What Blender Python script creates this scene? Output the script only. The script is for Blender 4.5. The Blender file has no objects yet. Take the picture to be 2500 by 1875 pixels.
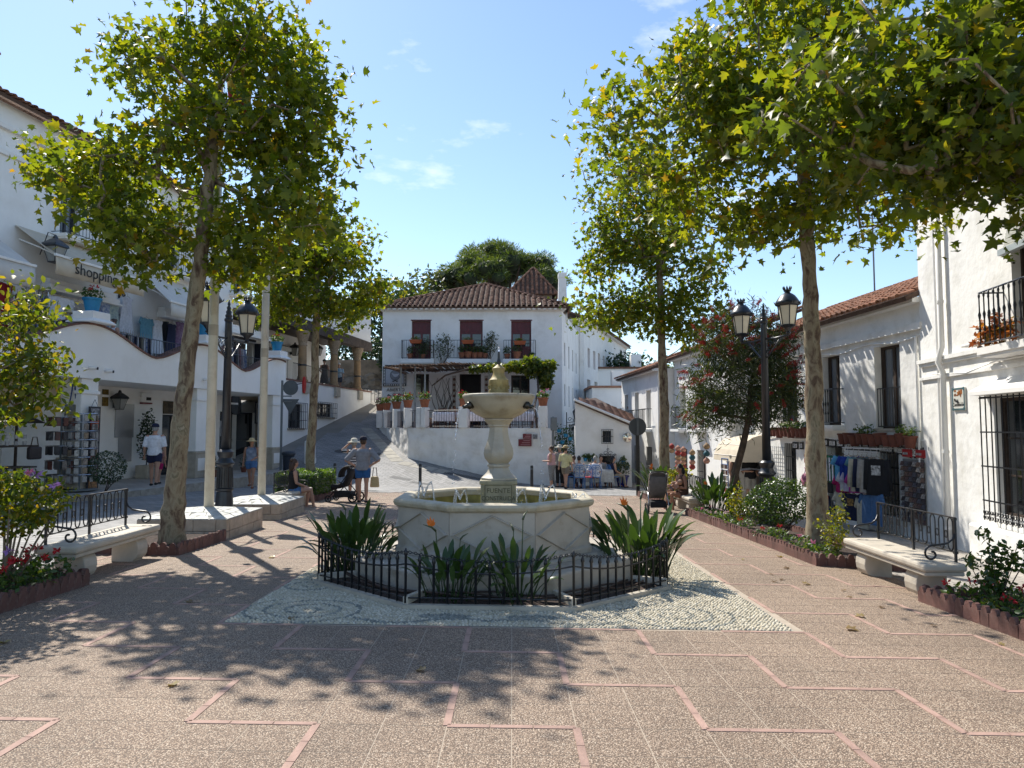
import bpy, bmesh, math, random
import numpy as np
from mathutils import Vector, Matrix, noise as mnoise
SC = bpy.context.scene
COL = SC.collection
PI = math.pi
rnd = random.Random(11)
ORD = ('first', 'second', 'third', 'fourth', 'fifth', 'sixth', 'seventh', 'eighth', 'ninth', 'tenth', 'eleventh', 'twelfth', 'last')
nrng = np.random.default_rng(5)
# ---------------------------------------------------------------- camera
FPX = 1733.0                       # focal length in pixels of the 2500 px wide photograph
CAMZ = 1.6
PITCH = math.atan(107.5 / FPX)
cam_d = bpy.data.cameras.new('camera')
cam_d.sensor_width = 36.0
cam_d.lens = FPX / 2500 * 36
cam_d.clip_start = 0.05
cam_d.clip_end = 6000
cam = bpy.data.objects.new('camera', cam_d)
COL.objects.link(cam)
cam.location = (0, 0, CAMZ)
cam.rotation_euler = (PI / 2 + PITCH, 0, 0)
SC.camera = cam
# ---------------------------------------------------------------- sky and sun
SUN_EL = math.radians(50)
SUN_AZ = math.radians(-33)         # measured from +Y towards +X
sun_dir = Vector((math.sin(SUN_AZ) * math.cos(SUN_EL), math.cos(SUN_AZ) * math.cos(SUN_EL), math.sin(SUN_EL)))
W = bpy.data.worlds.new('World')
SC.world = W
W.use_nodes = True
nt = W.node_tree
nt.nodes.clear()
sky = nt.nodes.new('ShaderNodeTexSky')
sky.sky_type = 'NISHITA'
sky.sun_disc = False
sky.sun_elevation = SUN_EL
sky.sun_rotation = SUN_AZ
sky.altitude = 300
sky.air_density = 1.1
sky.dust_density = 0.3
sky.ozone_density = 2.6
bg = nt.nodes.new('ShaderNodeBackground')
bg.inputs['Strength'].default_value = 0.115
out = nt.nodes.new('ShaderNodeOutputWorld')
tc = nt.nodes.new('ShaderNodeTexCoord')
mp = nt.nodes.new('ShaderNodeMapping')
mp.inputs['Scale'].default_value = (1.0, 1.0, 2.6)
mp.inputs['Location'].default_value = (0.37, 0.12, 0.55)
nz = nt.nodes.new('ShaderNodeTexNoise')
nz.inputs['Scale'].default_value = 4.2
nz.inputs['Detail'].default_value = 9
nz.inputs['Roughness'].default_value = 0.58
rp = nt.nodes.new('ShaderNodeValToRGB')
rp.color_ramp.elements[0].position = 0.60
rp.color_ramp.elements[0].color = (0, 0, 0, 1)
rp.color_ramp.elements[1].position = 0.84
rp.color_ramp.elements[1].color = (1, 1, 1, 1)
mx = nt.nodes.new('ShaderNodeMixRGB')
mx.inputs['Color2'].default_value = (7.5, 7.6, 7.9, 1)
L = nt.links.new
L(tc.outputs['Generated'], mp.inputs['Vector'])
L(mp.outputs['Vector'], nz.inputs['Vector'])
L(nz.outputs['Fac'], rp.inputs['Fac'])
L(rp.outputs['Color'], mx.inputs['Fac'])
L(sky.outputs['Color'], mx.inputs['Color1'])
L(mx.outputs['Color'], bg.inputs['Color'])
L(bg.outputs['Background'], out.inputs['Surface'])
sd = bpy.data.lights.new('sun', 'SUN')
sd.energy = 4.0
sd.angle = math.radians(0.53)
sd.color = (1.0, 0.95, 0.86)
so = bpy.data.objects.new('sun', sd)
COL.objects.link(so)
so.rotation_euler = (-sun_dir).to_track_quat('-Z', 'Y').to_euler()
SC.view_settings.view_transform = 'Standard'
SC.view_settings.look = 'None'
SC.view_settings.exposure = 0.8
SC.view_settings.gamma = 1.0
SC.render.resolution_x, SC.render.resolution_y = 1024, 768
SC.cycles.max_bounces = 8
SC.cycles.transparent_max_bounces = 8
SC.cycles.use_denoising = True
# ---------------------------------------------------------------- terrain and picking
def sstep(a, b, x):
 t = min(1, max(0, (x - a) / (b - a)))
 return t * t * (3 - 2 * t)
def gz(x, y):
 """height of the ground: the square falls away from the viewer, one lane climbs at the back left"""
 y = min(max(y, -20), 70); x = min(max(x, -30), 30)
 z = -0.027 * y - 0.015 * x - 0.06 * max(0, x - 4.45) + 0.03 * max(0, -7 - x)
 d = min(0.995 * y - 0.1 * x, 52) - 28.9
 r = 0 if d < -1 else (d if d > 1 else (d + 1) ** 2 / 4)
 return z + 0.24 * r * (1 - sstep(-3, 2, x))
def ray(u, v):
 dx = (u - 1250) / FPX; dy = (937.5 - v) / FPX
 return Vector((dx, math.cos(PITCH) - dy * math.sin(PITCH), math.sin(PITCH) + dy * math.cos(PITCH)))
def PT(u, v, Y):
 d = ray(u, v); t = Y / d.y
 return Vector((d.x * t, Y, CAMZ + d.z * t))
def on(x, y, dz=0.0):
 return Vector((x, y, gz(x, y) + dz))
# ---------------------------------------------------------------- materials
MATS = {}
def M(name, col, rough=0.8, var=0.12, vscale=4.0, bump=0.0, bscale=30.0, metal=0.0, c2=None, objrand=0.0,
  world=False, spec=0.5, stain=None, stain_s=1.2, detail=4):
 """plain procedural surface: base colour, soft variation, optional stain, fine relief"""
 if name in MATS: return MATS[name]
 m = bpy.data.materials.new(name); m.use_nodes = True
 t = m.node_tree; n = t.nodes; l = t.links.new
 b = n['Principled BSDF']
 b.inputs['Roughness'].default_value = rough
 b.inputs['Metallic'].default_value = metal
 b.inputs['Specular IOR Level'].default_value = spec
 if world:
  g = n.new('ShaderNodeNewGeometry'); vec = g.outputs['Position']
 else:
  g = n.new('ShaderNodeTexCoord'); vec = g.outputs['Object']
 nz = n.new('ShaderNodeTexNoise'); nz.inputs['Scale'].default_value = vscale; nz.inputs['Detail'].default_value = detail
 l(vec, nz.inputs['Vector'])
 mx = n.new('ShaderNodeMixRGB')
 c2 = c2 or tuple(max(0, c * (1 - 2.2 * var)) for c in col)
 c1 = tuple(min(1, c * (1 + 0.6 * var)) for c in col)
 mx.inputs['Color1'].default_value = (*c1, 1); mx.inputs['Color2'].default_value = (*c2, 1)
 rp = n.new('ShaderNodeMapRange'); rp.inputs[1].default_value = 0.3; rp.inputs[2].default_value = 0.72
 l(nz.outputs['Fac'], rp.inputs[0]); l(rp.outputs[0], mx.inputs['Fac'])
 c = mx.outputs['Color']
 if stain:
  z2 = n.new('ShaderNodeTexNoise'); z2.inputs['Scale'].default_value = stain_s; z2.inputs['Detail'].default_value = 8
  z2.inputs['Roughness'].default_value = 0.65
  l(vec, z2.inputs['Vector'])
  r2 = n.new('ShaderNodeMapRange'); r2.inputs[1].default_value = 0.5; r2.inputs[2].default_value = 0.78
  l(z2.outputs['Fac'], r2.inputs[0])
  m2 = n.new('ShaderNodeMixRGB'); m2.inputs['Color2'].default_value = (*stain, 1)
  l(c, m2.inputs['Color1']); l(r2.outputs[0], m2.inputs['Fac']); c = m2.outputs['Color']
 if objrand:
  oi = n.new('ShaderNodeObjectInfo')
  r3 = n.new('ShaderNodeMapRange'); r3.inputs[3].default_value = 1 - objrand; r3.inputs[4].default_value = 1 + objrand * 0.6
  l(oi.outputs['Random'], r3.inputs[0])
  m3 = n.new('ShaderNodeVectorMath'); m3.operation = 'SCALE'
  l(c, m3.inputs[0]); l(r3.outputs[0], m3.inputs['Scale']); c = m3.outputs[0]
 l(c, b.inputs['Base Color'])
 if bump:
  z3 = n.new('ShaderNodeTexNoise'); z3.inputs['Scale'].default_value = bscale; z3.inputs['Detail'].default_value = 6
  l(vec, z3.inputs['Vector'])
  bp = n.new('ShaderNodeBump'); bp.inputs['Strength'].default_value = bump; bp.inputs['Distance'].default_value = 0.02
  l(z3.outputs['Fac'], bp.inputs['Height']); l(bp.outputs['Normal'], b.inputs['Normal'])
 MATS[name] = m
 return m
def leafmat(name, ramp, trans=0.5, rough=0.45, tcol=None):
 """leaves: every blade takes its own colour from the ramp; light passes through"""
 if name in MATS: return MATS[name]
 m = bpy.data.materials.new(name); m.use_nodes = True
 t = m.node_tree; n = t.nodes; l = t.links.new
 b = n['Principled BSDF']; b.inputs['Roughness'].default_value = rough
 g = n.new('ShaderNodeNewGeometry')
 cr = n.new('ShaderNodeValToRGB')
 while len(cr.color_ramp.elements) < len(ramp): cr.color_ramp.elements.new(0.5)
 for e, (p, c) in zip(cr.color_ramp.elements, ramp):
  e.position = p; e.color = (*c, 1)
 l(g.outputs['Random Per Island'], cr.inputs['Fac'])
 l(cr.outputs['Color'], b.inputs['Base Color'])
 tr = n.new('ShaderNodeBsdfTranslucent')
 mul = n.new('ShaderNodeMixRGB'); mul.blend_type = 'MULTIPLY'; mul.inputs['Fac'].default_value = 1
 mul.inputs['Color2'].default_value = (*(tcol or (2.6, 2.3, 0.7)), 1)
 l(cr.outputs['Color'], mul.inputs['Color1']); l(mul.outputs['Color'], tr.inputs['Color'])
 ms = n.new('ShaderNodeMixShader'); ms.inputs['Fac'].default_value = trans
 l(b.outputs[0], ms.inputs[1]); l(tr.outputs[0], ms.inputs[2])
 l(ms.outputs[0], n['Material Output'].inputs['Surface'])
 MATS[name] = m
 return m
def glassmat(name='window_glass', col=(0.02, 0.025, 0.03), rough=0.06):
 return M(name, col, rough=rough, var=0.2, vscale=0.7, spec=0.8)
# ---------------------------------------------------------------- mesh building
class MB:
 def __init__(s): s.v = []; s.f = []; s.m = []
 def add(s, vs, fs, mi=0, mat=None):
  o = len(s.v)
  if mat is not None: vs = [mat @ Vector(p) for p in vs]
  s.v += [tuple(p) for p in vs]
  s.f += [tuple(i + o for i in f) for f in fs]
  s.m += [mi] * len(fs)
  return s
 def box(s, c, d, rz=0, mi=0, mat=None):
  x, y, z = d[0] / 2, d[1] / 2, d[2] / 2
  vs = [(i * x, j * y, k * z) for i in (-1, 1) for j in (-1, 1) for k in (-1, 1)]
  mm = Matrix.Translation(c) @ Matrix.Rotation(rz, 4, 'Z')
  if mat is not None: mm = mat @ mm
  return s.add(vs, [(0, 1, 3, 2), (4, 6, 7, 5), (0, 4, 5, 1), (2, 3, 7, 6), (0, 2, 6, 4), (1, 5, 7, 3)], mi, mm)
 def span(s, a, b, mi=0):
  return s.box([(a[i] + b[i]) / 2 for i in range(3)], [abs(b[i] - a[i]) for i in range(3)], 0, mi)
 def tube(s, pts, rad, n=6, mi=0, cap=True, ell=None):
  pts = [Vector(p) for p in pts]
  if not hasattr(rad, '__len__'): rad = [rad] * len(pts)
  o = len(s.v); k = len(pts)
  prev = None
  for i, p in enumerate(pts):
   t = (pts[min(i + 1, k - 1)] - pts[max(i - 1, 0)])
   t = t.normalized() if t.length > 1e-9 else Vector((0, 0, 1))
   if prev is None:
    a = t.cross(Vector((0, 0, 1)) if abs(t.z) < 0.9 else Vector((1, 0, 0))).normalized()
   else:
    a = (prev - t * prev.dot(t))
    a = a.normalized() if a.length > 1e-6 else t.orthogonal().normalized()
   prev = a
   b = t.cross(a)
   for j in range(n):
    an = 2 * PI * j / n
    s.v.append(tuple(p + (a * math.cos(an) + b * math.sin(an)) * rad[i]))
  for i in range(k - 1):
   for j in range(n):
    j2 = (j + 1) % n
    s.f.append((o + i * n + j, o + i * n + j2, o + (i + 1) * n + j2, o + (i + 1) * n + j)); s.m.append(mi)
  if cap:
   s.f.append(tuple(o + j for j in reversed(range(n)))); s.m.append(mi)
   s.f.append(tuple(o + (k - 1) * n + j for j in range(n))); s.m.append(mi)
  return s
 def cyl(s, p0, p1, r0, r1=None, n=12, mi=0):
  return s.tube([p0, p1], [r0, r0 if r1 is None else r1], n, mi)
 def lathe(s, prof, c=(0, 0, 0), n=20, mi=0, rot=0.0, sx=1, sy=1):
  """prof: (radius, z) from bottom to top"""
  o = len(s.v)
  for r, z in prof:
   for j in range(n):
    a = 2 * PI * (j + 0.5) / n + rot
    s.v.append((c[0] + r * math.cos(a) * sx, c[1] + r * math.sin(a) * sy, c[2] + z))
  for i in range(len(prof) - 1):
   for j in range(n):
    j2 = (j + 1) % n
    s.f.append((o + i * n + j, o + i * n + j2, o + (i + 1) * n + j2, o + (i + 1) * n + j)); s.m.append(mi)
  if prof[0][0] > 1e-4: s.f.append(tuple(o + j for j in reversed(range(n)))); s.m.append(mi)
  if prof[-1][0] > 1e-4: s.f.append(tuple(o + (len(prof) - 1) * n + j for j in range(n))); s.m.append(mi)
  return s
 def prism(s, poly, z0, z1, mi=0, mat=None):
  n = len(poly)
  vs = [(p[0], p[1], z0) for p in poly] + [(p[0], p[1], z1) for p in poly]
  fs = [tuple(reversed(range(n))), tuple(range(n, 2 * n))] + [(i, (i + 1) % n, n + (i + 1) % n, n + i) for i in range(n)]
  return s.add(vs, fs, mi, mat)
 def ball(s, c, r, n=10, k=6, mi=0):
  r = r if hasattr(r, '__len__') else (r, r, r)
  prof = [(max(1e-5, math.sin(PI * i / k)), -math.cos(PI * i / k)) for i in range(k + 1)]
  o = len(s.v)
  s.lathe(prof, (0, 0, 0), n, mi)
  for i in range(o, len(s.v)):
   p = s.v[i]; s.v[i] = (c[0] + p[0] * r[0], c[1] + p[1] * r[1], c[2] + p[2] * r[2])
  return s
 def mesh(s, name, mats, smooth=False):
  me = bpy.data.meshes.new(name)
  me.from_pydata(s.v, [], s.f)
  for mt in (mats if isinstance(mats, (list, tuple)) else [mats]): me.materials.append(mt)
  me.polygons.foreach_set('material_index', s.m)
  if smooth: me.polygons.foreach_set('use_smooth', [True] * len(s.f))
  me.update()
  return me
 def build(s, name, mats, parent=None, smooth=False, bevel=0, loc=None, rz=0, auto=None):
  o = obj(name, s.mesh(name, mats, smooth or auto is not None), parent, loc, rz)
  if bevel:
   bv = o.modifiers.new('bevel', 'BEVEL'); bv.width = bevel; bv.segments = 2; bv.limit_method = 'ANGLE'
   bv.angle_limit = math.radians(40)
  if auto is not None:
   o.data.set_sharp_from_angle(angle=math.radians(auto))
  return o
def obj(name, me, parent=None, loc=None, rz=0):
 o = bpy.data.objects.new(name, me); COL.objects.link(o)
 if parent is not None: o.parent = parent
 if loc is not None: o.location = loc
 if rz: o.rotation_euler = (0, 0, rz)
 return o
def tag(o, label=None, cat=None, group=None, kind=None):
 if label: o['label'] = label
 if cat: o['category'] = cat
 if group: o['group'] = group
 if kind: o['kind'] = kind
 return o
def thing(name, label, cat, loc=(0, 0, 0), rz=0, group=None):
 o = bpy.data.objects.new(name, None); COL.objects.link(o)
 o.location = loc; o.rotation_euler = (0, 0, rz); o.empty_display_size = 0.2
 return tag(o, label, cat, group)
def kids(o): return [c for c in COL.objects if c.parent is o]
def copy_tree(o, parent=None):
 c = o.copy(); COL.objects.link(c)
 if parent is not None: c.parent = parent
 for ch in CHILD.get(o.name, None) or o.children: copy_tree(ch, c)
 return c
CHILD = {}
def npmesh(name, V, T, mats, smooth=False, midx=None):
 me = bpy.data.meshes.new(name)
 V = np.asarray(V, dtype=np.float32); T = np.asarray(T, dtype=np.int32)
 k = T.shape[1]
 me.vertices.add(len(V)); me.vertices.foreach_set('co', V.ravel())
 me.loops.add(T.size); me.loops.foreach_set('vertex_index', T.ravel())
 me.polygons.add(len(T))
 me.polygons.foreach_set('loop_start', np.arange(0, T.size, k, dtype=np.int32))
 me.polygons.foreach_set('loop_total', np.full(len(T), k, dtype=np.int32))
 for mt in (mats if isinstance(mats, (list, tuple)) else [mats]): me.materials.append(mt)
 if midx is not None: me.polygons.foreach_set('material_index', np.asarray(midx, dtype=np.int32))
 if smooth: me.polygons.foreach_set('use_smooth', np.ones(len(T), dtype=bool))
 me.update(calc_edges=True); me.validate()
 return me
def pieces(parent, name, mesh, mts, limit=300, world=None):
 """alike pieces that share a mesh: the nearest 300 are parts of their own, the rest one joined part"""
 pw = parent.matrix_world if world is None else world
 base = Matrix.LocRotScale(parent.location, parent.rotation_euler, None) if parent is not None else Matrix.Identity(4)
 if parent is not None and parent.parent is not None:
  pp = parent.parent
  base = Matrix.LocRotScale(pp.location, pp.rotation_euler, None) @ base
 cp = Vector((0, 0, CAMZ))
 mts = sorted(mts, key=lambda m: ((base @ m).translation - cp).length)
 for m in mts[:limit]:
  o = bpy.data.objects.new(name, mesh); COL.objects.link(o); o.parent = parent
  o.matrix_local = m
 rest = mts[limit:]
 if rest:
  n = len(mesh.vertices); co = np.empty(n * 3); mesh.vertices.foreach_get('co', co); co = co.reshape(-1, 3)
  co = np.hstack([co, np.ones((n, 1))])
  V = np.concatenate([(co @ np.array(m).T)[:, :3] for m in rest])
  fs = [tuple(p.vertices) for p in mesh.polygons]
  me = bpy.data.meshes.new(name + '_field')
  me.from_pydata(V.tolist(), [], [tuple(i + n * k for i in f) for k in range(len(rest)) for f in fs])
  for mt in mesh.materials: me.materials.append(mt)
  if mesh.polygons[0].use_smooth: me.polygons.foreach_set('use_smooth', [True] * len(me.polygons))
  o = obj(name + '_field', me, parent); o['kind'] = 'stuff'
def text(parent, s, size, mat, m, ext=0.004, align='CENTER', name='lettering', sx=1.0):
 cu = bpy.data.curves.new(name, 'FONT'); cu.body = s; cu.size = size; cu.extrude = ext
 cu.align_x = align; cu.align_y = 'CENTER'; cu.resolution_u = 3
 t = bpy.data.objects.new('tmp', cu)
 me = bpy.data.meshes.new_from_object(t); me.name = name
 bpy.data.objects.remove(t); bpy.data.curves.remove(cu)
 me.materials.clear(); me.materials.append(mat)
 o = obj(name, me, parent)
 o.matrix_local = m @ Matrix.Diagonal((sx, 1, 1, 1))
 return o
def face_m(x, y, z):          # text standing on a facade (local x right, z up, looking along +y)
 return Matrix.Translation((x, y, z)) @ Matrix.Rotation(PI / 2, 4, 'X')
def wall(name, parent, x0, x1, z0, z1, holes, depth, mat, y=0.0, back=0.3, ztop=None):
 """a facade with real openings: holes are (x0, x1, z0, z1); reveals run back by depth"""
 xs = sorted({x0, x1} | {min(max(h[i], x0), x1) for h in holes for i in (0, 1)})
 zs = sorted({z0, z1} | {min(max(h[i], z0), z1) for h in holes for i in (2, 3)})
 b = MB()
 for i in range(len(xs) - 1):
  for k in range(len(zs) - 1):
   cx, cz = (xs[i] + xs[i + 1]) / 2, (zs[k] + zs[k + 1]) / 2
   if any(h[0] < cx < h[1] and h[2] < cz < h[3] for h in holes): continue
   b.add([(xs[i], y, zs[k]), (xs[i + 1], y, zs[k]), (xs[i + 1], y, zs[k + 1]), (xs[i], y, zs[k + 1])], [(0, 1, 2, 3)])
 for h in holes:
  a, c, d, e = h
  for q in ([(a, d), (a, e)], [(c, e), (c, d)], [(a, e), (c, e)], [(c, d), (a, d)]):
   (p0, r0), (p1, r1) = q
   if r0 == r1 and abs(r0 - z0) < 1e-6: continue
   b.add([(p0, y, r0), (p1, y, r1), (p1, y + depth, r1), (p0, y + depth, r0)], [(0, 3, 2, 1)])
 yb = y + max(back, depth + 0.02)
 b.add([(x0, y, z0), (x0, y, z1), (x0, yb, z1), (x0, yb, z0)], [(0, 1, 2, 3)])
 b.add([(x1, y, z0), (x1, y, z1), (x1, yb, z1), (x1, yb, z0)], [(3, 2, 1, 0)])
 b.add([(x0, y, z1), (x1, y, z1), (x1, yb, z1), (x0, yb, z1)], [(0, 1, 2, 3)])
 return b.build(name, mat, parent)
# ------- roof tiles
def tile_mesh(name, mat, r=0.095, L_=0.44, t=0.014, n=6):
 b = MB(); vs = []
 for e, (rr, y, dz) in enumerate(((r, -L_ / 2, 0.022), (r * 0.8, L_ / 2, 0.0))):
  for ri in (rr, rr - t):
   for j in range(n + 1):
    a = PI * j / n
    vs.append((ri * math.cos(a), y, ri * math.sin(a) * 0.8 + dz))
 k = n + 1; fs = []
 for j in range(n):
  fs.append((j, j + 1, 2 * k + j + 1, 2 * k + j))
  fs.append((k + j, 3 * k + j, 3 * k + j + 1, k + j + 1))
  fs.append((j, k + j, k + j + 1, j + 1))
 b.add(vs, fs)
 return b.mesh(name, mat, True)
def in_poly(p, poly):
 c = False; n = len(poly)
 for i in range(n):
  a, b = poly[i], poly[(i + 1) % n]
  if (a[1] > p[1]) != (b[1] > p[1]) and p[0] < (b[0] - a[0]) * (p[1] - a[1]) / (b[1] - a[1]) + a[0]: c = not c
 return c
def tiled(parent, pts, mesh, pan, pitch=0.27, row=0.37, name='roof_plane', lift=0.0):
 """one roof slope: pts[0], pts[1] are the eave left to right, the rest the upper outline, counter-clockwise seen from above"""
 P = [Vector(p) for p in pts]
 ex = (P[1] - P[0]).normalized()
 nn = (P[1] - P[0]).cross(P[-1] - P[0]).normalized()
 ey = nn.cross(ex)
 poly = [((p - P[0]).dot(ex), (p - P[0]).dot(ey)) for p in P]
 b = MB(); b.add([tuple(p) for p in P] + [tuple(p - nn * 0.1) for p in P],
     [tuple(range(len(P)))] + [(i, i + len(P), (i + 1) % len(P) + len(P), (i + 1) % len(P)) for i in range(len(P))])
 rp = b.build(name, pan, parent)
 out = []
 xm = max(p[0] for p in poly); x0 = min(p[0] for p in poly); ym = max(p[1] for p in poly)
 nc = int((xm - x0) / pitch)
 for c in range(nc):
  x = x0 + (c + 0.5) * (xm - x0) / nc
  y = row * 0.35
  while y < ym:
   if in_poly((x, y), poly):
    j = Vector((rnd.uniform(-.012, .012), rnd.uniform(-.02, .02), rnd.uniform(0, .008)))
    o = P[0] + ex * (x + j.x) + ey * (y + j.y) + nn * (0.012 + j.z + lift)
    m = Matrix((ex, ey, nn)).transposed().to_4x4()
    m = Matrix.Translation(o) @ m @ Matrix.Rotation(rnd.uniform(-.05, .05), 4, 'Z')
    out.append(m)
   y += row
 return rp, out
# ------- leaves
def leaf_shape(kind):
 if kind == 'plane':
  o = [(0, 0), (.2, -.03), (.48, .1), (.27, .28), (.52, .6), (.22, .55), (0, 1), (-.22, .55), (-.52, .6), (-.27, .28), (-.48, .1), (-.2, -.03)]
  V = [(0, .33, 0)] + [(x, y, .34 * abs(x) - .22 * y * y) for x, y in o]
  n = len(o); T = [(0, i + 1, (i + 1) % n + 1) for i in range(n)]
 elif kind == 'oval':
  V = [(0, 0, 0), (.26, .3, .06), (.22, .7, .02), (0, 1, -.1), (-.22, .7, .02), (-.26, .3, .06), (0, .5, -.02)]
  T = [(6, i, (i + 1) % 6) for i in range(6)]
 elif kind == 'diamond':
  V = [(0, 0, 0), (.24, .45, .05), (0, 1, -.08), (-.24, .45, .05)]; T = [(0, 1, 2), (0, 2, 3)]
 elif kind == 'needle':
  V = [(0, 0, 0), (.07, .5, .0), (0, 1, 0), (-.07, .5, .0)]; T = [(0, 1, 2), (0, 2, 3)]
 return np.array(V, float), np.array(T, int)
def leaves(name, pos, size, kind, mat, parent=None, up=0.55, droop=0.0, out=None, svar=0.42, seed=1):
 """a leaf-sized face at every position; up: how far blades turn their face to the sky"""
 g = np.random.default_rng(seed)
 V, T = leaf_shape(kind); n = len(pos); pos = np.asarray(pos, float)
 nrm = g.normal(size=(n, 3)); nrm /= np.linalg.norm(nrm, axis=1)[:, None]
 nrm = nrm * (1 - up) + np.array([0, 0, 1]) * up
 if out is not None: nrm = nrm + np.asarray(out) * 0.5
 nrm /= np.linalg.norm(nrm, axis=1)[:, None]
 d = g.normal(size=(n, 3)); d[:, 2] -= droop * 2
 if out is not None: d = d * 0.6 + np.asarray(out)
 d -= nrm * np.sum(d * nrm, axis=1)[:, None]; d /= np.linalg.norm(d, axis=1)[:, None] + 1e-9
 x = np.cross(d, nrm)
 s = size * (1 + g.uniform(-svar, svar, n))
 A = (pos[:, None, :] + s[:, None, None] * (V[None, :, 0, None] * x[:, None, :] + V[None, :, 1, None] * d[:, None, :] + V[None, :, 2, None] * nrm[:, None, :]))
 TT = (T[None] + (np.arange(n) * len(V))[:, None, None]).reshape(-1, 3)
 return obj(name, npmesh(name, A.reshape(-1, 3), TT, mat), parent)
def barkmat():
 m = bpy.data.materials.new('plane_bark'); m.use_nodes = True
 t = m.node_tree; n = t.nodes; l = t.links.new; b = n['Principled BSDF']; b.inputs['Roughness'].default_value = 0.9
 tc = n.new('ShaderNodeTexCoord'); mp = n.new('ShaderNodeMapping'); mp.inputs['Scale'].default_value = (1, 1, .45); l(tc.outputs['Object'], mp.inputs[0])
 z = n.new('ShaderNodeTexNoise'); z.inputs['Scale'].default_value = 7; z.inputs['Detail'].default_value = 7; z.inputs['Roughness'].default_value = .62; z.inputs['Distortion'].default_value = .6; l(mp.outputs[0], z.inputs['Vector'])
 c = n.new('ShaderNodeValToRGB'); c.color_ramp.interpolation = 'EASE'
 while len(c.color_ramp.elements) < 6: c.color_ramp.elements.new(.5)
 for e, (p, k) in zip(c.color_ramp.elements, [(.3, (.06, .032, .02)), (.41, (.12, .08, .05)), (.48, (.22, .17, .105)), (.56, (.27, .225, .145)), (.63, (.15, .125, .075)), (.72, (.36, .31, .22))]): e.position = p; e.color = (*k, 1)
 l(z.outputs['Fac'], c.inputs[0]); l(c.outputs[0], b.inputs['Base Color'])
 bp = n.new('ShaderNodeBump'); bp.inputs['Strength'].default_value = .8; bp.inputs['Distance'].default_value = .02; l(z.outputs['Fac'], bp.inputs['Height']); l(bp.outputs[0], b.inputs['Normal'])
 return m
# ---------------------------------------------------------------- palette
WHITE = M('whitewash', (0.86, 0.85, 0.82), 0.85, 0.03, 1.5, 0.35, 9, stain=(0.68, 0.655, 0.60), stain_s=0.9, world=True)
WHITE2 = M('whitewash_fresh', (0.87, 0.865, 0.84), 0.8, 0.02, 1.0, 0.15, 14, stain=(0.74, 0.72, 0.68), stain_s=0.6, world=True)
ROUGHW = M('rough_plaster', (0.84, 0.825, 0.785), 0.9, 0.04, 2.0, .7, 6, stain=(0.66, 0.635, 0.57), stain_s=2.0, world=True)
TRIM = M('white_trim', (0.84, 0.82, 0.78), 0.7, 0.03, 3)
STONE_B = M('buff_stone', (0.46, 0.41, 0.33), 0.8, 0.1, 5, 0.2, 40, world=True)
IRON = M('black_iron', (0.012, 0.013, 0.016), 0.38, 0.2, 8, metal=0.0, spec=0.6)
IRONB = M('iron_dark_blue', (0.014, 0.018, 0.026), 0.35, 0.2, 8, spec=0.6)
DARK = M('dark_interior', (0.018, 0.018, 0.022), 0.7, 0.3, 1.2)  # near-black backing behind openings: the shade of rooms put into the colour
DARKWOOD = M('dark_wood', (0.05, 0.03, 0.02), 0.6, 0.25, 6)
BLUEWOOD = M('black_blue_frame', (0.016, 0.018, 0.028), 0.5, 0.2, 6)
REDWOOD = M('oxblood_paint', (0.11, 0.006, 0.012), 0.45, 0.15, 5)
GLASS = glassmat()
PANE = glassmat('pale_curtained_glass', (0.16, 0.18, 0.20), 0.12)
TERRA = M('terracotta', (0.36, 0.13, 0.065), 0.85, 0.15, 7, 0.15, 60, objrand=0.22)
TERRA_D = M('painted_clay', (0.17, 0.052, 0.032), 0.75, 0.15, 9, 0.1, 50, objrand=0.15)
EDGE = M('edging_clay', (0.15, 0.07, 0.055), 0.85, 0.16, 10, 0.25, 50, objrand=0.28, stain=(0.27, 0.2, 0.17), stain_s=7)
TILE = M('roof_clay', (0.30, 0.15, 0.095), 0.9, 0.2, 6, 0.2, 50, objrand=0.35, stain=(0.10, 0.085, 0.06), stain_s=5, world=True)
TILE_O = M('roof_clay_orange', (0.36, 0.165, 0.095), 0.9, 0.2, 6, 0.2, 50, objrand=0.3, stain=(0.2, 0.12, 0.08), stain_s=4, world=True)
TILE_P = M('roof_pan', (0.12, 0.075, 0.055), 0.95, 0.2, 6, world=True)
MARBLE = M('weathered_marble', (0.45, 0.40, 0.33), 0.55, 0.07, 5, 0.12, 25, stain=(0.22, 0.165, 0.10), stain_s=3.2)
MARBLE_G = M('algae_marble', (0.33, 0.29, 0.08), 0.6, 0.2, 8, 0.15, 30, stain=(0.2, 0.17, 0.045), stain_s=6)
MARBLE_Y = M('ochre_stained_marble', (0.40, 0.30, 0.11), 0.6, 0.2, 8, 0.15, 30, stain=(0.24, 0.155, 0.045), stain_s=9)
LIMEST = M('bench_limestone', (0.52, 0.46, 0.37), 0.7, 0.06, 6, 0.15, 40, stain=(0.42, 0.37, 0.3), stain_s=3)
BLOCK = M('block_limestone', (0.50, 0.40, 0.30), 0.85, 0.12, 8, 0.6, 35, objrand=0.12)
CRAZY = M('crazy_paving', (0.60, 0.59, 0.54), 0.7, 0.15, 7, 0.3, 20, stain=(0.3, 0.33, 0.29), stain_s=4)
SOIL = M('soil', (0.045, 0.026, 0.018), 0.95, 0.3, 10, 1.0, 30, stain=(0.11, 0.07, 0.05), stain_s=12)
BLUEP = M('blue_glaze', (0.01, 0.22, 0.42), 0.4, 0.08, 5)
COBALT = M('cobalt_glaze', (0.01, 0.014, 0.16), 0.15, 0.1, 5)
CANVAS = M('cream_canvas', (0.60, 0.52, 0.40), 0.85, 0.05, 3, 0.1, 90)
CANVAS_W = M('white_canvas', (0.66, 0.62, 0.56), 0.85, 0.05, 3)
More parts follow.
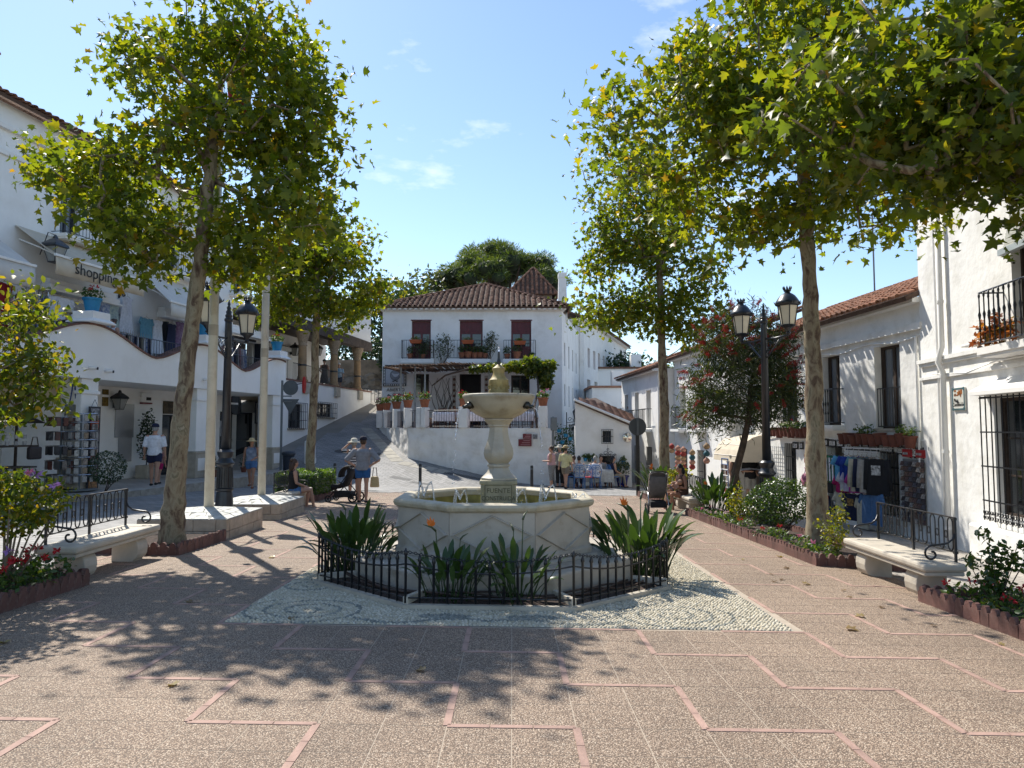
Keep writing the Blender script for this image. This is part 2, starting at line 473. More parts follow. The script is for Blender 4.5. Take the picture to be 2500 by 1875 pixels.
CANVAS_B = M('beige_canvas', (0.40, 0.32, 0.20), 0.85, 0.06, 3)
WATERW = None
BARK = barkmat()
BARK_D = M('dark_bark', (0.10, 0.07, 0.05), 0.95, 0.25, 8, 0.8, 25)
POLEM = M('ivory_paint', (0.62, 0.57, 0.46), 0.5, 0.07, 2.5, stain=(0.42, 0.34, 0.24), stain_s=3)
GALV = M('grey_steel', (0.16, 0.18, 0.19), 0.5, 0.1, 4)
LGREEN = leafmat('plane_leaf', [(0, (.05, .08, .010)), (.35, (.082, .12, .010)), (.7, (.125, .16, .011)), (.95, (.19, .19, .014)), (1, (.22, .13, .015))], 0.55)
LGREEN_D = leafmat('plane_leaf_old', [(0, (.045, .075, .010)), (.4, (.075, .112, .010)), (.75, (.115, .15, .012)), (.96, (.17, .165, .014)), (1, (.22, .13, .015))], 0.55)
BUSHL = leafmat('box_leaf', [(0, (.02, .045, .010)), (.6, (.035, .075, .014)), (1, (.07, .11, .02))], 0.3, 0.28)
HEDGEL = leafmat('hedge_leaf', [(0, (.03, .075, .012)), (.6, (.05, .11, .015)), (1, (.11, .17, .02))], 0.4, 0.35)
DARKL = leafmat('dark_shrub_leaf', [(0, (.012, .03, .012)), (.6, (.022, .05, .018)), (1, (.035, .07, .02))], 0.2, 0.3)
HIBL = leafmat('hibiscus_leaf', [(0, (.04, .075, .010)), (.55, (.085, .12, .012)), (.9, (.17, .17, .012)), (1, (.26, .17, .012))], 0.5)
GERL = leafmat('geranium_leaf', [(0, (.025, .06, .016)), (.6, (.05, .10, .022)), (1, (.10, .13, .03))], 0.35)
VINEL = leafmat('vine_leaf', [(0, (.03, .055, .012)), (.5, (.06, .10, .014)), (1, (.14, .15, .02))], 0.45)
YOUNGL = leafmat('young_yellow_leaf', [(0, (.05, .085, .01)), (.6, (.13, .15, .012)), (1, (.22, .19, .015))], 0.45)
PINEL = leafmat('pine_needle', [(0, (.03, .055, .012)), (.5, (.06, .10, .016)), (1, (.11, .15, .022))], 0.3, 0.5)
OLIVEL = leafmat('grey_green_leaf', [(0, (.04, .055, .03)), (.6, (.065, .085, .045)), (1, (.1, .12, .06))], 0.3)
BRUSHL = leafmat('bottlebrush_leaf', [(0, (.016, .03, .010)), (.6, (.034, .056, .014)), (1, (.07, .085, .02))], 0.3)
REDF = leafmat('red_bloom', [(0, (.26, .008, .01)), (1, (.5, .012, .02))], 0.25, 0.6, (1.4, 1, 1))
BRUSHR = leafmat('bottlebrush_red', [(0, (.16, .014, .008)), (.6, (.30, .016, .014)), (1, (.42, .04, .03))], 0.25, 0.6, (1.4, 1, 1))
PINKF = leafmat('pink_bloom', [(0, (.5, .10, .22)), (1, (.65, .25, .4))], 0.3, 0.6, (1.2, 1, 1))
WPINKF = leafmat('pale_bloom', [(0, (.62, .42, .42)), (1, (.75, .62, .6))], 0.3, 0.6, (1.1, 1, 1))
PURPF = leafmat('mauve_bloom', [(0, (.26, .14, .42)), (1, (.42, .22, .5))], 0.3, 0.6, (1.2, 1, 1))
STREL = leafmat('strelitzia_leaf', [(0, (.018, .042, .014)), (1, (.045, .085, .02))], 0.22, 0.3, (2.0, 2.0, .6))
STREF = M('strelitzia_flower', (0.7, 0.17, 0.01), 0.5, 0.1)
def cloth(name, col, c2=None, rough=0.9, vs=14):
 return M('cloth_' + name, col, rough, 0.1, vs, 0.15, 30, c2=c2)
def aggregate(name):
 m = bpy.data.materials.new(name); m.use_nodes = True
 t = m.node_tree; n = t.nodes; l = t.links.new; b = n['Principled BSDF']
 b.inputs['Roughness'].default_value = 0.75
 g = n.new('ShaderNodeNewGeometry')
 vo = n.new('ShaderNodeTexVoronoi'); vo.inputs['Scale'].default_value = 112
 l(g.outputs['Position'], vo.inputs['Vector'])
 sp = n.new('ShaderNodeSeparateColor'); l(vo.outputs['Color'], sp.inputs['Color'])
 cr = n.new('ShaderNodeValToRGB'); els = [(0, (.19, .125, .082)), (.25, (.32, .22, .15)), (.55, (.43, .31, .215)), (.8, (.54, .41, .295)), (1, (.67, .55, .42))]
 while len(cr.color_ramp.elements) < 5: cr.color_ramp.elements.new(.5)
 for e, (p, c) in zip(cr.color_ramp.elements, els): e.position = p; e.color = (*c, 1)
 l(sp.outputs[0], cr.inputs['Fac'])
 # mortar between the pebbles
 rg = n.new('ShaderNodeMapRange'); rg.inputs[1].default_value = 0.34; rg.inputs[2].default_value = 0.62
 l(vo.outputs['Distance'], rg.inputs[0])
 mx = n.new('ShaderNodeMixRGB'); mx.inputs['Color2'].default_value = (.13, .09, .062, 1)
 l(cr.outputs['Color'], mx.inputs['Color1']); l(rg.outputs[0], mx.inputs['Fac'])
 # wear patches
 nz = n.new('ShaderNodeTexNoise'); nz.inputs['Scale'].default_value = 0.55; nz.inputs['Detail'].default_value = 6
 l(g.outputs['Position'], nz.inputs['Vector'])
 r2 = n.new('ShaderNodeMapRange'); r2.inputs[1].default_value = 0.3; r2.inputs[2].default_value = 0.7; r2.inputs[3].default_value = 0.82; r2.inputs[4].default_value = 1.14
 l(nz.outputs['Fac'], r2.inputs[0])
 oi = n.new('ShaderNodeObjectInfo')
 r3 = n.new('ShaderNodeMapRange'); r3.inputs[3].default_value = 0.94; r3.inputs[4].default_value = 1.06
 l(oi.outputs['Random'], r3.inputs[0])
 mm = n.new('ShaderNodeMath'); mm.operation = 'MULTIPLY'; l(r2.outputs[0], mm.inputs[0]); l(r3.outputs[0], mm.inputs[1])
 vm = n.new('ShaderNodeVectorMath'); vm.operation = 'SCALE'; l(mx.outputs['Color'], vm.inputs[0]); l(mm.outputs[0], vm.inputs['Scale'])
 l(vm.outputs[0], b.inputs['Base Color'])
 bp = n.new('ShaderNodeBump'); bp.inputs['Strength'].default_value = 0.7; bp.inputs['Distance'].default_value = 0.008; bp.invert = True
 l(vo.outputs['Distance'], bp.inputs['Height']); l(bp.outputs['Normal'], b.inputs['Normal'])
 return m
def stripes(name, c1, c2, sc):
 m = bpy.data.materials.new(name); m.use_nodes = True; n = m.node_tree.nodes; l = m.node_tree.links.new
 tc = n.new('ShaderNodeTexCoord'); w = n.new('ShaderNodeTexWave'); w.bands_direction = 'Z'; w.inputs['Scale'].default_value = sc; l(tc.outputs['Object'], w.inputs[0])
 r = n.new('ShaderNodeValToRGB'); r.color_ramp.interpolation = 'CONSTANT'; r.color_ramp.elements[0].color = (*c1, 1); r.color_ramp.elements[1].color = (*c2, 1); r.color_ramp.elements[1].position = .5
 l(w.outputs['Fac'], r.inputs[0]); l(r.outputs[0], n['Principled BSDF'].inputs['Base Color']); n['Principled BSDF'].inputs['Roughness'].default_value = .9
 return m
def blockpave(name, c1, c2, mortar, sc=1.0, rot=0.0):
 m = bpy.data.materials.new(name); m.use_nodes = True
 t = m.node_tree; n = t.nodes; l = t.links.new; b = n['Principled BSDF']
 b.inputs['Roughness'].default_value = 0.72
 g = n.new('ShaderNodeNewGeometry'); mp = n.new('ShaderNodeMapping'); mp.inputs['Rotation'].default_value = (0, 0, rot)
 l(g.outputs['Position'], mp.inputs['Vector'])
 br = n.new('ShaderNodeTexBrick'); br.inputs['Scale'].default_value = sc
 br.inputs['Color1'].default_value = (*c1, 1); br.inputs['Color2'].default_value = (*c2, 1); br.inputs['Mortar'].default_value = (*mortar, 1)
 br.inputs['Mortar Size'].default_value = 0.008; br.inputs['Brick Width'].default_value = 0.22; br.inputs['Row Height'].default_value = 0.11
 l(mp.outputs[0], br.inputs['Vector'])
 nz = n.new('ShaderNodeTexNoise'); nz.inputs['Scale'].default_value = 0.8; nz.inputs['Detail'].default_value = 7
 l(g.outputs['Position'], nz.inputs['Vector'])
 r2 = n.new('ShaderNodeMapRange'); r2.inputs[1].default_value = 0.3; r2.inputs[2].default_value = 0.7; r2.inputs[3].default_value = 0.75; r2.inputs[4].default_value = 1.15
 l(nz.outputs['Fac'], r2.inputs[0])
 vm = n.new('ShaderNodeVectorMath'); vm.operation = 'SCALE'; l(br.outputs['Color'], vm.inputs[0]); l(r2.outputs[0], vm.inputs['Scale'])
 l(vm.outputs[0], b.inputs['Base Color'])
 bp = n.new('ShaderNodeBump'); bp.inputs['Strength'].default_value = 0.5; bp.inputs['Distance'].default_value = 0.006; bp.invert = True
 l(br.outputs['Fac'], bp.inputs['Height']); l(bp.outputs['Normal'], b.inputs['Normal'])
 return m
AGG = aggregate('exposed_aggregate')
ROADM = blockpave('granite_setts', (.21, .208, .205), (.29, .28, .27), (.12, .118, .115), .62, 0.18)
LANEM = blockpave('lane_setts', (.22, .215, .205), (.30, .29, .28), (.13, .126, .12), .62, 0.9)
SIDEM = blockpave('sidewalk_tiles', (.36, .33, .29), (.42, .385, .34), (.22, .20, .18), 0.55, 0.18)
BAND = M('pink_brick', (0.40, 0.255, 0.20), 0.8, 0.12, 12, 0.2, 60, objrand=0.14)
# ---------------------------------------------------------------- ground, road, square
def grid_sheet(name, xs, ys, dz, mat, keep=None, fn=gz):
 b = MB(); idx = {}
 for i, x in enumerate(xs):
  for j, y in enumerate(ys):
   idx[i, j] = len(b.v); b.v.append((x, y, fn(x, y) + dz))
 for i in range(len(xs) - 1):
  for j in range(len(ys) - 1):
   if keep and not keep((xs[i] + xs[i + 1]) / 2, (ys[j] + ys[j + 1]) / 2): continue
   b.f.append((idx[i, j], idx[i + 1, j], idx[i + 1, j + 1], idx[i, j + 1])); b.m.append(0)
 return b.build(name, mat, None, smooth=True)
def rng(a, b, s):
 n = max(1, round((b - a) / s)); return [a + (b - a) * i / n for i in range(n + 1)]
far = [-3000, -800, -200, -80, -45]
g = grid_sheet('ground', far + rng(-30, 30, 1.0) + [45, 80, 200, 800, 3000], [-3000, -500, -60] + rng(-20, 70, 1.0) + [100, 200, 500, 1500, 5000], -0.02,
    M('bare_ground', (0.24, 0.22, 0.19), 0.9, 0.15, 0.5, 0.3, 8, world=True))
tag(g, kind='structure')
g = grid_sheet('road', rng(-14, -5.2, 0.55), rng(-8, 52, 0.75), 0.0, ROADM, keep=lambda x, y: x > -16 + .18 * y and not (x > -5.6 and y < 24))
tag(g, kind='structure')
g = grid_sheet('road', rng(-5.2, 5.2, 0.65), rng(24.25, 52, 0.75), 0.0, LANEM)
tag(g, kind='structure')
g = grid_sheet('street', rng(4.4, 14, 0.6), rng(-8, 60, 0.8), 0.0, SIDEM, keep=lambda x, y: not (x < 5.2 and y > 24.2))
tag(g, kind='structure')
# the square: slabs of pebble-faced concrete with stepped bands of pink brick
SX = math.atan(-0.015); SY = math.atan(-0.027)
def slope_m(x, y, dz=0.0, rz=0.0):
 nx = Vector((0.015, 0.027, 1)).normalized()
 if x > 4.45: nx = Vector((0.075, 0.027, 1)).normalized()
 ex = (Vector((math.cos(rz), math.sin(rz), 0))); ex = (ex - nx * ex.dot(nx)).normalized(); ey = nx.cross(ex)
 return Matrix.Translation(on(x, y, dz)) @ Matrix((ex, ey, nx)).transposed().to_4x4()
PZX, PZ = -0.375, 0.745                 # pattern origin and module
FC = Vector((-0.22, 9.1, 0)); FC.z = gz(FC.x, FC.y)     # centre of the fountain
MOS = (-2.58, 2.52, 6.46, 11.6)            # mosaic rug
sq = grid_sheet('plaza_pavement', rng(-6.2, 4.45, 0.7) + [5.12], rng(-6, 24.6, 0.7), -0.0015, M('joint_mortar', (0.42, 0.345, 0.265), 0.9, 0.1, 8, world=True),
    keep=lambda x, y: not (x < -5.3 and y < 9.8) or True)
tag(sq, kind='structure')
Y0 = 4.19 % PZ
b = MB(); h = PZ / 2 - 0.007
b.box((0, 0, -0.02), (h, h, 0.04)); slab = b.mesh('slab', AGG)
mts = []
for i in range(-20, 16):
 for j in range(3, 70):
  x = PZX + (i + 0.5) * PZ / 2; y = Y0 + (j + 0.5) * PZ / 2
  if x < -5.9 or x > 5.1 or y > 24.5 or y < 2.4: continue
  if MOS[0] - .05 < x < MOS[1] + .05 and MOS[2] - .02 < y < MOS[3] + .05: continue
  mts.append(slope_m(x, y, 0.0))
pieces(sq, 'slab', slab, mts)
b = MB(); b.box((0, 0, 0), (PZ / 3 - 0.006, 0.044, 0.03)); brick = b.mesh('brick', BAND)
mts = []
for i in range(-9, 9):
 for j in range(3, 35):
  x = PZX + i * PZ; y = Y0 + j * PZ
  if y > 24.4: continue
  par = (i + j + 1) % 2
  for k in range(3):
   # a tread to the right, then a riser towards the viewer
   if par == 0:
    p = (x + (k + .5) * PZ / 3, y, 0)
   else:
    p = (x, y - PZ + (k + .5) * PZ / 3, PI / 2)
   if p[0] < -5.8 or p[0] > 5.0 or p[1] < 2.4 or p[1] > 24.4: continue
   if MOS[0] - .03 < p[0] < MOS[1] + .03 and MOS[2] - .03 < p[1] < MOS[3] + .03: continue
   mts.append(slope_m(p[0], p[1], -0.0112, p[2]))
pieces(sq, 'brick', brick, mts)
# pebble mosaic rug
msc = grid_sheet('pebble_mosaic', rng(MOS[0], MOS[1], 0.6), rng(MOS[2], MOS[3], 0.6), 0.003, M('mosaic_bed', (0.44, 0.40, 0.32), 0.9, 0.1, 20, world=True))
tag(msc, kind='structure')
pv = [[], []]
oct_in = 2.05
gsz = 0.036
base = []
for k in range(8):
 a = 2 * PI * (k + .5) / 8; base.append((math.cos(a), math.sin(a)))
yy = MOS[2] + 0.02
row = 0
def dark_pebble(x, y):
 dx, dy = x - FC.x, y - 9.0
 e = min(x - MOS[0], MOS[1] - x, y - MOS[2], MOS[3] - y)
 ax = abs(dx); ay = y - MOS[2]
 # scrolls in the front corners and leaves along the front
 cx, cy = 1.75, 0.52
 r = math.hypot(ax - cx, (ay - cy) * 1.1); th = math.atan2(ay - cy, ax - cx)
 if r < 0.62 and ((r * 5.2 - th / (2 * PI)) % 1) < 0.2: return True
 if abs(ay - 0.16 - 0.09 * math.sin(ax * 5.5)) < 0.04 and ax < 1.25: return True
 if ((ax - 0.42) / .26) ** 2 + ((ay - .33) / .1) ** 2 < 1: return True
 r2 = math.hypot(ax - 2.1, ay - 1.7); t2 = math.atan2(ay - 1.7, ax - 2.1)
 if r2 < .42 and ((r2 * 5.2 + t2 / (2 * PI)) % 1) < .2: return True
 return False
P_ = []; S_ = []; D_ = []
while yy < MOS[3] - 0.02:
 xx = MOS[0] + 0.02 + (row % 2) * gsz / 2
 while xx < MOS[1] - 0.02:
  x = xx + rnd.uniform(-.007, .007); y = yy + rnd.uniform(-.007, .007)
  dx, dy = abs(x - FC.x), abs(y - FC.y)
  if not (dx < oct_in - .05 and dy < oct_in - .05 and (dx + dy) < oct_in * 1.41 - .05):
   P_.append((x, y, gz(x, y) + 0.004)); D_.append(1 if dark_pebble(x, y) else 0)
  xx += gsz
 yy += gsz * 0.87; row += 1
P_ = np.array(P_); D_ = np.array(D_); n = len(P_)
ang = nrng.uniform(0, PI, n); rx = nrng.uniform(.014, .021, n); ry = nrng.uniform(.010, .015, n); hh = nrng.uniform(.008, .016, n)
ring = [(math.cos(2 * PI * k / 6), math.sin(2 * PI * k / 6)) for k in range(6)]
V = np.zeros((n, 13, 3))
for k, (c, s_) in enumerate(ring):
 for lv, (sc_, zz) in enumerate(((1.0, 0.0), (0.72, 0.8))):
  lx, ly = c * rx * sc_, s_ * ry * sc_
  V[:, lv * 6 + k, 0] = P_[:, 0] + lx * np.cos(ang) - ly * np.sin(ang)
  V[:, lv * 6 + k, 1] = P_[:, 1] + lx * np.sin(ang) + ly * np.cos(ang)
  V[:, lv * 6 + k, 2] = P_[:, 2] + hh * zz
V[:, 12] = P_; V[:, 12, 2] += hh
T = []
for k in range(6):
 k2 = (k + 1) % 6
 T += [(k, k2, 6 + k2), (k, 6 + k2, 6 + k), (6 + k, 6 + k2, 12)]
T = np.array(T)
TT = (T[None] + (np.arange(n) * 13)[:, None, None]).reshape(-1, 3)
PEBW = leafmat('white_pebble', [(0, (.44, .385, .27)), (.6, (.55, .485, .36)), (1, (.66, .60, .47))], 0.0, 0.8)
PEBD = leafmat('slate_pebble', [(0, (.18, .185, .155)), (.6, (.26, .26, .22)), (1, (.36, .35, .29))], 0.0, 0.8)
o = obj('pebble', npmesh('pebble', V.reshape(-1, 3), TT, [PEBW, PEBD], True, np.repeat(D_, len(T))), msc)
o['kind'] = 'stuff'
# ---------------------------------------------------------------- fountain
def octo(ap, rot=0.0):
 R_ = ap / math.cos(PI / 8)
 return [(R_ * math.cos(2 * PI * k / 8 + PI / 8 + rot), R_ * math.sin(2 * PI * k / 8 + PI / 8 + rot)) for k in range(8)]
def octo_ring(b, prof, mi=0):
 """octagonal moulding: prof is a closed loop of (apothem, z)"""
 o = len(b.v); n = len(prof)
 for ap, z in prof:
  for p in octo(ap): b.v.append((p[0], p[1], z))
 for i in range(n):
  i2 = (i + 1) % n
  for k in range(8):
   k2 = (k + 1) % 8
   b.f.append((o + i * 8 + k, o + i * 8 + k2, o + i2 * 8 + k2, o + i2 * 8 + k)); b.m.append(mi)
ft = thing('fountain', 'octagonal marble fountain with a raised bowl on a baluster column', 'fountain', FC)
BA = 1.15                                   # half width of the basin
ZP, ZR = 0.36, 1.0                         # plinth top, rim top above the ground at the centre
b = MB(); octo_ring(b, [(0.4, 0.0), (1.62, -0.05), (1.62, 0.30), (1.6, 0.32), (0.4, 0.32)]); b.build('plinth_step', MARBLE, ft, bevel=0.012)
b = MB(); octo_ring(b, [(0.4, 0.322), (1.24, 0.322), (1.24, ZP - .012), (1.22, ZP), (0.4, ZP)]); b.build('plinth', MARBLE, ft)
# eight wall panels, each with a raised lozenge
side = 2 * BA * math.tan(PI / 8)
for k in range(8):
 b = MB(); a = PI / 4 * k
 hw = side / 2 - 0.003
 z0, z1 = ZP + 0.003, ZR - 0.09
 # body: radial direction is local -y after rotation
 hwi = (BA - 0.13) * math.tan(PI / 8)
 b.add([(-hw, -BA, z0), (hw, -BA, z0), (hw, -BA, z1), (-hw, -BA, z1), (-hwi, -BA + .13, z0), (hwi, -BA + .13, z0), (hwi, -BA + .13, z1), (-hwi, -BA + .13, z1)],
   [(0, 1, 2, 3), (1, 5, 6, 2), (4, 0, 3, 7), (3, 2, 6, 7)])
 b.add([(-hwi, -BA + .131, z0), (hwi, -BA + .131, z0), (hwi, -BA + .131, z1), (-hwi, -BA + .131, z1)], [(3, 2, 1, 0)], 1)
 # base moulding
 b.add([(-hw - .012, -BA - .03, z0), (hw + .012, -BA - .03, z0), (hw + .012, -BA - .03, z0 + .06), (hw, -BA, z0 + .09), (-hw, -BA, z0 + .09), (-hw - .012, -BA - .03, z0 + .06)],
   [(0, 1, 2, 5), (5, 2, 3, 4)])
 # lozenge with bevelled faces
 zc = (z0 + z1) / 2 + .02; hz = (z1 - z0) / 2 - .05; hx = hw - .01
 L4 = [(-hx, zc), (0, zc + hz), (hx, zc), (0, zc - hz)]
 I4 = [(-hx * .93, zc), (0, zc + hz * .93), (hx * .93, zc), (0, zc - hz * .93)]
 vs = [(x, -BA - .0005, z) for x, z in L4] + [(x * .965, -BA - .04, zc + (z - zc) * .965) for x, z in L4] + [(x, -BA - .04, z) for x, z in I4] + [(x, -BA - .008, z) for x, z in [(p[0] * .97, zc + (p[1] - zc) * .97) for p in I4]]
 fs = []
 for q in range(3):
  for j in range(4): fs.append((q * 4 + j, q * 4 + (j + 1) % 4, q * 4 + 4 + (j + 1) % 4, q * 4 + 4 + j))
 fs.append((12, 13, 14, 15))
 b.add(vs, [tuple(reversed(f)) for f in fs])
 pn = b.build('panel', [MARBLE, MARBLE_G], ft); pn.rotation_euler = (0, 0, a)
b = MB(); octo_ring(b, [(BA - .15, ZR - .1), (BA + .005, ZR - .1), (BA + .045, ZR - .075), (BA + .06, ZR - .04), (BA + .05, ZR - .012), (BA + .02, ZR), (BA - .12, ZR), (BA - .15, ZR - .03)])
b.build('rim', M('rim_marble', (0.5, 0.44, 0.32), 0.55, 0.1, 6, 0.15, 30, stain=(0.3, 0.22, 0.1), stain_s=5), ft, bevel=0.008)
b = MB(); b.prism(octo(BA - .1), ZP - .05, ZP + .003); b.build('basin_floor', MARBLE_G, ft)
def watermat():
 m = bpy.data.materials.new('fountain_water'); m.use_nodes = True
 t = m.node_tree; n = t.nodes; l = t.links.new; b = n['Principled BSDF']
 b.inputs['Base Color'].default_value = (0.45, 0.46, 0.2, 1); b.inputs['Roughness'].default_value = 0.08
 b.inputs['Transmission Weight'].default_value = 0.9; b.inputs['IOR'].default_value = 1.33
 z = n.new('ShaderNodeTexNoise'); z.inputs['Scale'].default_value = 14
 bp = n.new('ShaderNodeBump'); bp.inputs['Strength'].default_value = 0.35; bp.inputs['Distance'].default_value = 0.03
 l(z.outputs['Fac'], bp.inputs['Height']); l(bp.outputs['Normal'], b.inputs['Normal'])
 return m
def jetmat():
 m = bpy.data.materials.new('falling_water'); m.use_nodes = True
 b = m.node_tree.nodes['Principled BSDF']
 b.inputs['Base Color'].default_value = (0.95, 0.97, 1, 1); b.inputs['Roughness'].default_value = 0.12
 b.inputs['Transmission Weight'].default_value = 0.75; b.inputs['IOR'].default_value = 1.33
 return m
WATER, JET = watermat(), jetmat()
b = MB(); p = octo(BA - .14); b.add([(x, y, ZR - .27) for x, y in p], [tuple(range(8))]); b.build('water', WATER, ft)
# pedestal with the inscription
CX = 0.05
b = MB(); b.box((CX, 0, ZP + .39), (.44, .44, .78)); b.box((CX, 0, ZP + .805), (.47, .47, .05))
ped = b.build('pedestal', M('pedestal_marble', (0.38, 0.33, 0.21), 0.6, 0.15, 6, 0.15, 30, stain=(0.15, 0.13, 0.05), stain_s=5), ft, bevel=0.012)
b = MB(); b.box((CX, -.226, ZP + .66), (.37, .012, .26)); fr = b.build('inscription_panel', M('panel_marble', (0.35, 0.3, 0.19), 0.6, 0.15, 8), ped, bevel=0.004)
b = MB()
for d_ in ((0, .115, .33, .012), (0, -.115, .33, .012), (.165, 0, .012, .23), (-.165, 0, .012, .23)):
 b.box((CX + d_[0], -.234, ZP + .66 + d_[1]), (d_[2], .008, d_[3]))
b.build('inscription_border', M('inscription_border_marble', (0.17, 0.15, 0.08), 0.6, 0.15, 8), ped)
LET = M('carved_letter', (0.12, 0.105, 0.055), 0.8, 0.1)
text(ped, 'FUENTE', .082, LET, face_m(CX, -.2335, ZP + .705), .003)
text(ped, 'CONSTRUIDA', .078, LET, face_m(CX, -.2335, ZP + .61), .003, sx=.85)
# column: square-ish baluster
zb = ZP + .832
prof = [(.235, 0), (.235, .03), (.205, .06), (.16, .12), (.135, .19), (.13, .205), (.155, .215), (.155, .245), (.13, .262), (.15, .29), (.19, .35), (.205, .43), (.195, .51), (.165, .60), (.14, .70), (.128, .80), (.125, .86), (.145, .88), (.145, .90), (.165, .93), (.18, .96), (.2, .985), (.2, 1.0)]
ks = 0.767
b = MB(); b.lathe([(r, z * ks) for r, z in prof], (CX, 0, zb), 8, rot=0)
b.build('column', M('column_marble', (0.47, 0.42, 0.33), 0.5, 0.08, 4, 0.1, 30, stain=(0.33, 0.27, 0.19), stain_s=3), ft, auto=35)
zt = zb + 1.0 * ks
b = MB(); b.lathe([(.17, 0), (.2, .012), (.3, .06), (.39, .13), (.43, .2), (.45, .255), (.465, .27), (.465, .305), (.45, .312), (.41, .305), (.39, .25), (.3, .16), (.05, .13)], (CX, 0, zt), 40)
b.build('bowl', M('bowl_marble', (0.42, 0.37, 0.27), 0.5, 0.1, 5, 0.12, 30, stain=(0.25, 0.19, 0.11), stain_s=5), ft, smooth=True)
b = MB(); b.lathe([(.40, .2985), (0.0001, .2985)], (CX, 0, zt), 32); b.build('bowl_water', WATER, ft)
b = MB(); z0 = zt + .14
b.lathe([(.13, 0), (.13, .23), (.125, .235), (.118, .25), (.118, .28), (.13, .3), (.125, .36), (.1, .38), (.075, .43), (.072, .46), (.085, .5), (.085, .51), (.055, .53), (.02, .56)], (CX, 0, z0), 12, rot=PI / 12)
b.build('spout_tower', MARBLE_Y, ft, auto=40)
b = MB()
for k in range(10):
 a = 2 * PI * k / 10; b.cyl((CX + .12 * math.cos(a), .12 * math.sin(a), z0 + .245), (CX + .128 * math.cos(a), .128 * math.sin(a), z0 + .29), .016, n=6)
b.build('spout_ring', MARBLE_Y, ft)['kind'] = 'stuff'
b = MB(); b.tube([(CX, 0, z0 + .55), (CX, 0, z0 + .6), (CX, 0, z0 + .64), (CX, 0, z0 + .72)], [.02, .025, .016, .014], 8); b.build('nozzle', IRON, ft)
b = MB(); b.tube([(CX, 0, z0 + .72), (CX + .004, 0, z0 + .76), (CX + .002, 0, z0 + .79)], [.012, .015, .01], 6); b.build('bubble_jet', JET, ft, smooth=True)
BRONZE = M('bronze', (0.07, 0.065, 0.055), 0.35, 0.2, 10, metal=0.8)
for a in (-35, 215, 90):
 c, s_ = math.cos(math.radians(a)), math.sin(math.radians(a))
 b = MB(); q = lambda r, z: (CX + r * c, r * s_, zt + z)
 b.tube([q(.40, .165), q(.46, .165), q(.49, .15), q(.53, .142)], [.045, .028, .025, .022], 10)
 b.ball(q(.44, .165), .05, 10, 6); b.build('spout', BRONZE, ft, smooth=True)
 b = MB(); pp = []
 for i in range(9):
  t = i / 8; pp.append(q(.535 + .16 * t ** .6, .135 - 1.55 * t * t))
 b.tube(pp[:5], [.006] * 5, 5); b.build('water_thread', JET, ft, smooth=True)
 b = MB()
 for i in range(26):
  t = rnd.uniform(.3, 1); pb = q(.535 + .16 * t ** .6, .135 - 1.6 * t * t)
  b.ball((pb[0] + rnd.gauss(0, .008), pb[1] + rnd.gauss(0, .008), pb[2]), rnd.uniform(.004, .009), 5, 4)
 b.build('water_drop', JET, ft, smooth=True)['kind'] = 'stuff'
# low jets along the rim
for (jx, jy, hgt) in ((-.86, -.35, .34), (-.45, .1, .2), (.62, -.52, .32), (1.0, -.38, .2), (.3, .85, .14)):
 b = MB(); zw = ZR - .27
 for k in range(3):
  a = rnd.uniform(-.5, .5) + (k - 1) * 2.1; rr = rnd.uniform(.06, .12)
  pts = []
  for i in range(10):
   t = i / 9
   pts.append((jx + math.cos(a) * rr * t * 1.5, jy + math.sin(a) * rr * t, zw + (hgt + .12) * 4 * (t * .5 + .18) * (1 - (t * .5 + .18)) * .98 if t < .5 else zw + (hgt + .12) * (1 - ((t - .5) / .5) ** 2)))
  b.tube(pts, [.007 + .007 * (i % 3) / 2 for i in range(10)], 5)
 for i in range(14): b.ball((jx + rnd.gauss(0, .06), jy + rnd.gauss(0, .06), zw + rnd.uniform(.03, hgt)), rnd.uniform(.005, .010), 5, 4)
 b.build('jet', JET, ft, smooth=True)
# ---------------------------------------------------------------- railing and planted ring
RA = 2.0
ring = octo(RA)
soil = MB(); soil.v = []; o0 = 0
for ap in (1.5, 1.75, 1.97):
 for p in octo(ap): soil.v.append((FC.x + p[0], FC.y + p[1], gz(FC.x + p[0], FC.y + p[1]) + .05 + (.02 if ap == 1.75 else 0)))
for r_ in range(2):
 for k in range(8):
  soil.f.append((r_ * 8 + k, (r_ + 1) * 8 + k, (r_ + 1) * 8 + (k + 1) % 8, r_ * 8 + (k + 1) % 8)); soil.m.append(0)
tag(soil.build('soil', SOIL, None), 'dark soil around the fountain inside the black railing', 'soil', kind='stuff')
kb = thing('planter_kerb', 'low stone kerb under the black fountain railing', 'kerb', FC)
for k in range(8):
 p, q = Vector((*ring[k], 0)), Vector((*ring[(k + 1) % 8], 0))
 d = (q - p).normalized(); nn = Vector((d.y, -d.x, 0)); b = MB(); vs = []
 for P0 in (p, q):
  for off in (-.03, .045):
   w = P0 + nn * off * 1.0 + (d * (off * math.tan(PI / 8)) * (-1 if P0 is p else 1))
   zz = gz(FC.x + w.x, FC.y + w.y) - FC.z
   vs += [(w.x, w.y, zz - .02), (w.x, w.y, zz + .05)]
 b.add(vs, [(0, 4, 5, 1), (2, 3, 7, 6), (1, 5, 7, 3), (0, 1, 3, 2), (4, 6, 7, 5)])
 b.build('kerb_stone', STONE_B, kb)
 # low divider between the beds
 a = (k + .5) * PI / 4 + PI / 8
rl = thing('iron_railing', 'low black wrought iron railing with chain top around the fountain', 'railing', FC)
barm = {}
def bar_mesh(h):
 b = MB(); b.tube([(0, 0, .0), (0, 0, h - .075), (0, 0, h - .06), (0, 0, h - .035), (0, 0, h)], [.013, .013, .021, .016, .005], 8)
 return b.mesh('bar', IRON, True)
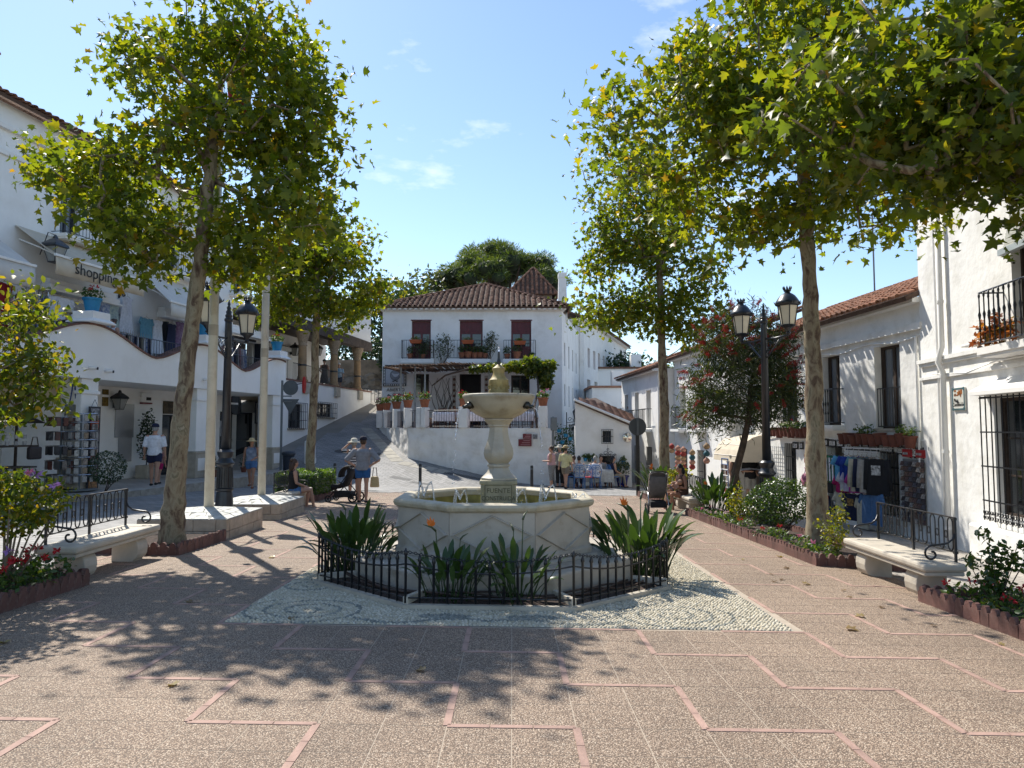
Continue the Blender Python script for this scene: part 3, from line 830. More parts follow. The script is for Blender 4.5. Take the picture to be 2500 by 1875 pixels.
for k in range(8):
 p, q = Vector((*ring[k], 0)), Vector((*ring[(k + 1) % 8], 0))
 n_ = 12; top = []; mid = []; low = []
 for i in range(n_ + 1):
  t = i / n_; w = p.lerp(q, t); zz = gz(FC.x + w.x, FC.y + w.y) - FC.z + .06
  sag = .09 * (1 - (2 * t - 1) ** 2)
  hT = .50 - sag
  top.append((w.x, w.y, zz + hT)); mid.append((w.x, w.y, zz + hT - .12)); low.append((w.x, w.y, zz + .05))
  if i < n_:
   key = round(hT + (.03 if i == 0 else 0), 2)
   if key not in barm: barm[key] = bar_mesh(key + .005)
   obj('bar', barm[key], rl, (w.x, w.y, zz - .0))
 b = MB(); b.tube(mid, .009, 6); b.build('mid_rail', IRON, rl, smooth=True)
 b = MB(); b.tube(low, .009, 6); b.build('bottom_rail', IRON, rl, smooth=True)
 # twisted chain along the bar tops
 b = MB(); pts = []; N = 60
 for i in range(N + 1):
  t = i / N; j = min(int(t * n_), n_ - 1); f = t * n_ - j
  w = Vector(top[j]).lerp(Vector(top[j + 1]), f)
  pts.append(w)
 for i in range(N):
  d = (pts[i + 1] - pts[i]); c = (pts[i] + pts[i + 1]) / 2; side_ = Vector((0, 0, 1)) if i % 2 else Vector((d.y, -d.x, 0)).normalized()
  b.tube([c - d * .6, c - d * .3 + side_ * .011, c + d * .3 + side_ * .011, c + d * .6, c + d * .3 - side_ * .011, c - d * .3 - side_ * .011, c - d * .6], .0045, 4)
 b.build('chain', IRON, rl)['kind'] = 'stuff'
# bed dividers and irrigation hoses
for i, (a, lab) in enumerate(((-112.5, 'left'), (-67.5, 'right'), (-157.5, 'far left'), (-22.5, 'far right'))):
 c, s_ = math.cos(math.radians(a)), math.sin(math.radians(a))
 b = MB(); b.box((0, 0, .02), (.5, .055, .12))
 o = b.build('bed_divider', LIMEST, None, bevel=.006)
 o.location = on(FC.x + 1.92 * c, FC.y + 1.92 * s_, .05); o.rotation_euler = (0, 0, math.radians(a))
 tag(o, 'pale stone divider across the soil bed inside the fountain railing, %s one' % lab, 'divider', 'stone dividers in the fountain bed')
HOSE = M('brown_hose', (0.075, 0.045, 0.032), 0.6, 0.15)
b = MB()
for lay in range(3):
 pts = []
 for i in range(70):
  a = 2 * PI * i / 69 + lay; r = 1.83 + .07 * math.sin(a * 5 + lay * 2) + .03 * lay
  r *= min(1.0, 1.0 / max(abs(math.cos(((a + PI / 8) % (PI / 4)) - PI / 8)), .92)) * .97
  x, y = FC.x + r * math.cos(a), FC.y + r * math.sin(a); pts.append((x, y, gz(x, y) + .085 + .04 * max(0, math.sin(a * 7 + lay))))
 b.tube(pts, .011, 6)
tag(b.build('irrigation_hose', HOSE, None, smooth=True), 'brown irrigation hose looped on the soil around the fountain', 'hose')
# ---------------------------------------------------------------- strelitzia
def strel_leaf(L1, L2, w, bend):
 """stalk of length L1 and a blade of length L2, arching over by bend"""
 b = MB(); pts = []; N = 10
 x = z = 0; a = PI / 2
 tot = L1 + L2; st = tot / N
 for i in range(N + 1):
  pts.append((x, 0, z)); a -= bend * (i / N) * 2 / N
  x += math.cos(a) * st; z += math.sin(a) * st
 b.tube(pts[:int(N * L1 / tot) + 2], [.011, .010, .009, .008, .008, .007, .007, .006, .006][:int(N * L1 / tot) + 2] if int(N * L1 / tot) + 2 <= 9 else .009, 5)
 o = len(b.v); i0 = int(N * L1 / tot)
 rows = pts[i0:]
 for i, p in enumerate(rows):
  t = i / (len(rows) - 1); ww = w * math.sin(PI * min(1, t * .94 + .05)) ** .75
  d = .35 * ww
  b.v += [(p[0] - d * .3, -ww, p[2] + d), (p[0], 0, p[2]), (p[0] - d * .3, ww, p[2] + d)]
 for i in range(len(rows) - 1):
  for j in range(2):
   b.f.append((o + i * 3 + j, o + i * 3 + j + 1, o + i * 3 + 3 + j + 1, o + i * 3 + 3 + j)); b.m.append(0)
 return b.mesh('leaf', STREL, True)
SLEAF = [strel_leaf(*a) for a in ((.5, .36, .055, .55), (.58, .40, .06, .85), (.45, .38, .062, 1.2), (.62, .38, .05, .3), (.36, .34, .058, 1.5))]
def strel_flower(hgt, op):
 b = MB(); b.tube([(0, 0, 0), (.02, 0, hgt * .5), (.05, 0, hgt)], [.009, .008, .007], 6)
 b.tube([(.05, 0, hgt), (.1, 0, hgt + .045), (.2, 0, hgt + .08)], [.014, .013, .003], 6)
 me = b.mesh('flower_stem', M('strelitzia_stem', (.07, .09, .035), .5, .2), True)
 if not op: return me, None
 c = MB()
 for k, (an, ln) in enumerate(((1.1, .11), (1.45, .12), (1.85, .1), (.8, .09), (2.2, .07))):
  d = Vector((math.cos(an), (k - 2) * .12, math.sin(an))).normalized(); p0 = Vector((.1, 0, hgt + .05))
  sidev = d.cross(Vector((0, 1, 0))).normalized()
  pts = [p0, p0 + d * ln * .5 + sidev * .018, p0 + d * ln, p0 + d * ln * .5 - sidev * .018]
  c.add(pts, [(0, 1, 2, 3)])
  c.tube([p0, p0 + d * ln], [.004, .002], 4)
 return me, c.mesh('petals', STREF)
SF_OPEN = strel_flower(.78, True); SF_BUD = strel_flower(.85, False)
def strelitzia(x, y, n, sc, label, fl=(), group='bird of paradise plants round the fountain', spread=.22, seed=1, dz=.04):
 g = random.Random(seed)
 t = thing('strelitzia', label, 'plant', on(x, y, dz), 0, group)
 for i in range(n):
  a = g.uniform(0, 2 * PI); r = spread * math.sqrt(g.random()); k = g.choice([0, 0, 1, 1, 2, 3, 3, 4])
  o = obj('leaf', SLEAF[k], t, (r * math.cos(a), r * math.sin(a), 0), a + g.uniform(-.7, .7))
  s_ = sc * g.uniform(.75, 1.12); o.scale = (s_, s_, s_)
  o.rotation_euler = (g.uniform(-.15, .15), g.uniform(.0, .55), o.rotation_euler.z)
 for (a, op, s_) in fl:
  me, pe = SF_OPEN if op else SF_BUD
  o = obj('flower', me, t, (.1 * math.cos(a), .1 * math.sin(a), 0), a); o.scale = (s_,) * 3
  if pe: obj('petals', pe, o)
 return t
strelitzia(FC.x - 1.72, FC.y - .35, 78, .84, 'large bird of paradise plant inside the railing left of the basin', [(2.5, 0, .9)], seed=2, spread=.34)
strelitzia(FC.x + 1.78, FC.y - .25, 86, .88, 'tallest bird of paradise plant inside the railing right of the basin', [(3.6, 1, 1.05), (1.2, 0, 1.1), (2.6, 0, .95)], seed=3, spread=.34)
strelitzia(FC.x - .42, FC.y - 1.74, 50, .62, 'bird of paradise plant before the basin with an open orange flower', [(3.5, 1, .9), (.7, 0, .7)], seed=4, spread=.24)
strelitzia(FC.x + .28, FC.y - 1.76, 50, .61, 'bird of paradise plant before the basin with closed dark buds', [(1.2, 0, .95), (1.9, 0, .82)], seed=5, spread=.24)
# ---------------------------------------------------------------- benches
def spiral_arm(b, x, y0, z0, r=.011):
 """iron arm: springs from the back post, sweeps forward and curls into a scroll"""
 pts = [(x, y0, z0), (x, y0 - .03, z0 - .07), (x, y0 - .09, z0 - .115), (x, y0 - .17, z0 - .13), (x, y0 - .25, z0 - .14)]
 cx, cz = y0 - .27, z0 - .235
 for i in range(15):
  a = PI / 2 + i * .46; rr = .095 - i * .0054
  pts.append((x, cx + rr * math.cos(a), cz + rr * math.sin(a)))
 b.tube(pts, r, 6)
def bench(label, x, y, rz, L_=1.95):
 t = thing('stone_bench', label, 'bench', on(x, y), rz, 'stone benches with iron backs')
 b = MB(); b.box((0, 0, .375), (L_, .5, .09)); b.build('seat', LIMEST, t, bevel=.03)
 b = MB(); b.box((0, 0, .305), (L_ - .05, .45, .048)); b.build('seat_moulding', LIMEST, t, bevel=.012)
 for s_ in (-1, 1):
  b = MB(); prof = []
  for i in range(7):
   a = PI * i / 6; prof.append((-.13 - .07 * math.sin(a), .14 - .14 * math.cos(a)))
  poly = [(.16, -.06), (-.13, -.06)] + prof + [(.16, .28)]
  vs = [(s_ * (L_ / 2 - .38) + w, p[0], p[1]) for w in (-.13, .13) for p in poly]; n = len(poly)
  b.add(vs, [tuple(range(n)), tuple(reversed(range(n, 2 * n)))] + [(i, n + i, n + (i + 1) % n, (i + 1) % n) for i in range(n)])
  b.build('leg', LIMEST, t, bevel=.012)
 H_ = L_ - .25; yb = .19; zb_, zt_ = .53, .92
 br = MB(); br.box((0, yb, zt_), (H_ + .03, .03, .012)); br.build('top_rail', IRON, t)
 br = MB(); br.box((0, yb, zb_), (H_, .022, .012)); br.build('bottom_rail', IRON, t)
 for px in (-H_ / 2, 0, H_ / 2):
  br = MB(); br.box((px, yb, .67), (.024, .024, .5)); br.box((px, yb, zb_), (.04, .04, .03)); br.box((px, yb, zt_ - .015), (.034, .034, .025)); br.build('post', IRON, t)
 nl = 5; seg = H_ / 2 / nl
 loop = MB(); pts = []
 for i in range(24):
  a = 2 * PI * i / 24; pts.append((seg * .29 * math.cos(a), 0, (zt_ + zb_) / 2 + (.115 if math.sin(a) >= 0 else -.115) + seg * .42 * math.sin(a)))
 pts = [p for p in pts]; pts.append(pts[0]); pts.append(pts[1]); loop.tube(pts, .008, 5, cap=False)
 lm = loop.mesh('loop', IRON, True)
 rg = MB(); pts = [(.024 * math.cos(2 * PI * i / 12), 0, (zt_ + zb_) / 2 - .01 + .042 * math.sin(2 * PI * i / 12)) for i in range(14)]; rg.tube(pts, .006, 5, cap=False)
 rm = rg.mesh('ring', IRON, True)
 for hf in (-1, 1):
  for i in range(nl):
   obj('loop', lm, t, (hf * (i + .5) * seg, yb, 0))
   if i < nl - 1: obj('ring', rm, t, (hf * (i + 1) * seg, yb, 0))
 for s_ in (-1, 1):
  b = MB(); spiral_arm(b, s_ * H_ / 2, yb, .75, .013); b.build('armrest', IRON, t, smooth=True)
 return t
bench('pale stone bench with iron back beside the red geraniums and mauve hibiscus', -5.2, 9.15, PI / 2)
bench('pale stone bench with iron back near the white house with the barred window', 4.84, 9.0, -PI / 2)
bench('stone bench beside the clipped hedge where a woman in black top sits', -5.62, 18.3, PI / 2)
bench('stone bench where the woman holding a baby sits', 4.75, 19.2, -PI / 2)
# ---------------------------------------------------------------- planting beds with scalloped clay edging
def edge_tile():
 b = MB(); o = [(-.079, -.08), (.079, -.08), (.079, .125), (.056, .125)]
 o += [(.056 * math.cos(PI * i / 6), .13 + .056 * math.sin(PI * i / 6)) for i in range(1, 6)]
 o += [(-.056, .125), (-.079, .125)]
 n = len(o); vs = [(x, y, z) for y in (-.022, .022) for x, z in o]
 b.add(vs, [tuple(range(n)), tuple(reversed(range(n, 2 * n)))] + [(i, n + i, n + (i + 1) % n, (i + 1) % n) for i in range(n)])
 return b.mesh('edging_tile', EDGE)
ETILE = edge_tile()
def bed(label, poly, edges, soil_h=.07):
 c = Vector((sum(p[0] for p in poly) / len(poly), sum(p[1] for p in poly) / len(poly), 0)); c.z = gz(c.x, c.y)
 t = thing('planting_bed', label, 'flower bed', c)
 (x0, x1), (y0, y1) = (min(p[0] for p in poly), max(p[0] for p in poly)), (min(p[1] for p in poly), max(p[1] for p in poly))
 b = MB(); xs, ys = rng(x0, x1, .2), rng(y0, y1, .2); idx = {}
 for i, x in enumerate(xs):
  for j, y in enumerate(ys):
   idx[i, j] = len(b.v); b.v.append((x - c.x, y - c.y, gz(x, y) - c.z + soil_h + rnd.uniform(-.02, .03)))
 for i in range(len(xs) - 1):
  for j in range(len(ys) - 1): b.f.append((idx[i, j], idx[i + 1, j], idx[i + 1, j + 1], idx[i, j + 1])); b.m.append(0)
 b.build('soil', SOIL, t, smooth=True)
 for (a, e) in edges:
  a, e = Vector((*a, 0)), Vector((*e, 0)); n = max(1, round((e - a).length / .13)); d = (e - a) / n
  for i in range(n):
   p = a + d * (i + .5)
   o = obj('edging_tile', ETILE, t, (p.x - c.x, p.y - c.y, gz(p.x, p.y) - c.z + rnd.uniform(-.012, .008)), math.atan2(d.y, d.x) + rnd.uniform(-.04, .04))
   o.rotation_euler.x = rnd.uniform(-.06, .06)
   o.scale = (d.length / .162, 1, 1)
 return t
bed('soil bed with clay edging holding the hibiscus, front left', [(-7.2, 4.6), (-4.74, 8.05)], [((-4.74, 4.6), (-4.74, 8.05)), ((-4.74, 8.05), (-6.6, 8.05))])
bed('bare soil bed with clay edging round the left foreground plane tree', [(-6.2, 10.18), (-4.74, 11.85)], [((-6.2, 10.18), (-4.74, 10.18)), ((-4.74, 10.18), (-4.74, 11.85)), ((-6.2, 10.18), (-6.2, 11.85))])
bed('soil bed with clay edging holding geraniums, front right', [(4.44, 4.4), (6.0, 7.85)], [((4.44, 4.4), (4.44, 7.85)), ((4.44, 7.85), (6.0, 7.85))])
bed('long planted bed with clay edging under the right plane tree', [(4.3, 10.12), (5.75, 17.7)], [((4.3, 10.12), (4.3, 17.7)), ((4.3, 10.12), (5.75, 10.12)), ((5.75, 10.12), (5.75, 17.7))])
bed('planted bed with clay edging beyond the grey stroller', [(4.3, 20.8), (5.6, 24.4)], [((4.3, 20.8), (4.3, 24.4)), ((4.3, 20.8), (5.6, 20.8))])
bed('bed with clay edging under the clipped hedge', [(-6.75, 20.15), (-5.5, 22.45)], [((-5.5, 20.15), (-5.5, 22.45)), ((-6.75, 20.15), (-5.5, 20.15))])
# ---------------------------------------------------------------- flag poles on masonry blocks
def flagpole(x0, x1, y0, y1, px, py, label, dirt):
 z0 = gz((x0 + x1) / 2, (y0 + y1) / 2)
 t = thing('flagpole', label, 'flagpole', (px, py, z0), 0, 'white flagpoles on stone blocks')
 H_ = .33
 bm_ = {}
 def course(a, c, fixed, axis, z, h, off):
  L_ = c - a; n = max(2, round(L_ / .42)); cuts = [a + L_ * min(1, max(0, (i + off) / n)) for i in range(n + 1)]
  cuts[0] = a; cuts[-1] = c
  if off: cuts = [a] + [q for q in cuts[:-1] if q > a + .08] + [c]
  for i in range(len(cuts) - 1):
   w = cuts[i + 1] - cuts[i] - .006
   if w < .03: continue
   m = (cuts[i] + cuts[i + 1]) / 2
   b = MB(); e = rnd.uniform(0, .006)
   if axis == 'x': b.box((m - px, fixed - py - e, z + h / 2), (w, .12, h - .006))
   else: b.box((fixed - px + e, m - py, z + h / 2), (.12, w, h - .006))
   b.build('block', BLOCK, t, bevel=.008)
 for k, (z, h) in enumerate(((-.12, .25), (.13, .2))):
  off = .5 * k
  course(x0, x1, y0 + .06, 'x', z, h, off); course(x0, x1, y1 - .06, 'x', z, h, off)
  course(y0 + .125, y1 - .125, x1 - .06, 'y', z, h, off); course(y0 + .125, y1 - .125, x0 + .06, 'y', z, h, off)
 # crazy-paved sloping cap
 cs = [(x0, y0), (x1, y0), (x1, y1), (x0, y1)]; ap = (px, py)
 b = MB(); vs = [(c[0] - px, c[1] - py, H_) for c in cs] + [(0, 0, H_ + .12)]
 b.add(vs, [(i, (i + 1) % 4, 4) for i in range(4)]); b.build('cap_bed', M('cap_mortar', (.34, .33, .3), .9, .1, 20), t)
 # broken slabs laid on the cap
 for sidei in range(4):
  A, B, C_ = Vector(vs[sidei]), Vector(vs[(sidei + 1) % 4]), Vector(vs[4])
  nrm = (B - A).cross(C_ - A).normalized()
  R_ = random.Random(sidei + int(px * 10)); rows = 4
  for r in range(rows):
   t0, t1 = r / rows, (r + 1) / rows
   nn = max(1, 5 - r)
   for k in range(nn):
    k0, k1 = k / nn, (k + 1) / nn
    def P_(k_, t_): return (A.lerp(C_, t_)).lerp(B.lerp(C_, t_), k_)
    q = [P_(k0, t0), P_(k1, t0), P_(min(1, k1 + R_.uniform(-.1, .1) * (k < nn - 1)), t1), P_(max(0, k0 + R_.uniform(-.1, .1) * (k > 0)), t1)]
    c = (q[0] + q[1] + q[2] + q[3]) / 4
    q = [c + (p - c) * .93 for p in q]
    b = MB(); b.add([p - nrm * .01 for p in q] + [p + nrm * .012 for p in q], [(4, 5, 6, 7), (0, 1, 5, 4), (1, 2, 6, 5), (2, 3, 7, 6), (3, 0, 4, 7)])
    b.build('slab', CRAZY, t)
 b = MB(); b.tube([(0, 0, H_), (0, 0, 3.6), (0, 0, 9.4)], [.085, .082, .055], 16); pole = b.build('pole', POLEM, t, smooth=True)
 b = MB(); b.cyl((0, 0, 3.55), (0, 0, 3.75), .088, n=16); b.build('pole_collar', M('pole_joint', (.42, .37, .29), .6, .1), pole)
 b = MB(); b.cyl((0.09, -.02, 1.4), (.09, -.02, 9.2), .006, n=5); b.build('halyard', M('rope', (.6, .58, .5), .9, .1), t)
 return t
flagpole(-6.3, -4.78, 12.03, 13.75, -5.46, 12.9, 'tall ivory flagpole on a stone block base right beside the foreground plane tree', 0)
flagpole(-6.42, -4.9, 15.1, 16.9, -5.62, 16.05, 'tall ivory flagpole on a stone block base next to the second bench', 1)
fl = MB(); N = 10
for i in range(N + 1):
 for j in range(7):
  s_ = j / 6; fl.v.append((.12 + s_ * .55 + .04 * math.sin(i * .8), .12 * math.sin(s_ * 9 + i * .3), -.16 * i - s_ * .5))
for i in range(N):
 for j in range(6): fl.f.append((i * 7 + j, i * 7 + j + 1, i * 7 + 8 + j, i * 7 + 7 + j)); fl.m.append(1 if 3 <= i < 7 else 0)
o = fl.build('flag', [M('flag_red', (.55, .03, .05), .8, .1), M('flag_yellow', (.75, .45, .05), .8, .1)], None, smooth=True, loc=(-5.46, 12.9, 9.1))
tag(o, 'red flag drooping high in the crown of the left plane tree', 'flag')
# ---------------------------------------------------------------- street lamps
LAMPG = M('frosted_lamp_glass', (0.72, 0.66, 0.52), 0.35, 0.05, 4)
def lantern(t, cx, z):
 """crowned lantern standing on its bracket, z = underside"""
 ln = MB(); ln.lathe([(.035, -.2), (.05, -.17), (.03, -.14), (.09, -.06), (.15, -.02), (.15, .0)], (cx, 0, z), 8, rot=PI / 8)
 root = ln.build('lantern', IRONB, t, smooth=False)
 b = MB(); b.lathe([(.135, .005), (.2, .40)], (cx, 0, z), 6); b.build('glass', LAMPG, root)
 for k in range(6):
  a = 2 * PI * (k + .5) / 6; c, s_ = math.cos(a), math.sin(a)
  b = MB(); b.tube([(cx + .142 * c, .142 * s_, z), (cx + .208 * c, .208 * s_, z + .41)], .011, 5); b.build('glazing_bar', IRONB, root)
 b = MB(); b.lathe([(.2, .39), (.235, .41), (.25, .44), (.245, .47), (.225, .5), (.195, .55), (.15, .61), (.09, .655), (.06, .67), (.055, .69), (.075, .71), (.075, .73), (.055, .74)], (cx, 0, z), 16)
 b.build('hood', IRONB, root, auto=40)
 b = MB()
 for k in range(8):
  a = 2 * PI * k / 8; c, s_ = math.cos(a), math.sin(a)
  b.tube([(cx + .06 * c, .06 * s_, z + .73), (cx + .078 * c, .078 * s_, z + .77), (cx + .085 * c, .085 * s_, z + .81)], [.016, .02, .004], 5)
  a += PI / 8; c, s_ = math.cos(a), math.sin(a)
  if k % 1 == 0: b.tube([(cx + .23 * c, .23 * s_, z + .42), (cx + .268 * c, .268 * s_, z + .44), (cx + .285 * c, .285 * s_, z + .485)], [.012, .012, .003], 4)
 b.build('crown', IRONB, root)['kind'] = 'stuff'
def street_lamp(label, x, y, rz, H_=4.65, half=.78):
 t = thing('street_lamp', label, 'street lamp', on(x, y), rz, 'twin-armed black street lamps')
 b = MB(); b.lathe([(.24, -.05), (.24, .08), (.2, .1), (.19, .16), (.165, .5), (.15, .62), (.175, .64), (.175, .68), (.145, .7), (.135, 1.1), (.15, 1.14), (.185, 1.17), (.185, 1.2), (.15, 1.24), (.125, 1.3), (.15, 1.36), (.16, 1.42), (.12, 1.46), (.1, 1.47)], (0, 0, 0), 16)
 b.build('base', IRONB, t, auto=35)
 b = MB()
 for k in range(16):
  a = 2 * PI * k / 16; b.tube([(.158 * math.cos(a), .158 * math.sin(a), .7), (.142 * math.cos(a), .142 * math.sin(a), 1.1)], .012, 5)
 b.build('fluting', IRONB, t)['kind'] = 'stuff'
 b = MB(); b.tube([(0, 0, 1.46), (0, 0, H_ - .6), (0, 0, H_ - .55)], [.092, .068, .07], 14); b.build('shaft', IRONB, t, smooth=True)
 b = MB(); b.lathe([(.07, 0), (.085, .02), (.085, .06), (.06, .09), (.075, .13), (.05, .17), (.06, .21), (.035, .25), (.045, .29), (.02, .33), (.03, .37), (.004, .46)], (0, 0, H_ - .56), 10)
 b.build('finial', IRONB, t, auto=50)
 za = H_ - 1.02
 for s_ in (-1, 1):
  b = MB(); b.tube([(0, 0, za + .12), (s_ * .35, 0, za + .1), (s_ * half, 0, za + .12)], .022, 6)
  b.tube([(0, 0, za - .3), (s_ * .12, 0, za - .28), (s_ * .32, 0, za - .1), (s_ * .5, 0, za + .08)], .018, 6)
  for (cx, cz, r0) in ((.16, -.03, .1), (.34, .02, .06), (.52, .05, .05), (.12, -.17, .06)):
   pts = [(s_ * (cx + r0 * (1 - i * .05) * math.cos(i * .5)), 0, za + cz + r0 * (1 - i * .05) * math.sin(i * .5)) for i in range(16)]
   b.tube(pts, .009, 5)
  b.build('arm', IRONB, t, smooth=True)
  lantern(t, s_ * half, za + .33)
 return t
street_lamp('black twin lantern street lamp between the two flagpoles', -5.85, 14.55, math.radians(84), half=.8)
street_lamp('black twin lantern street lamp behind the round green bush', 5.5, 15.4, math.radians(-70), H_=5.0, half=.75)
# ---------------------------------------------------------------- bollards, bins, signs
def bollard(x, y, label):
 t = thing('bollard', label, 'bollard', on(x, y), 0, 'black bollards along the edge of the square')
 b = MB(); b.lathe([(.06, -.05), (.06, .82), (.055, .88), (.04, .9)], (0, 0, 0), 14); b.build('shaft', IRON, t, auto=40)
 b = MB(); b.lathe([(.062, .74), (.064, .75), (.064, .775), (.062, .785)], (0, 0, 0), 14); b.build('band', GALV, t)
bollard(-3.6, 28.0, 'black bollard to the left of the fountain column, before the rough white wall')
bollard(-6.75, 27.2, 'black bollard just behind the clipped hedge')
bollard(.78, 28.2, 'black bollard to the right of the fountain column, before the rough white wall')
bollard(-.75, 28.1, 'black bollard peeking out beside the fountain column')
t = thing('litter_bin', 'dark blue litter bin at the corner of the white arcade', 'litter bin', on(-9.15, 29.2))
b = MB(); b.lathe([(.2, 0), (.23, .8), (.24, .82)], (0, 0, 0), 14); b.build('body', M('bin_blue', (.02, .03, .05), .5, .1), t, auto=40)
b = MB(); b.lathe([(.27, .83), (.28, .9), (.24, .96), (.1, 1.0)], (0, 0, 0), 14); b.build('lid', M('bin_lid', (.03, .04, .055), .5, .1), t, auto=40)
b = MB(); b.box((.22, -.1, .6), (.12, .16, .3)); b.build('bracket', GALV, t, bevel=.02)
t = thing('traffic_sign', 'grey back of a round and a triangular road sign on one post', 'road sign', on(-9.5, 29.3))
b = MB(); b.box((0, 0, 1.9), (.09, .05, 3.9)); b.build('post', GALV, t, bevel=.01)
SB = M('sign_back', (.10, .115, .125), .55, .1, 3)
b = MB(); b.lathe([(.31, -.012), (.31, .012)], (0, 0, 0), 28); d = b.build('round_plate', SB, t); d.matrix_local = Matrix.Translation((.34, .03, 3.55)) @ Matrix.Rotation(PI / 2, 4, 'X')
b = MB(); b.prism([(-.36, .3), (.36, .3), (0, -.33)], -.012, .012); d = b.build('triangle_plate', SB, t); d.matrix_local = Matrix.Translation((.34, .03, 2.78)) @ Matrix.Rotation(PI / 2, 4, 'X')
b = MB(); b.box((.2, .0, 3.2), (.4, .03, .05)); b.box((.2, 0, 2.98), (.4, .03, .05)); b.build('clamp', GALV, t)
t = thing('traffic_sign', 'round road sign seen from behind on a black post before the small white house', 'road sign', on(4.36, 24.75))
b = MB(); b.box((0, 0, 1.3), (.12, .06, 2.66)); b.build('post', IRON, t, bevel=.008)
b = MB(); b.lathe([(.305, -.012), (.305, .012)], (0, 0, 0), 32); d = b.build('round_plate', M('sign_back2', (.055, .065, .072), .5, .1, 3), t); d.matrix_local = Matrix.Translation((0, -.045, 2.38)) @ Matrix.Rotation(PI / 2, 4, 'X')
b = MB(); b.box((0, -.075, 2.38), (.075, .03, .6)); b.build('stiffener', SB, t)
t = thing('white_post', 'short rounded whitewashed post at the foot of the climbing lane', 'post', on(-8.85, 31.2))
b = MB(); b.lathe([(.24, -.2), (.24, .85), (.22, .95), (.12, 1.0)], (0, 0, 0), 14); b.build('shaft', WHITE2, t, auto=45)
b = MB(); b.box((.22, -.2, .12), (.2, .14, .24)); b.build('meter_box', TRIM, t, bevel=.01)
# ---------------------------------------------------------------- pushchairs
RUB = M('rubber', (.012, .012, .013), .8, .1)
CHROME = M('chrome', (.55, .56, .58), .25, .05, metal=1.0)
def stroller(label, x, y, rz, fab, frame, hood_up=True):
 t = thing('pushchair', label, 'pushchair', on(x, y), rz)
 for sx in (-1, 1):
  b = MB(); b.tube([(sx * .24, -.38, .14), (sx * .24, -.1, .42), (sx * .22, .3, .98), (sx * .2, .38, 1.04)], .014, 8)
  b.tube([(sx * .25, .34, .16), (sx * .24, .1, .42), (sx * .23, -.12, .62)], .014, 8); b.build('side_frame', frame, t, smooth=True)
 b = MB(); b.tube([(-.2, .38, 1.04), (-.1, .42, 1.06), (.1, .42, 1.06), (.2, .38, 1.04)], .018, 8); b.build('handle', RUB, t, smooth=True)
 for sx in (-1, 1):
  for (yy, r) in ((-.38, .10), (.34, .14)):
   b = MB(); pts = [(sx * .27, yy + r * .85 * math.cos(2 * PI * i / 18), r + r * .85 * math.sin(2 * PI * i / 18)) for i in range(20)]
   b.tube(pts, r * .17, 8, cap=False); w = b.build('wheel', RUB, t, smooth=True)
   b = MB(); b.cyl((sx * .255, yy, r), (sx * .285, yy, r), r * .3, n=12)
   for k in range(5):
    a = 2 * PI * k / 5; b.tube([(sx * .27, yy, r), (sx * .27, yy + r * .75 * math.cos(a), r + r * .75 * math.sin(a))], r * .07, 5)
   b.build('rim', frame, w)
 b = MB()      # seat shell
 prof = [(-.34, .34), (-.3, .4), (-.12, .4), (.02, .45), (.14, .66), (.22, .92)]
 vs = []
 for yy, zz in prof:
  for sx, dz in ((-.2, .1), (-.17, .0), (.17, 0), (.2, .1)): vs.append((sx, yy, zz + dz))
 fs = [(i * 4 + j, i * 4 + j + 1, i * 4 + 5 + j, i * 4 + 4 + j) for i in range(5) for j in range(3)]
 b.add(vs, fs); o = b.build('seat', fab, t, smooth=True); sd_ = o.modifiers.new('solid', 'SOLIDIFY'); sd_.thickness = .03
 b = MB(); b.box((0, 0, .22), (.4, .5, .16)); b.build('basket', RUB, t, bevel=.03)
 b = MB(); vs = []
 if hood_up:
  for i in range(7):
   a = -.2 + i * .34
   for j in range(5):
    s_ = -1 + j * .5
    vs.append((s_ * .22, .14 - .30 * math.cos(a) * (1 - .15 * s_ * s_), .74 + .30 * math.sin(a) * (1 - .15 * s_ * s_)))
  b.add(vs, [(i * 5 + j, i * 5 + j + 1, i * 5 + 6 + j, i * 5 + 5 + j) for i in range(6) for j in range(4)])
  o = b.build('hood', fab, t, smooth=True); sd_ = o.modifiers.new('solid', 'SOLIDIFY'); sd_.thickness = .012
 return t
stroller('black folding pushchair beside the man in a grey shirt', -4.72, 20.2, math.radians(-100), cloth('black', (.012, .012, .014)), RUB)
s2 = stroller('grey pushchair with chrome frame parked before the seated mother', 3.72, 18.3, math.radians(175), cloth('stroller_grey', (.12, .12, .125)), CHROME, True)
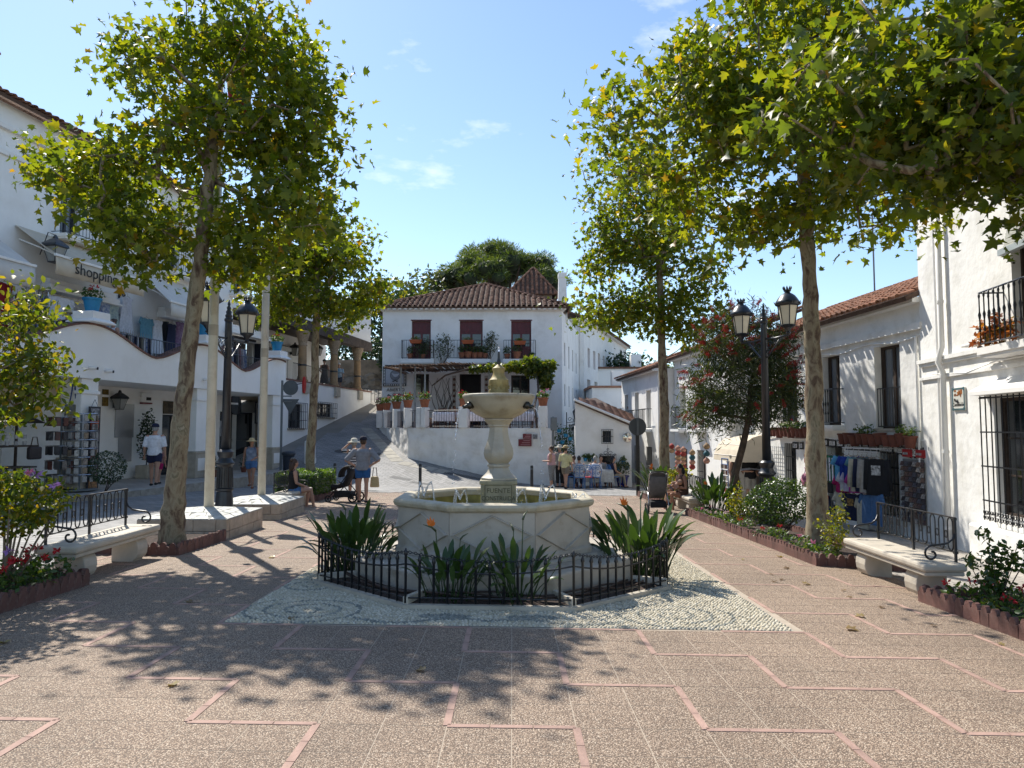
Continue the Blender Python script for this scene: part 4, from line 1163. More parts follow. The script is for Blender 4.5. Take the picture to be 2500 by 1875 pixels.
# ---------------------------------------------------------------- trees
def fib(n, g):
 d = g.normal(size=(n, 3)); return d / np.linalg.norm(d, axis=1)[:, None]
def crown_points(blobs, n, g, shell=.62):
 """clump centres spread through overlapping ellipsoids (cx, cy, cz, rx, ry, rz)"""
 vol = np.array([b[3] * b[4] * b[5] for b in blobs]); pick = g.choice(len(blobs), n, p=vol / vol.sum())
 d = fib(n, g); r = shell + (1 - shell) * g.random(n); r = np.where(g.random(n) < .35, g.random(n) ** (1 / 3), r)
 B = np.array(blobs, float)[pick]
 return B[:, :3] + d * r[:, None] * B[:, 3:6]
def grow(trunk, targets, r_base, r_tip=.008, step=.45, sag=.1):
 """limbs: every clump is joined to the nearest limb already grown, so the tree forks naturally; pipe-model radii"""
 nodes = [Vector(p) for p in trunk]; par = [-1] + list(range(len(trunk) - 1))
 nt0 = len(trunk); low = max(1, int(nt0 * .45))
 ax = Vector(trunk[-1])
 order = sorted(range(len(targets)), key=lambda i: (Vector(targets[i]) - ax).length + .2 * rnd.random())
 arr = [tuple(p) for p in nodes]
 ends = {}
 for ti in order:
  t = Vector(targets[ti]); A = np.array(arr)
  dd = np.linalg.norm(A - np.array(t), axis=1)
  dd[:low] += 50
  # prefer attaching below and towards the trunk
  dd = dd + np.maximum(0, A[:, 2] - t.z + .1) * .8
  j = int(np.argmin(dd)); p = nodes[j]
  L_ = (t - p).length; k = max(1, int(L_ / step)); pj = j
  side = Vector((rnd.uniform(-1, 1), rnd.uniform(-1, 1), rnd.uniform(-.3, .8))) * L_ * .10
  for q in range(1, k + 1):
   f = q / k; w = p.lerp(t, f) + side * math.sin(PI * f)
   nodes.append(w); arr.append(tuple(w)); par.append(pj); pj = len(nodes) - 1
  ends[ti] = pj
 n = len(nodes); load = [0.0] * n; ch = [[] for _ in range(n)]
 for i in range(n):
  if par[i] >= 0: ch[par[i]].append(i)
 for i in reversed(range(n)):
  if not ch[i]: load[i] = 1.0
  if par[i] >= 0: load[par[i]] += load[i]
 mx_ = load[0]
 rad = [max(r_tip, r_base * (load[i] / mx_) ** .46) for i in range(n)]
 return nodes, par, ch, rad
def tube_tree(b, nodes, par, ch, rad, start, sides=6, mi=0):
 """emit chains from a forest of nodes"""
 done = set(); stack = [start]
 while stack:
  s = stack.pop(); chain = [s]; c = s
  while ch[c]:
   nx = max(ch[c], key=lambda k: rad[k])
   for k in ch[c]:
    if k != nx: stack.append(('b', c, k))
   chain.append(nx); c = nx
  b_pts = [nodes[i] for i in chain if not isinstance(i, tuple)]
  if len(b_pts) > 1: b.tube(b_pts, [rad[i] for i in chain if not isinstance(i, tuple)], sides, mi)
  # branches wait as (parent, child)
  new = []
  for e in stack:
   new.append(e)
  stack = new
  while stack and isinstance(stack[-1], tuple):
   _, p, k = stack.pop(); chain = [k]; c = k
   while ch[c]:
    nx = max(ch[c], key=lambda q: rad[q])
    for q in ch[c]:
     if q != nx: stack.append(('b', c, q))
    chain.append(nx); c = nx
   b.tube([nodes[p]] + [nodes[i] for i in chain], [min(rad[p], rad[k] * 1.15)] + [rad[i] for i in chain], sides if rad[k] > .03 else 4, mi)
def plane_tree(label, x, y, trunk, r0, blobs, nclump, per, lsize, mat=None, seed=1, spread=.38, name='plane_tree', leaf='plane', bark=None, up=.45, rb=None, dz=.0, balls=0, shell=.62):
 """trunk: list of (dx, dy, z) above the base; blobs relative to the base"""
 g = np.random.default_rng(seed)
 t = thing(name, label, 'tree', on(x, y, dz), 0, 'plane trees of the square' if name == 'plane_tree' else None)
 bk = bark or BARK
 n = len(trunk)
 # trunk with burrs and flare
 tb = MB(); pts = []; rads = []
 T = [Vector(p) for p in trunk]
 for i in range(n - 1):
  for k in range(6):
   f = k / 6; z = (i + f) / (n - 1)
   pts.append(T[i].lerp(T[i + 1], f) + Vector((g.normal() * .008, g.normal() * .008, 0)))
   rads.append(r0 * (1 - .38 * z) * (1 + .05 * g.normal()) + (.09 * r0 / .15 * math.exp(-z * 14)))
 pts.append(T[-1]); rads.append(r0 * .62)
 tb.tube(pts, rads, 16)
 tb.build('trunk', bk, t, smooth=True)
 C = crown_points(blobs, int(nclump * 1.8), g, shell)
 C = C[np.argsort([-mnoise.noise(Vector(c) * .95 + Vector((seed * 3.3, 0, 0))) - .25 * mnoise.noise(Vector(c) * 2.1) for c in C])[:nclump]]; g.shuffle(C)
 sub = g.permutation(nclump)[:min(nclump, 260)]
 nodes, par, ch, rad = grow(trunk, [tuple(c) for c in C[sub]], rb or r0 * .62)
 lb = MB()
 for k in range(len(trunk)):
  for c in ch[k]:
   if c >= len(trunk):
    # a limb leaving the trunk
    st = [(k, c)]
    while st:
     p, q = st.pop(); chain = [q]; e = q
     while ch[e]:
      nx = max(ch[e], key=lambda i_: rad[i_])
      for i_ in ch[e]:
       if i_ != nx: st.append((e, i_))
      chain.append(nx); e = nx
     lb.tube([nodes[p]] + [nodes[i_] for i_ in chain], [min(rad[p], rad[q] * 1.2)] + [rad[i_] for i_ in chain], 7 if rad[q] > .04 else 4)
 lb.build('limbs', bk, t, smooth=True)
 P = np.repeat(C, per, axis=0) + g.normal(size=(nclump * per, 3)) * np.array([spread, spread, spread * .62])
 leaves('crown', P, lsize, leaf, mat or LGREEN, t, up=up, droop=.35, seed=seed + 3)
 if balls:
  b = MB()
  for q in P[g.permutation(len(P))[:balls]]: b.ball(q - np.array([0, 0, .12]), .017, 6, 4)
  b.build('seed_balls', M('seed_ball', (.05, .045, .02), .9, .2), t)['kind'] = 'stuff'
 return t
plane_tree('plane tree with leaning mottled trunk in the left foreground', -5.2, 10.95,
   [(0, 0, 0), (.03, .02, .8), (.07, .03, 1.7), (.14, .05, 2.7), (.22, .06, 3.6), (.3, .1, 4.6), (.38, .15, 5.8), (.4, .2, 7.2)], .145,
   [(.3, .4, 5.5, 2.1, 1.4, 1.45), (.45, .5, 7.2, 1.9, 1.3, 1.4), (-1.9, .9, 6.2, .9, .9, .6), (1.3, .2, 4.9, 1.1, .9, .65), (-.3, .4, 4.8, .9, 1.0, .4), (1.7, .5, 6.6, .7, .8, .5), (-.9, .6, 7.7, .8, .8, .7), (.4, .9, 8.7, 1.3, .9, .8), (-2.4, 1.1, 6.5, .6, .6, .4), (2.2, .5, 7.3, .5, .6, .35)],
   560, 18, .13, seed=21, balls=140, spread=.27)
plane_tree('slender plane tree rising out of the clipped hedge on the left', -6.05, 21.4,
   [(0, 0, 0), (.0, 0, 1.2), (.05, 0, 2.6), (.1, 0, 4.2), (.1, 0, 5.6), (.1, 0, 7.6)], .14,
   [(.2, 0, 6.4, 2.1, 1.9, 1.4), (.1, 0, 8.0, 1.5, 1.5, 1.3), (1.7, -.2, 5.9, 1.0, 1.0, .7), (-1.3, 0, 5.9, 1.0, 1.1, .7)],
   420, 18, .14, seed=22, balls=60, spread=.28)
plane_tree('plane tree with pale flaking trunk beside the T-shirt stall on the right', 4.95, 11.6,
   [(0, 0, 0), (0, 0, 1.0), (.0, .02, 2.2), (.0, .03, 3.4), (-.02, .05, 4.6), (-.05, .05, 5.8), (-.1, .05, 7.4)], .16,
   [(-.7, 0, 6.5, 1.9, 1.8, 1.4), (-.5, .2, 8.2, 1.9, 1.9, 1.4), (-1.9, -.2, 7.2, .9, 1.1, 1.1), (1.2, .2, 5.7, 1.1, 1.3, .5), (-1.7, 0, 5.3, .8, .9, .5), (1.0, 0, 7.3, 1.1, 1.1, .8), (-2.9, .3, 7.5, .7, .8, .9), (-2.5, .2, 6.3, .7, .8, .6)],
   600, 18, .135, seed=23, balls=140, spread=.28)
plane_tree('big plane tree reaching in from the right edge with heavy limbs', 6.75, 8.6,
   [(0, 0, 0), (0, 0, 1.2), (-.04, 0, 2.6), (-.12, -.02, 3.8), (-.3, -.05, 4.9), (-.6, -.1, 5.6)], .19,
   [(-1.7, -.2, 5.7, 1.3, 1.3, .7), (-.4, 0, 6.0, 1.6, 1.5, 1.1), (-2.9, .2, 6.2, .9, 1.0, .6), (-.3, .3, 4.75, 1.0, 1.2, .45), (-.8, .2, 7.1, 1.9, 1.4, .9)],
   430, 17, .15, LGREEN_D, seed=24, balls=60, rb=.15, spread=.28)
plane_tree('plane tree with straight trunk behind the grey pushchair, crown yellowing', 4.85, 22.7,
   [(0, 0, 0), (0, 0, 1.4), (.02, 0, 3.0), (-.02, 0, 4.5), (-.05, 0, 6.0), (-.1, 0, 8.2)], .17,
   [(-.4, 0, 7.0, 2.3, 2.0, 1.8), (-.6, 0, 9.2, 2.0, 1.8, 1.6), (-1.2, 0, 10.8, 1.5, 1.3, 1.0), (-2.0, 0, 6.2, 1.1, 1.2, .8), (.9, 0, 5.8, 1.4, 1.3, .8)],
   560, 18, .15, LGREEN_D, seed=25, balls=80, spread=.3)
# young tree at the left edge
plane_tree('young tree with drooping leaflets at the far left edge', -5.75, 7.35,
   [(0, 0, 0), (.02, 0, .7), (.05, 0, 1.4), (.1, 0, 2.1), (.12, 0, 2.8)], .05,
   [(.25, 0, 2.35, .72, .7, .5), (.35, 0, 3.05, .5, .5, .4), (.55, -.1, 2.1, .5, .45, .35)], 120, 24, .075, YOUNGL if False else HIBL, seed=31, spread=.15,
   name='young_tree', leaf='oval', up=.35, rb=.035)
# bottlebrush tree
def bottlebrush(x, y):
 g = np.random.default_rng(41)
 t = thing('bottlebrush_tree', 'dark bottlebrush tree with red flower spikes beside the right lamp post', 'tree', on(x, y, .05))
 trunk = [(0, 0, 0), (.08, 0, .5), (.2, 0, 1.1), (.38, 0, 1.7), (.55, 0, 2.4), (.6, 0, 3.2)]
 b = MB(); b.tube([Vector(p) for p in trunk], [.12, .1, .09, .085, .07, .05], 12); b.build('trunk', BARK_D, t, smooth=True)
 blobs = [(.4, 0, 3.3, 1.5, 1.2, 1.1), (.5, 0, 4.3, 1.3, 1.0, .9), (-.5, -.1, 2.6, .7, .8, .6), (1.2, 0, 2.9, .7, .8, .7)]
 C = crown_points(blobs, 460, g, .55)
 nodes, par, ch, rad = grow(trunk, [tuple(c) for c in C[:150]], .06, .006)
 lb = MB()
 for i in range(len(trunk), len(nodes)):
  lb.tube([nodes[par[i]], nodes[i]], [min(rad[par[i]], rad[i] * 1.3), rad[i]], 4, cap=False)
 lb.build('limbs', BARK_D, t)
 P = np.repeat(C, 40, axis=0) + g.normal(size=(460 * 40, 3)) * .16
 leaves('crown', P, .17, 'needle', BRUSHL, t, up=.15, droop=.3, seed=42)
 # flower spikes, mostly near the outside
 ctr = np.array([.45, 0, 3.4]); dist = np.linalg.norm((C - ctr) / np.array([1.4, 1.2, 1.4]), axis=1)
 top = np.argsort(-(dist + .42 * (C[:, 2] - 3) + g.normal(size=460) * .15))[:190]
 for i in top:
  d = (C[i] - ctr); d /= np.linalg.norm(d); d = d + g.normal(size=3) * .35; d[2] -= .1; d /= np.linalg.norm(d)
  n_ = 110; f = g.random(n_); ax = C[i] + d * .1; L_ = .2 * g.uniform(.7, 1.2)
  o = fib(n_, g); o -= d * (o @ d)[:, None] * .8
  leaves('flower_spike', ax + d * (f[:, None] * L_), .06, 'needle', BRUSHR, t, up=0.0, out=o * 3, seed=int(i))
bottlebrush(5.35, 17.7)
# ---------------------------------------------------------------- shrubs and flowers
def shrub(label, x, y, blobs, n, size, kind, mat, stems=0, name='shrub', cat='shrub', seed=1, up=.4, stem_mat=None, group=None, base=(0, 0), dz=.05, shell=.7, rstem=.012, out=False, parent=None, smx=1):
 g = np.random.default_rng(seed)
 t = thing(name, label, cat, on(x, y, dz), 0, group)
 P = crown_points(blobs, n, g, shell)
 ov = None
 if out:
  c = np.mean(np.array(blobs)[:, :3], axis=0); ov = P - c; ov /= np.linalg.norm(ov, axis=1)[:, None] + 1e-6
 leaves('foliage', P, size, kind, mat, t, up=up, seed=seed, out=ov)
 if stems:
  b = MB()
  for k in range(stems):
   e = P[int(g.integers(0, n))]; m_ = e * .5; m_[2] *= .9
   b.tube([(g.normal() * .05, g.normal() * .05, -.06), tuple(m_ * (.7, .7, .8)), tuple(e)], [rstem, rstem * .8, rstem * .35], 5)
  b.build('stems', stem_mat or BARK, t, smooth=True)['kind'] = 'stuff'
 return t
def flower_heads(t, pts, r, mat, seed=1, name='flower_head'):
 g = np.random.default_rng(seed)
 for i, p in enumerate(pts):
  q = np.array(p) + fib(16, g) * r * np.array([1, 1, .6])
  o = q - np.array(p); o /= np.linalg.norm(o, axis=1)[:, None] + 1e-6
  leaves(name, q - o * r * .5, r * .95, 'diamond', mat, t, up=.2, out=o, seed=seed + i)
t = shrub('leafy hibiscus bush with mauve flowers in the left bed', -5.1, 7.25, [(0, 0, .95, .62, .55, .27), (-.25, 0, 1.08, .45, .45, .22), (.1, 0, .72, .4, .4, .16)], 2300, .062, 'oval', HIBL, 14, 'hibiscus_bush', 'bush', 51, .3, M('hibiscus_stem', (.2, .15, .1), .9, .2), rstem=.017, shell=.5)
flower_heads(t, [(-.2, -.2, 1.27), (.36, -.15, 1.2), (.08, -.35, 1.13), (.52, -.1, 1.1), (.3, -.4, .5)], .05, PURPF, 52)
flower_heads(t, [(.34, -.2, 1.23)], .05, PINKF, 53)
def geranium(x, y, label, n=160, r=.2, heads=3, mat=None, seed=1, group='geraniums in the beds', h=.2):
 g = random.Random(seed)
 t = shrub(label, x, y, [(0, 0, h * .6, r, r, h * .55)], n, .055, 'oval', GERL, 6, 'geranium', 'flower', seed, .5, M('geranium_stem', (.06, .08, .03), .8, .2), group, rstem=.005)
 flower_heads(t, [(g.uniform(-r, r) * .7, g.uniform(-r, r) * .7, h * g.uniform(1.0, 1.4)) for _ in range(heads)], .045, mat or REDF, seed + 1)
 return t
for i, (x, y, l, k, hd) in enumerate([(-4.95, 6.85, 'red geranium clump nearest the left picture edge', 260, 4), (-4.93, 7.3, 'red geranium clump under the hibiscus stems', 260, 5), (-5.0, 7.75, 'red geranium clump before the left bench leg', 260, 3), (-5.5, 6.9, 'red geranium clump behind the hibiscus stems', 200, 2), (-5.35, 7.85, 'red geranium clump at the corner of the left bench', 220, 3)]):
 geranium(x, y, l, k, .26, hd, seed=60 + i, h=.28)
for i, (x, y, l, mt, hd) in enumerate([(4.72, 7.45, 'low red geranium at the corner of the right front bed', REDF, 3), (4.8, 6.9, 'red geranium right of the leafy shrub in the front bed', REDF, 3), (4.7, 6.3, 'pink geranium near the right picture edge', PINKF, 3), (5.1, 7.5, 'red geranium behind the leafy shrub in the front bed', REDF, 2)]):
 geranium(x, y, l, 200, .24, hd, mt, 70 + i, h=.2)
for i, (x, y, l, mt, hd) in enumerate([(4.55, 10.6, 'low mauve flowering plant at the front corner of the right bed', PINKF, 2), (4.6, 11.5, 'low green plant at the foot of the flaking plane trunk', PINKF, 1), (4.55, 12.6, 'red flowering plant before the round bush', REDF, 2), (4.55, 14.3, 'red flowering plant by the edging left of the round bush', REDF, 2), (4.55, 15.5, 'pale flowering plant beneath the bottlebrush tree', WPINKF, 4), (4.6, 16.4, 'pale pink flowering plant next to the bottlebrush trunk', WPINKF, 3), (4.6, 17.2, 'small pink flower at the far end of the right bed', PINKF, 2)]):
 geranium(x, y, l, 260, .3, hd, mt, 80 + i, h=.18)
for i, (x, y, l, mt, hd) in enumerate([(4.55, 21.4, 'low pink flowers beside the pushchair wheel', WPINKF, 4), (4.5, 22.4, 'low pink flowers beside the black sign post', PINKF, 4), (4.75, 21.2, 'red rose by the seated mother', REDF, 2)]):
 geranium(x, y, l, 160, .25, hd, mt, 90 + i, h=.22)
shrub('round glossy green bush in front of the right lamp post', 5.05, 13.55, [(0, 0, .62, .58, .55, .42), (.25, -.1, .72, .4, .4, .36), (-.25, 0, .55, .42, .42, .34), (.05, .1, .85, .36, .36, .25)], 4200, .05, 'oval', BUSHL, 12, 'round_bush', 'bush', 101, .35, BARK_D, shell=.82, out=True)
shrub('clipped box hedge around the slender plane tree', -6.12, 21.3, [(0, 0, .42, .01, .01, .01)], 1, .01, 'diamond', HEDGEL, 0, 'hedge', 'hedge', 1)
hd = COL.objects[-1].parent if COL.objects[-1].parent else None
g = np.random.default_rng(7); n = 6500
Q = g.uniform(-1, 1, (n, 3)) * np.array([.58, 1.1, .32]); k = g.integers(0, 3, n); sg = np.sign(Q[np.arange(n), k]); lim = np.array([.58, 1.1, .32])
Q[np.arange(n), k] = sg * (lim[k] + g.normal(size=n) * .018)
ov = np.zeros((n, 3)); ov[np.arange(n), k] = sg
leaves('clipped_face', Q + np.array([0, 0, .42]), .05, 'oval', HEDGEL, hd, up=.2, out=ov, seed=8)
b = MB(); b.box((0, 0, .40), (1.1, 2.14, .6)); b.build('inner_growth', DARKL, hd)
shrub('dark round bush in a clay ring on the arcade sidewalk', -10.15, 17.9, [(0, 0, .55, .42, .42, .42)], 1800, .05, 'oval', DARKL, 4, 'round_bush', 'bush', 103, .35, BARK_D, shell=.85, out=True, dz=.3)
shrub('upright shrub with shiny pointed leaves in the right front bed', 4.82, 7.2, [(0, 0, .3, .16, .16, .2), (.05, 0, .55, .17, .15, .16), (-.22, 0, .5, .1, .1, .1), (.36, 0, .66, .14, .1, .09), (-.08, 0, .78, .09, .09, .09), (.2, 0, .5, .1, .1, .1)], 520, .06, 'oval', BUSHL, 12, 'leafy_shrub', 'shrub', 104, .3, BARK_D, shell=.3, rstem=.008)
shrub('yellowish young shrub between the flaking plane trunk and the bench', 4.72, 10.45, [(0, 0, .35, .22, .2, .22), (.05, 0, .66, .14, .14, .2), (.1, 0, .92, .06, .06, .12), (-.2, 0, .5, .12, .12, .1)], 620, .045, 'oval', YOUNGL, 9, 'young_shrub', 'shrub', 105, .3, shell=.3, rstem=.006)
shrub('yellow leaved shrub beside the leaning bottlebrush trunk', 4.9, 15.6, [(0, 0, .4, .25, .25, .3), (.05, 0, .75, .12, .12, .2), (.2, .1, .3, .25, .2, .2)], 600, .06, 'oval', YOUNGL, 8, 'young_shrub', 'shrub', 106, .3, shell=.3, rstem=.006)
shrub('bright green shrub behind the grey pushchair', 4.85, 21.6, [(0, 0, .6, .35, .35, .4), (.25, 0, .85, .3, .3, .25)], 900, .075, 'oval', YOUNGL, 8, 'young_shrub', 'shrub', 107, .3, shell=.4)
strelitzia(4.85, 17.2, 54, 1.0, 'dark bird of paradise plant at the end of the right bed', [(3.2, 1, .9)], 'bird of paradise plants in the right beds', .3, 12, .05)
strelitzia(4.7, 23.0, 60, 1.15, 'bird of paradise with orange flowers behind the black sign post', [(3.2, 1, 1.1), (2.4, 1, 1.2), (.4, 1, 1.35)], 'bird of paradise plants in the right beds', .4, 13, .05)
# fallen leaves on the paving
LEAFF = leafmat('fallen_leaf', [(0, (.12, .07, .03)), (.6, (.22, .15, .06)), (1, (.3, .25, .1))], .2)
P = [(rnd.uniform(-4.5, 4.4), rnd.uniform(4, 15)) for _ in range(22)] + [(rnd.uniform(3.2, 4.5), rnd.uniform(6.5, 11)) for _ in range(10)]
P = [p for p in P if not (abs(p[0]) < 2.3 and 7 < p[1] < 11.3)]
o = leaves('fallen_leaves', [tuple(on(p[0], p[1], .012)) for p in P], .09, 'plane', LEAFF, None, up=.93, seed=5)
tag(o, 'dry fallen leaves scattered over the paving', 'leaves', kind='stuff')
# ---------------------------------------------------------------- facade frames
class Fr:
 """a facade's own axes: x along it (left to right seen from outside), y inwards, z up"""
 def __init__(s, ox, oy, rz): s.o = Vector((ox, oy, 0)); s.rz = rz; s.d = Vector((math.cos(rz), math.sin(rz), 0)); s.n = Vector((-math.sin(rz), math.cos(rz), 0))
 def hit(s, u, v, ly=0.0):
  r = ray(u, v); c = Vector((0, 0, CAMZ)); p0 = s.o + s.n * ly
  t = (p0 - c).dot(s.n) / r.dot(s.n); p = c + r * t
  return (p - s.o).dot(s.d), p.z
 def w(s, x, y, z): return s.o + s.d * x + s.n * y + Vector((0, 0, z))
 def thing(s, name, label, cat, x=0, y=0, z=0, group=None): return thing(name, label, cat, s.w(x, y, z), s.rz, group)
def french_window(parent, x0, x1, z0, z1, y, frame, glass, leaves_=2, rows=3, name='window', fw=.06):
 b = MB()
 b.box(((x0 + x1) / 2, y, z1 - fw / 2), (x1 - x0, .07, fw)); b.box(((x0 + x1) / 2, y, z0 + fw / 2), (x1 - x0, .07, fw))
 for x in [x0 + fw / 2, x1 - fw / 2]: b.box((x, y, (z0 + z1) / 2), (fw, .07, z1 - z0 - .002))
 w = (x1 - x0 - 2 * fw) / leaves_
 for i in range(leaves_):
  a = x0 + fw + i * w
  for x in (a + fw * .4, a + w - fw * .4): b.box((x, y + .004, (z0 + z1) / 2), (fw * .8, .05, z1 - z0 - 2 * fw))
  for r in range(1, rows):
   b.box((a + w / 2, y + .006, z0 + fw + (z1 - z0 - 2 * fw) * r / rows), (w - fw * 1.6, .03, .03))
 win = b.build(name, frame, parent)
 for i in range(leaves_):
  a = x0 + fw + i * w
  for r in range(rows):
   h0 = z0 + fw + (z1 - z0 - 2 * fw) * r / rows; h1 = z0 + fw + (z1 - z0 - 2 * fw) * (r + 1) / rows
   p = MB(); p.add([(a + .03, y + .012, h0), (a + w - .03, y + .012, h0), (a + w - .03, y + .012, h1), (a + .03, y + .012, h1)], [(0, 1, 2, 3)])
   p.build('pane', glass, win)
 return win
def grille(parent, x0, x1, z0, z1, y, n=8, cross=2, r=.009, name='grille', mat=None):
 b = MB()
 for i in range(n + 1): b.cyl((x0 + (x1 - x0) * i / n, y, z0), (x0 + (x1 - x0) * i / n, y, z1), r, n=5)
 for k in range(cross + 1): b.box(((x0 + x1) / 2, y, z0 + (z1 - z0) * k / max(1, cross)), (x1 - x0 + .03, .012, .025))
 return b.build(name, mat or IRON, parent)
def balcony(parent, x0, x1, z, proj, H_=1.0, n=12, slab=TRIM, mat=None, belly=0.0, ornate=False, slab_t=.1):
 b = MB(); b.span((x0, -proj, z - slab_t), (x1, .05, z)); b.span((x0 + .04, -proj + .04, z - slab_t - .05), (x1 - .04, .05, z - slab_t)); s = b.build('balcony_slab', slab, parent)
 mt = mat or IRON
 rail = MB(); x0r, x1r, yr = x0 + .04, x1 - .04, -proj + .05
 rail.tube([(x0r, 0.03, z + H_), (x0r, yr, z + H_), (x1r, yr, z + H_), (x1r, .03, z + H_)], .016, 6)
 rail.tube([(x0r, 0.03, z + .07), (x0r, yr, z + .07), (x1r, yr, z + .07), (x1r, .03, z + .07)], .012, 6)
 rl_ = rail.build('balcony_rail', mt, parent)
 bm_ = MB()
 if ornate: bm_.tube([(0, 0, .07), (0, 0, H_ * .28), (0, 0, H_ * .33), (0, 0, H_ * .38), (0, 0, H_ * .5), (0, 0, H_ * .6), (0, 0, H_ * .66), (0, 0, H_ * .9), (0, 0, H_ * .94), (0, 0, H_)], [.012, .011, .024, .013, .012, .026, .012, .011, .02, .012], 7)
 else: bm_.tube([(0, 0, .07), (0, 0, H_)], .009, 5)
 me = bm_.mesh('baluster', mt, ornate)
 for i in range(n + 1): obj('baluster', me, rl_, (x0r + (x1r - x0r) * i / n, yr, z))
 for sx in (x0r, x1r):
  for j in range(1, max(2, int(proj / .14))): obj('baluster', me, rl_, (sx, yr + (proj) * j / max(2, int(proj / .14)), z))
 return s
def wall_lantern(fr, x, z, label, y=-.02, group=None, arm=.0, s=1.0):
 t = fr.thing('wall_lantern', label, 'lantern', x, y - arm, z, group)
 b = MB()
 for q in ((-1, -1), (1, -1), (1, 1), (-1, 1)): b.tube([(q[0] * .09 * s, q[1] * .09 * s, 0), (q[0] * .17 * s, q[1] * .17 * s, .36 * s)], .012 * s, 4)
 b.box((0, 0, 0), (.2 * s, .2 * s, .02)); b.box((0, 0, .36 * s), (.38 * s, .38 * s, .02)); b.build('frame', IRONB, t)
 b = MB(); b.lathe([(.115 * s, .015), (.22 * s, .35 * s)], (0, 0, 0), 4); b.build('glass', M('lantern_glass', (.30, .30, .28), .3, .1), t)
 b = MB(); b.lathe([(.29 * s, .365 * s), (.27 * s, .42 * s), (.12 * s, .53 * s), (.06 * s, .56 * s), (.05 * s, .6 * s), (.02, .65 * s)], (0, 0, 0), 4); b.build('roof', IRONB, t)
 if arm: b = MB(); b.tube([(0, arm, .2 * s), (0, arm * .5, .72 * s), (0, 0, .64 * s)], .014, 6); b.build('bracket', IRONB, t)
 else: b = MB(); b.box((0, .16 * s, .2 * s), (.06, .16 * s, .3 * s)); b.build('bracket', IRONB, t)
 return t
def garment(fr, x, y, z, kind, mat, label, w=.46, h=.68, group=None, rz=0.0, print_=None, hanger=True):
 """z is the hanging point (shoulder line); the cloth has a front and a back with folds between"""
 t = fr.thing('garment', label, 'clothing', x, y, z, group); t.rotation_euler.z += rz
 b = MB(); N = 9; R_ = random.Random(int((x + z) * 1000))
 ph = R_.uniform(0, 6)
 rows = []
 for i in range(8):
  f = i / 7; hw = w / 2 * (1.0 if kind != 'dress' else (.62 + .55 * f)) * (1 + .06 * f)
  if i == 0: hw = w * .46
  rows.append((hw, -h * f))
 for sgn in (-1, 1):
  for hw, zz in rows:
   for j in range(N):
    q = -1 + 2 * j / (N - 1)
    yy = sgn * (.045 * (1 - q * q) + .012 * math.sin(q * 9 + ph + sgn) * (-zz / h + .15))
    sh = -.05 * abs(q) if zz == 0 else 0
    nk = -.05 * max(0, 1 - abs(q) * 3) if zz == 0 else 0
    b.v.append((q * hw, yy, zz + sh + nk))
 M_ = 8 * N
 for sg in (0, 1):
  for i in range(7):
   for j in range(N - 1):
    a = sg * M_ + i * N + j; f = (a, a + 1, a + N + 1, a + N)
    b.f.append(f if sg else tuple(reversed(f))); b.m.append(0)
 for i in range(7):
  for j in (0, N - 1):
   a = i * N + j; f = (a, a + N, a + N + M_, a + M_); b.f.append(f); b.m.append(0)
 b.build('cloth', mat, t, smooth=True)
 if kind in ('tee', 'long', 'polo'):
  for sx in (-1, 1):
   c = MB(); L_ = .2 if kind != 'long' else h * .8
   p0 = Vector((sx * w * .42, 0, -.06)); d = Vector((sx * (.55 if kind != 'long' else .12), 0, -1)).normalized()
   c.tube([p0 - d * .03, p0 + d * L_ * .5, p0 + d * L_], [.08, .07, .06 if kind != 'long' else .045], 8)
   for k_ in range(len(c.v)): c.v[k_] = (c.v[k_][0], c.v[k_][1] * .45, c.v[k_][2])
   c.build('sleeve', mat, t, smooth=True)
 if print_:
  c = MB(); c.box((0, -.066, -h * .33), (w * .4, .004, h * .26)); c.build('print', print_, t)
 if hanger:
  c = MB(); c.tube([(-w * .38, 0, -.05), (0, 0, .03), (w * .38, 0, -.05)], .006, 4); c.tube([(0, 0, .03), (0, 0, .08), (.02, 0, .11), (.0, 0, .13)], .004, 4); c.build('hanger', M('hanger', (.35, .22, .1), .6, .1), t)
 return t
def potted(label, loc, pot_mat, r=.2, h=.32, fl=None, leaf=None, n=220, size=.06, plant_h=.25, group=None, name='flower_pot', rz=0, seed=1, rim=True, cat='flower pot', kind='oval', heads=4):
 t = thing(name, label, cat, loc, rz, group)
 b = MB(); b.lathe([(r * .68, 0), (r * .95, h * .86)] + ([(r * 1.06, h * .86), (r * 1.08, h)] if rim else [(r, h)]) + [(r * .92, h), (r * .88, h * .9)], (0, 0, 0), 16); b.build('pot', pot_mat, t, auto=40)
 g = np.random.default_rng(seed)
 if n:
  P = crown_points([(0, 0, h + plant_h * .45, r * 1.25, r * 1.25, plant_h * .6)], n, g, .4)
  leaves('plant', P, size, kind, leaf or GERL, t, up=.4, seed=seed)['kind'] = 'stuff'
 if fl: flower_heads(t, [(g.uniform(-1, 1) * r, g.uniform(-1, 0) * r, h + plant_h * g.uniform(.6, 1.15)) for _ in range(heads)], r * .26, fl, seed + 1)
 return t
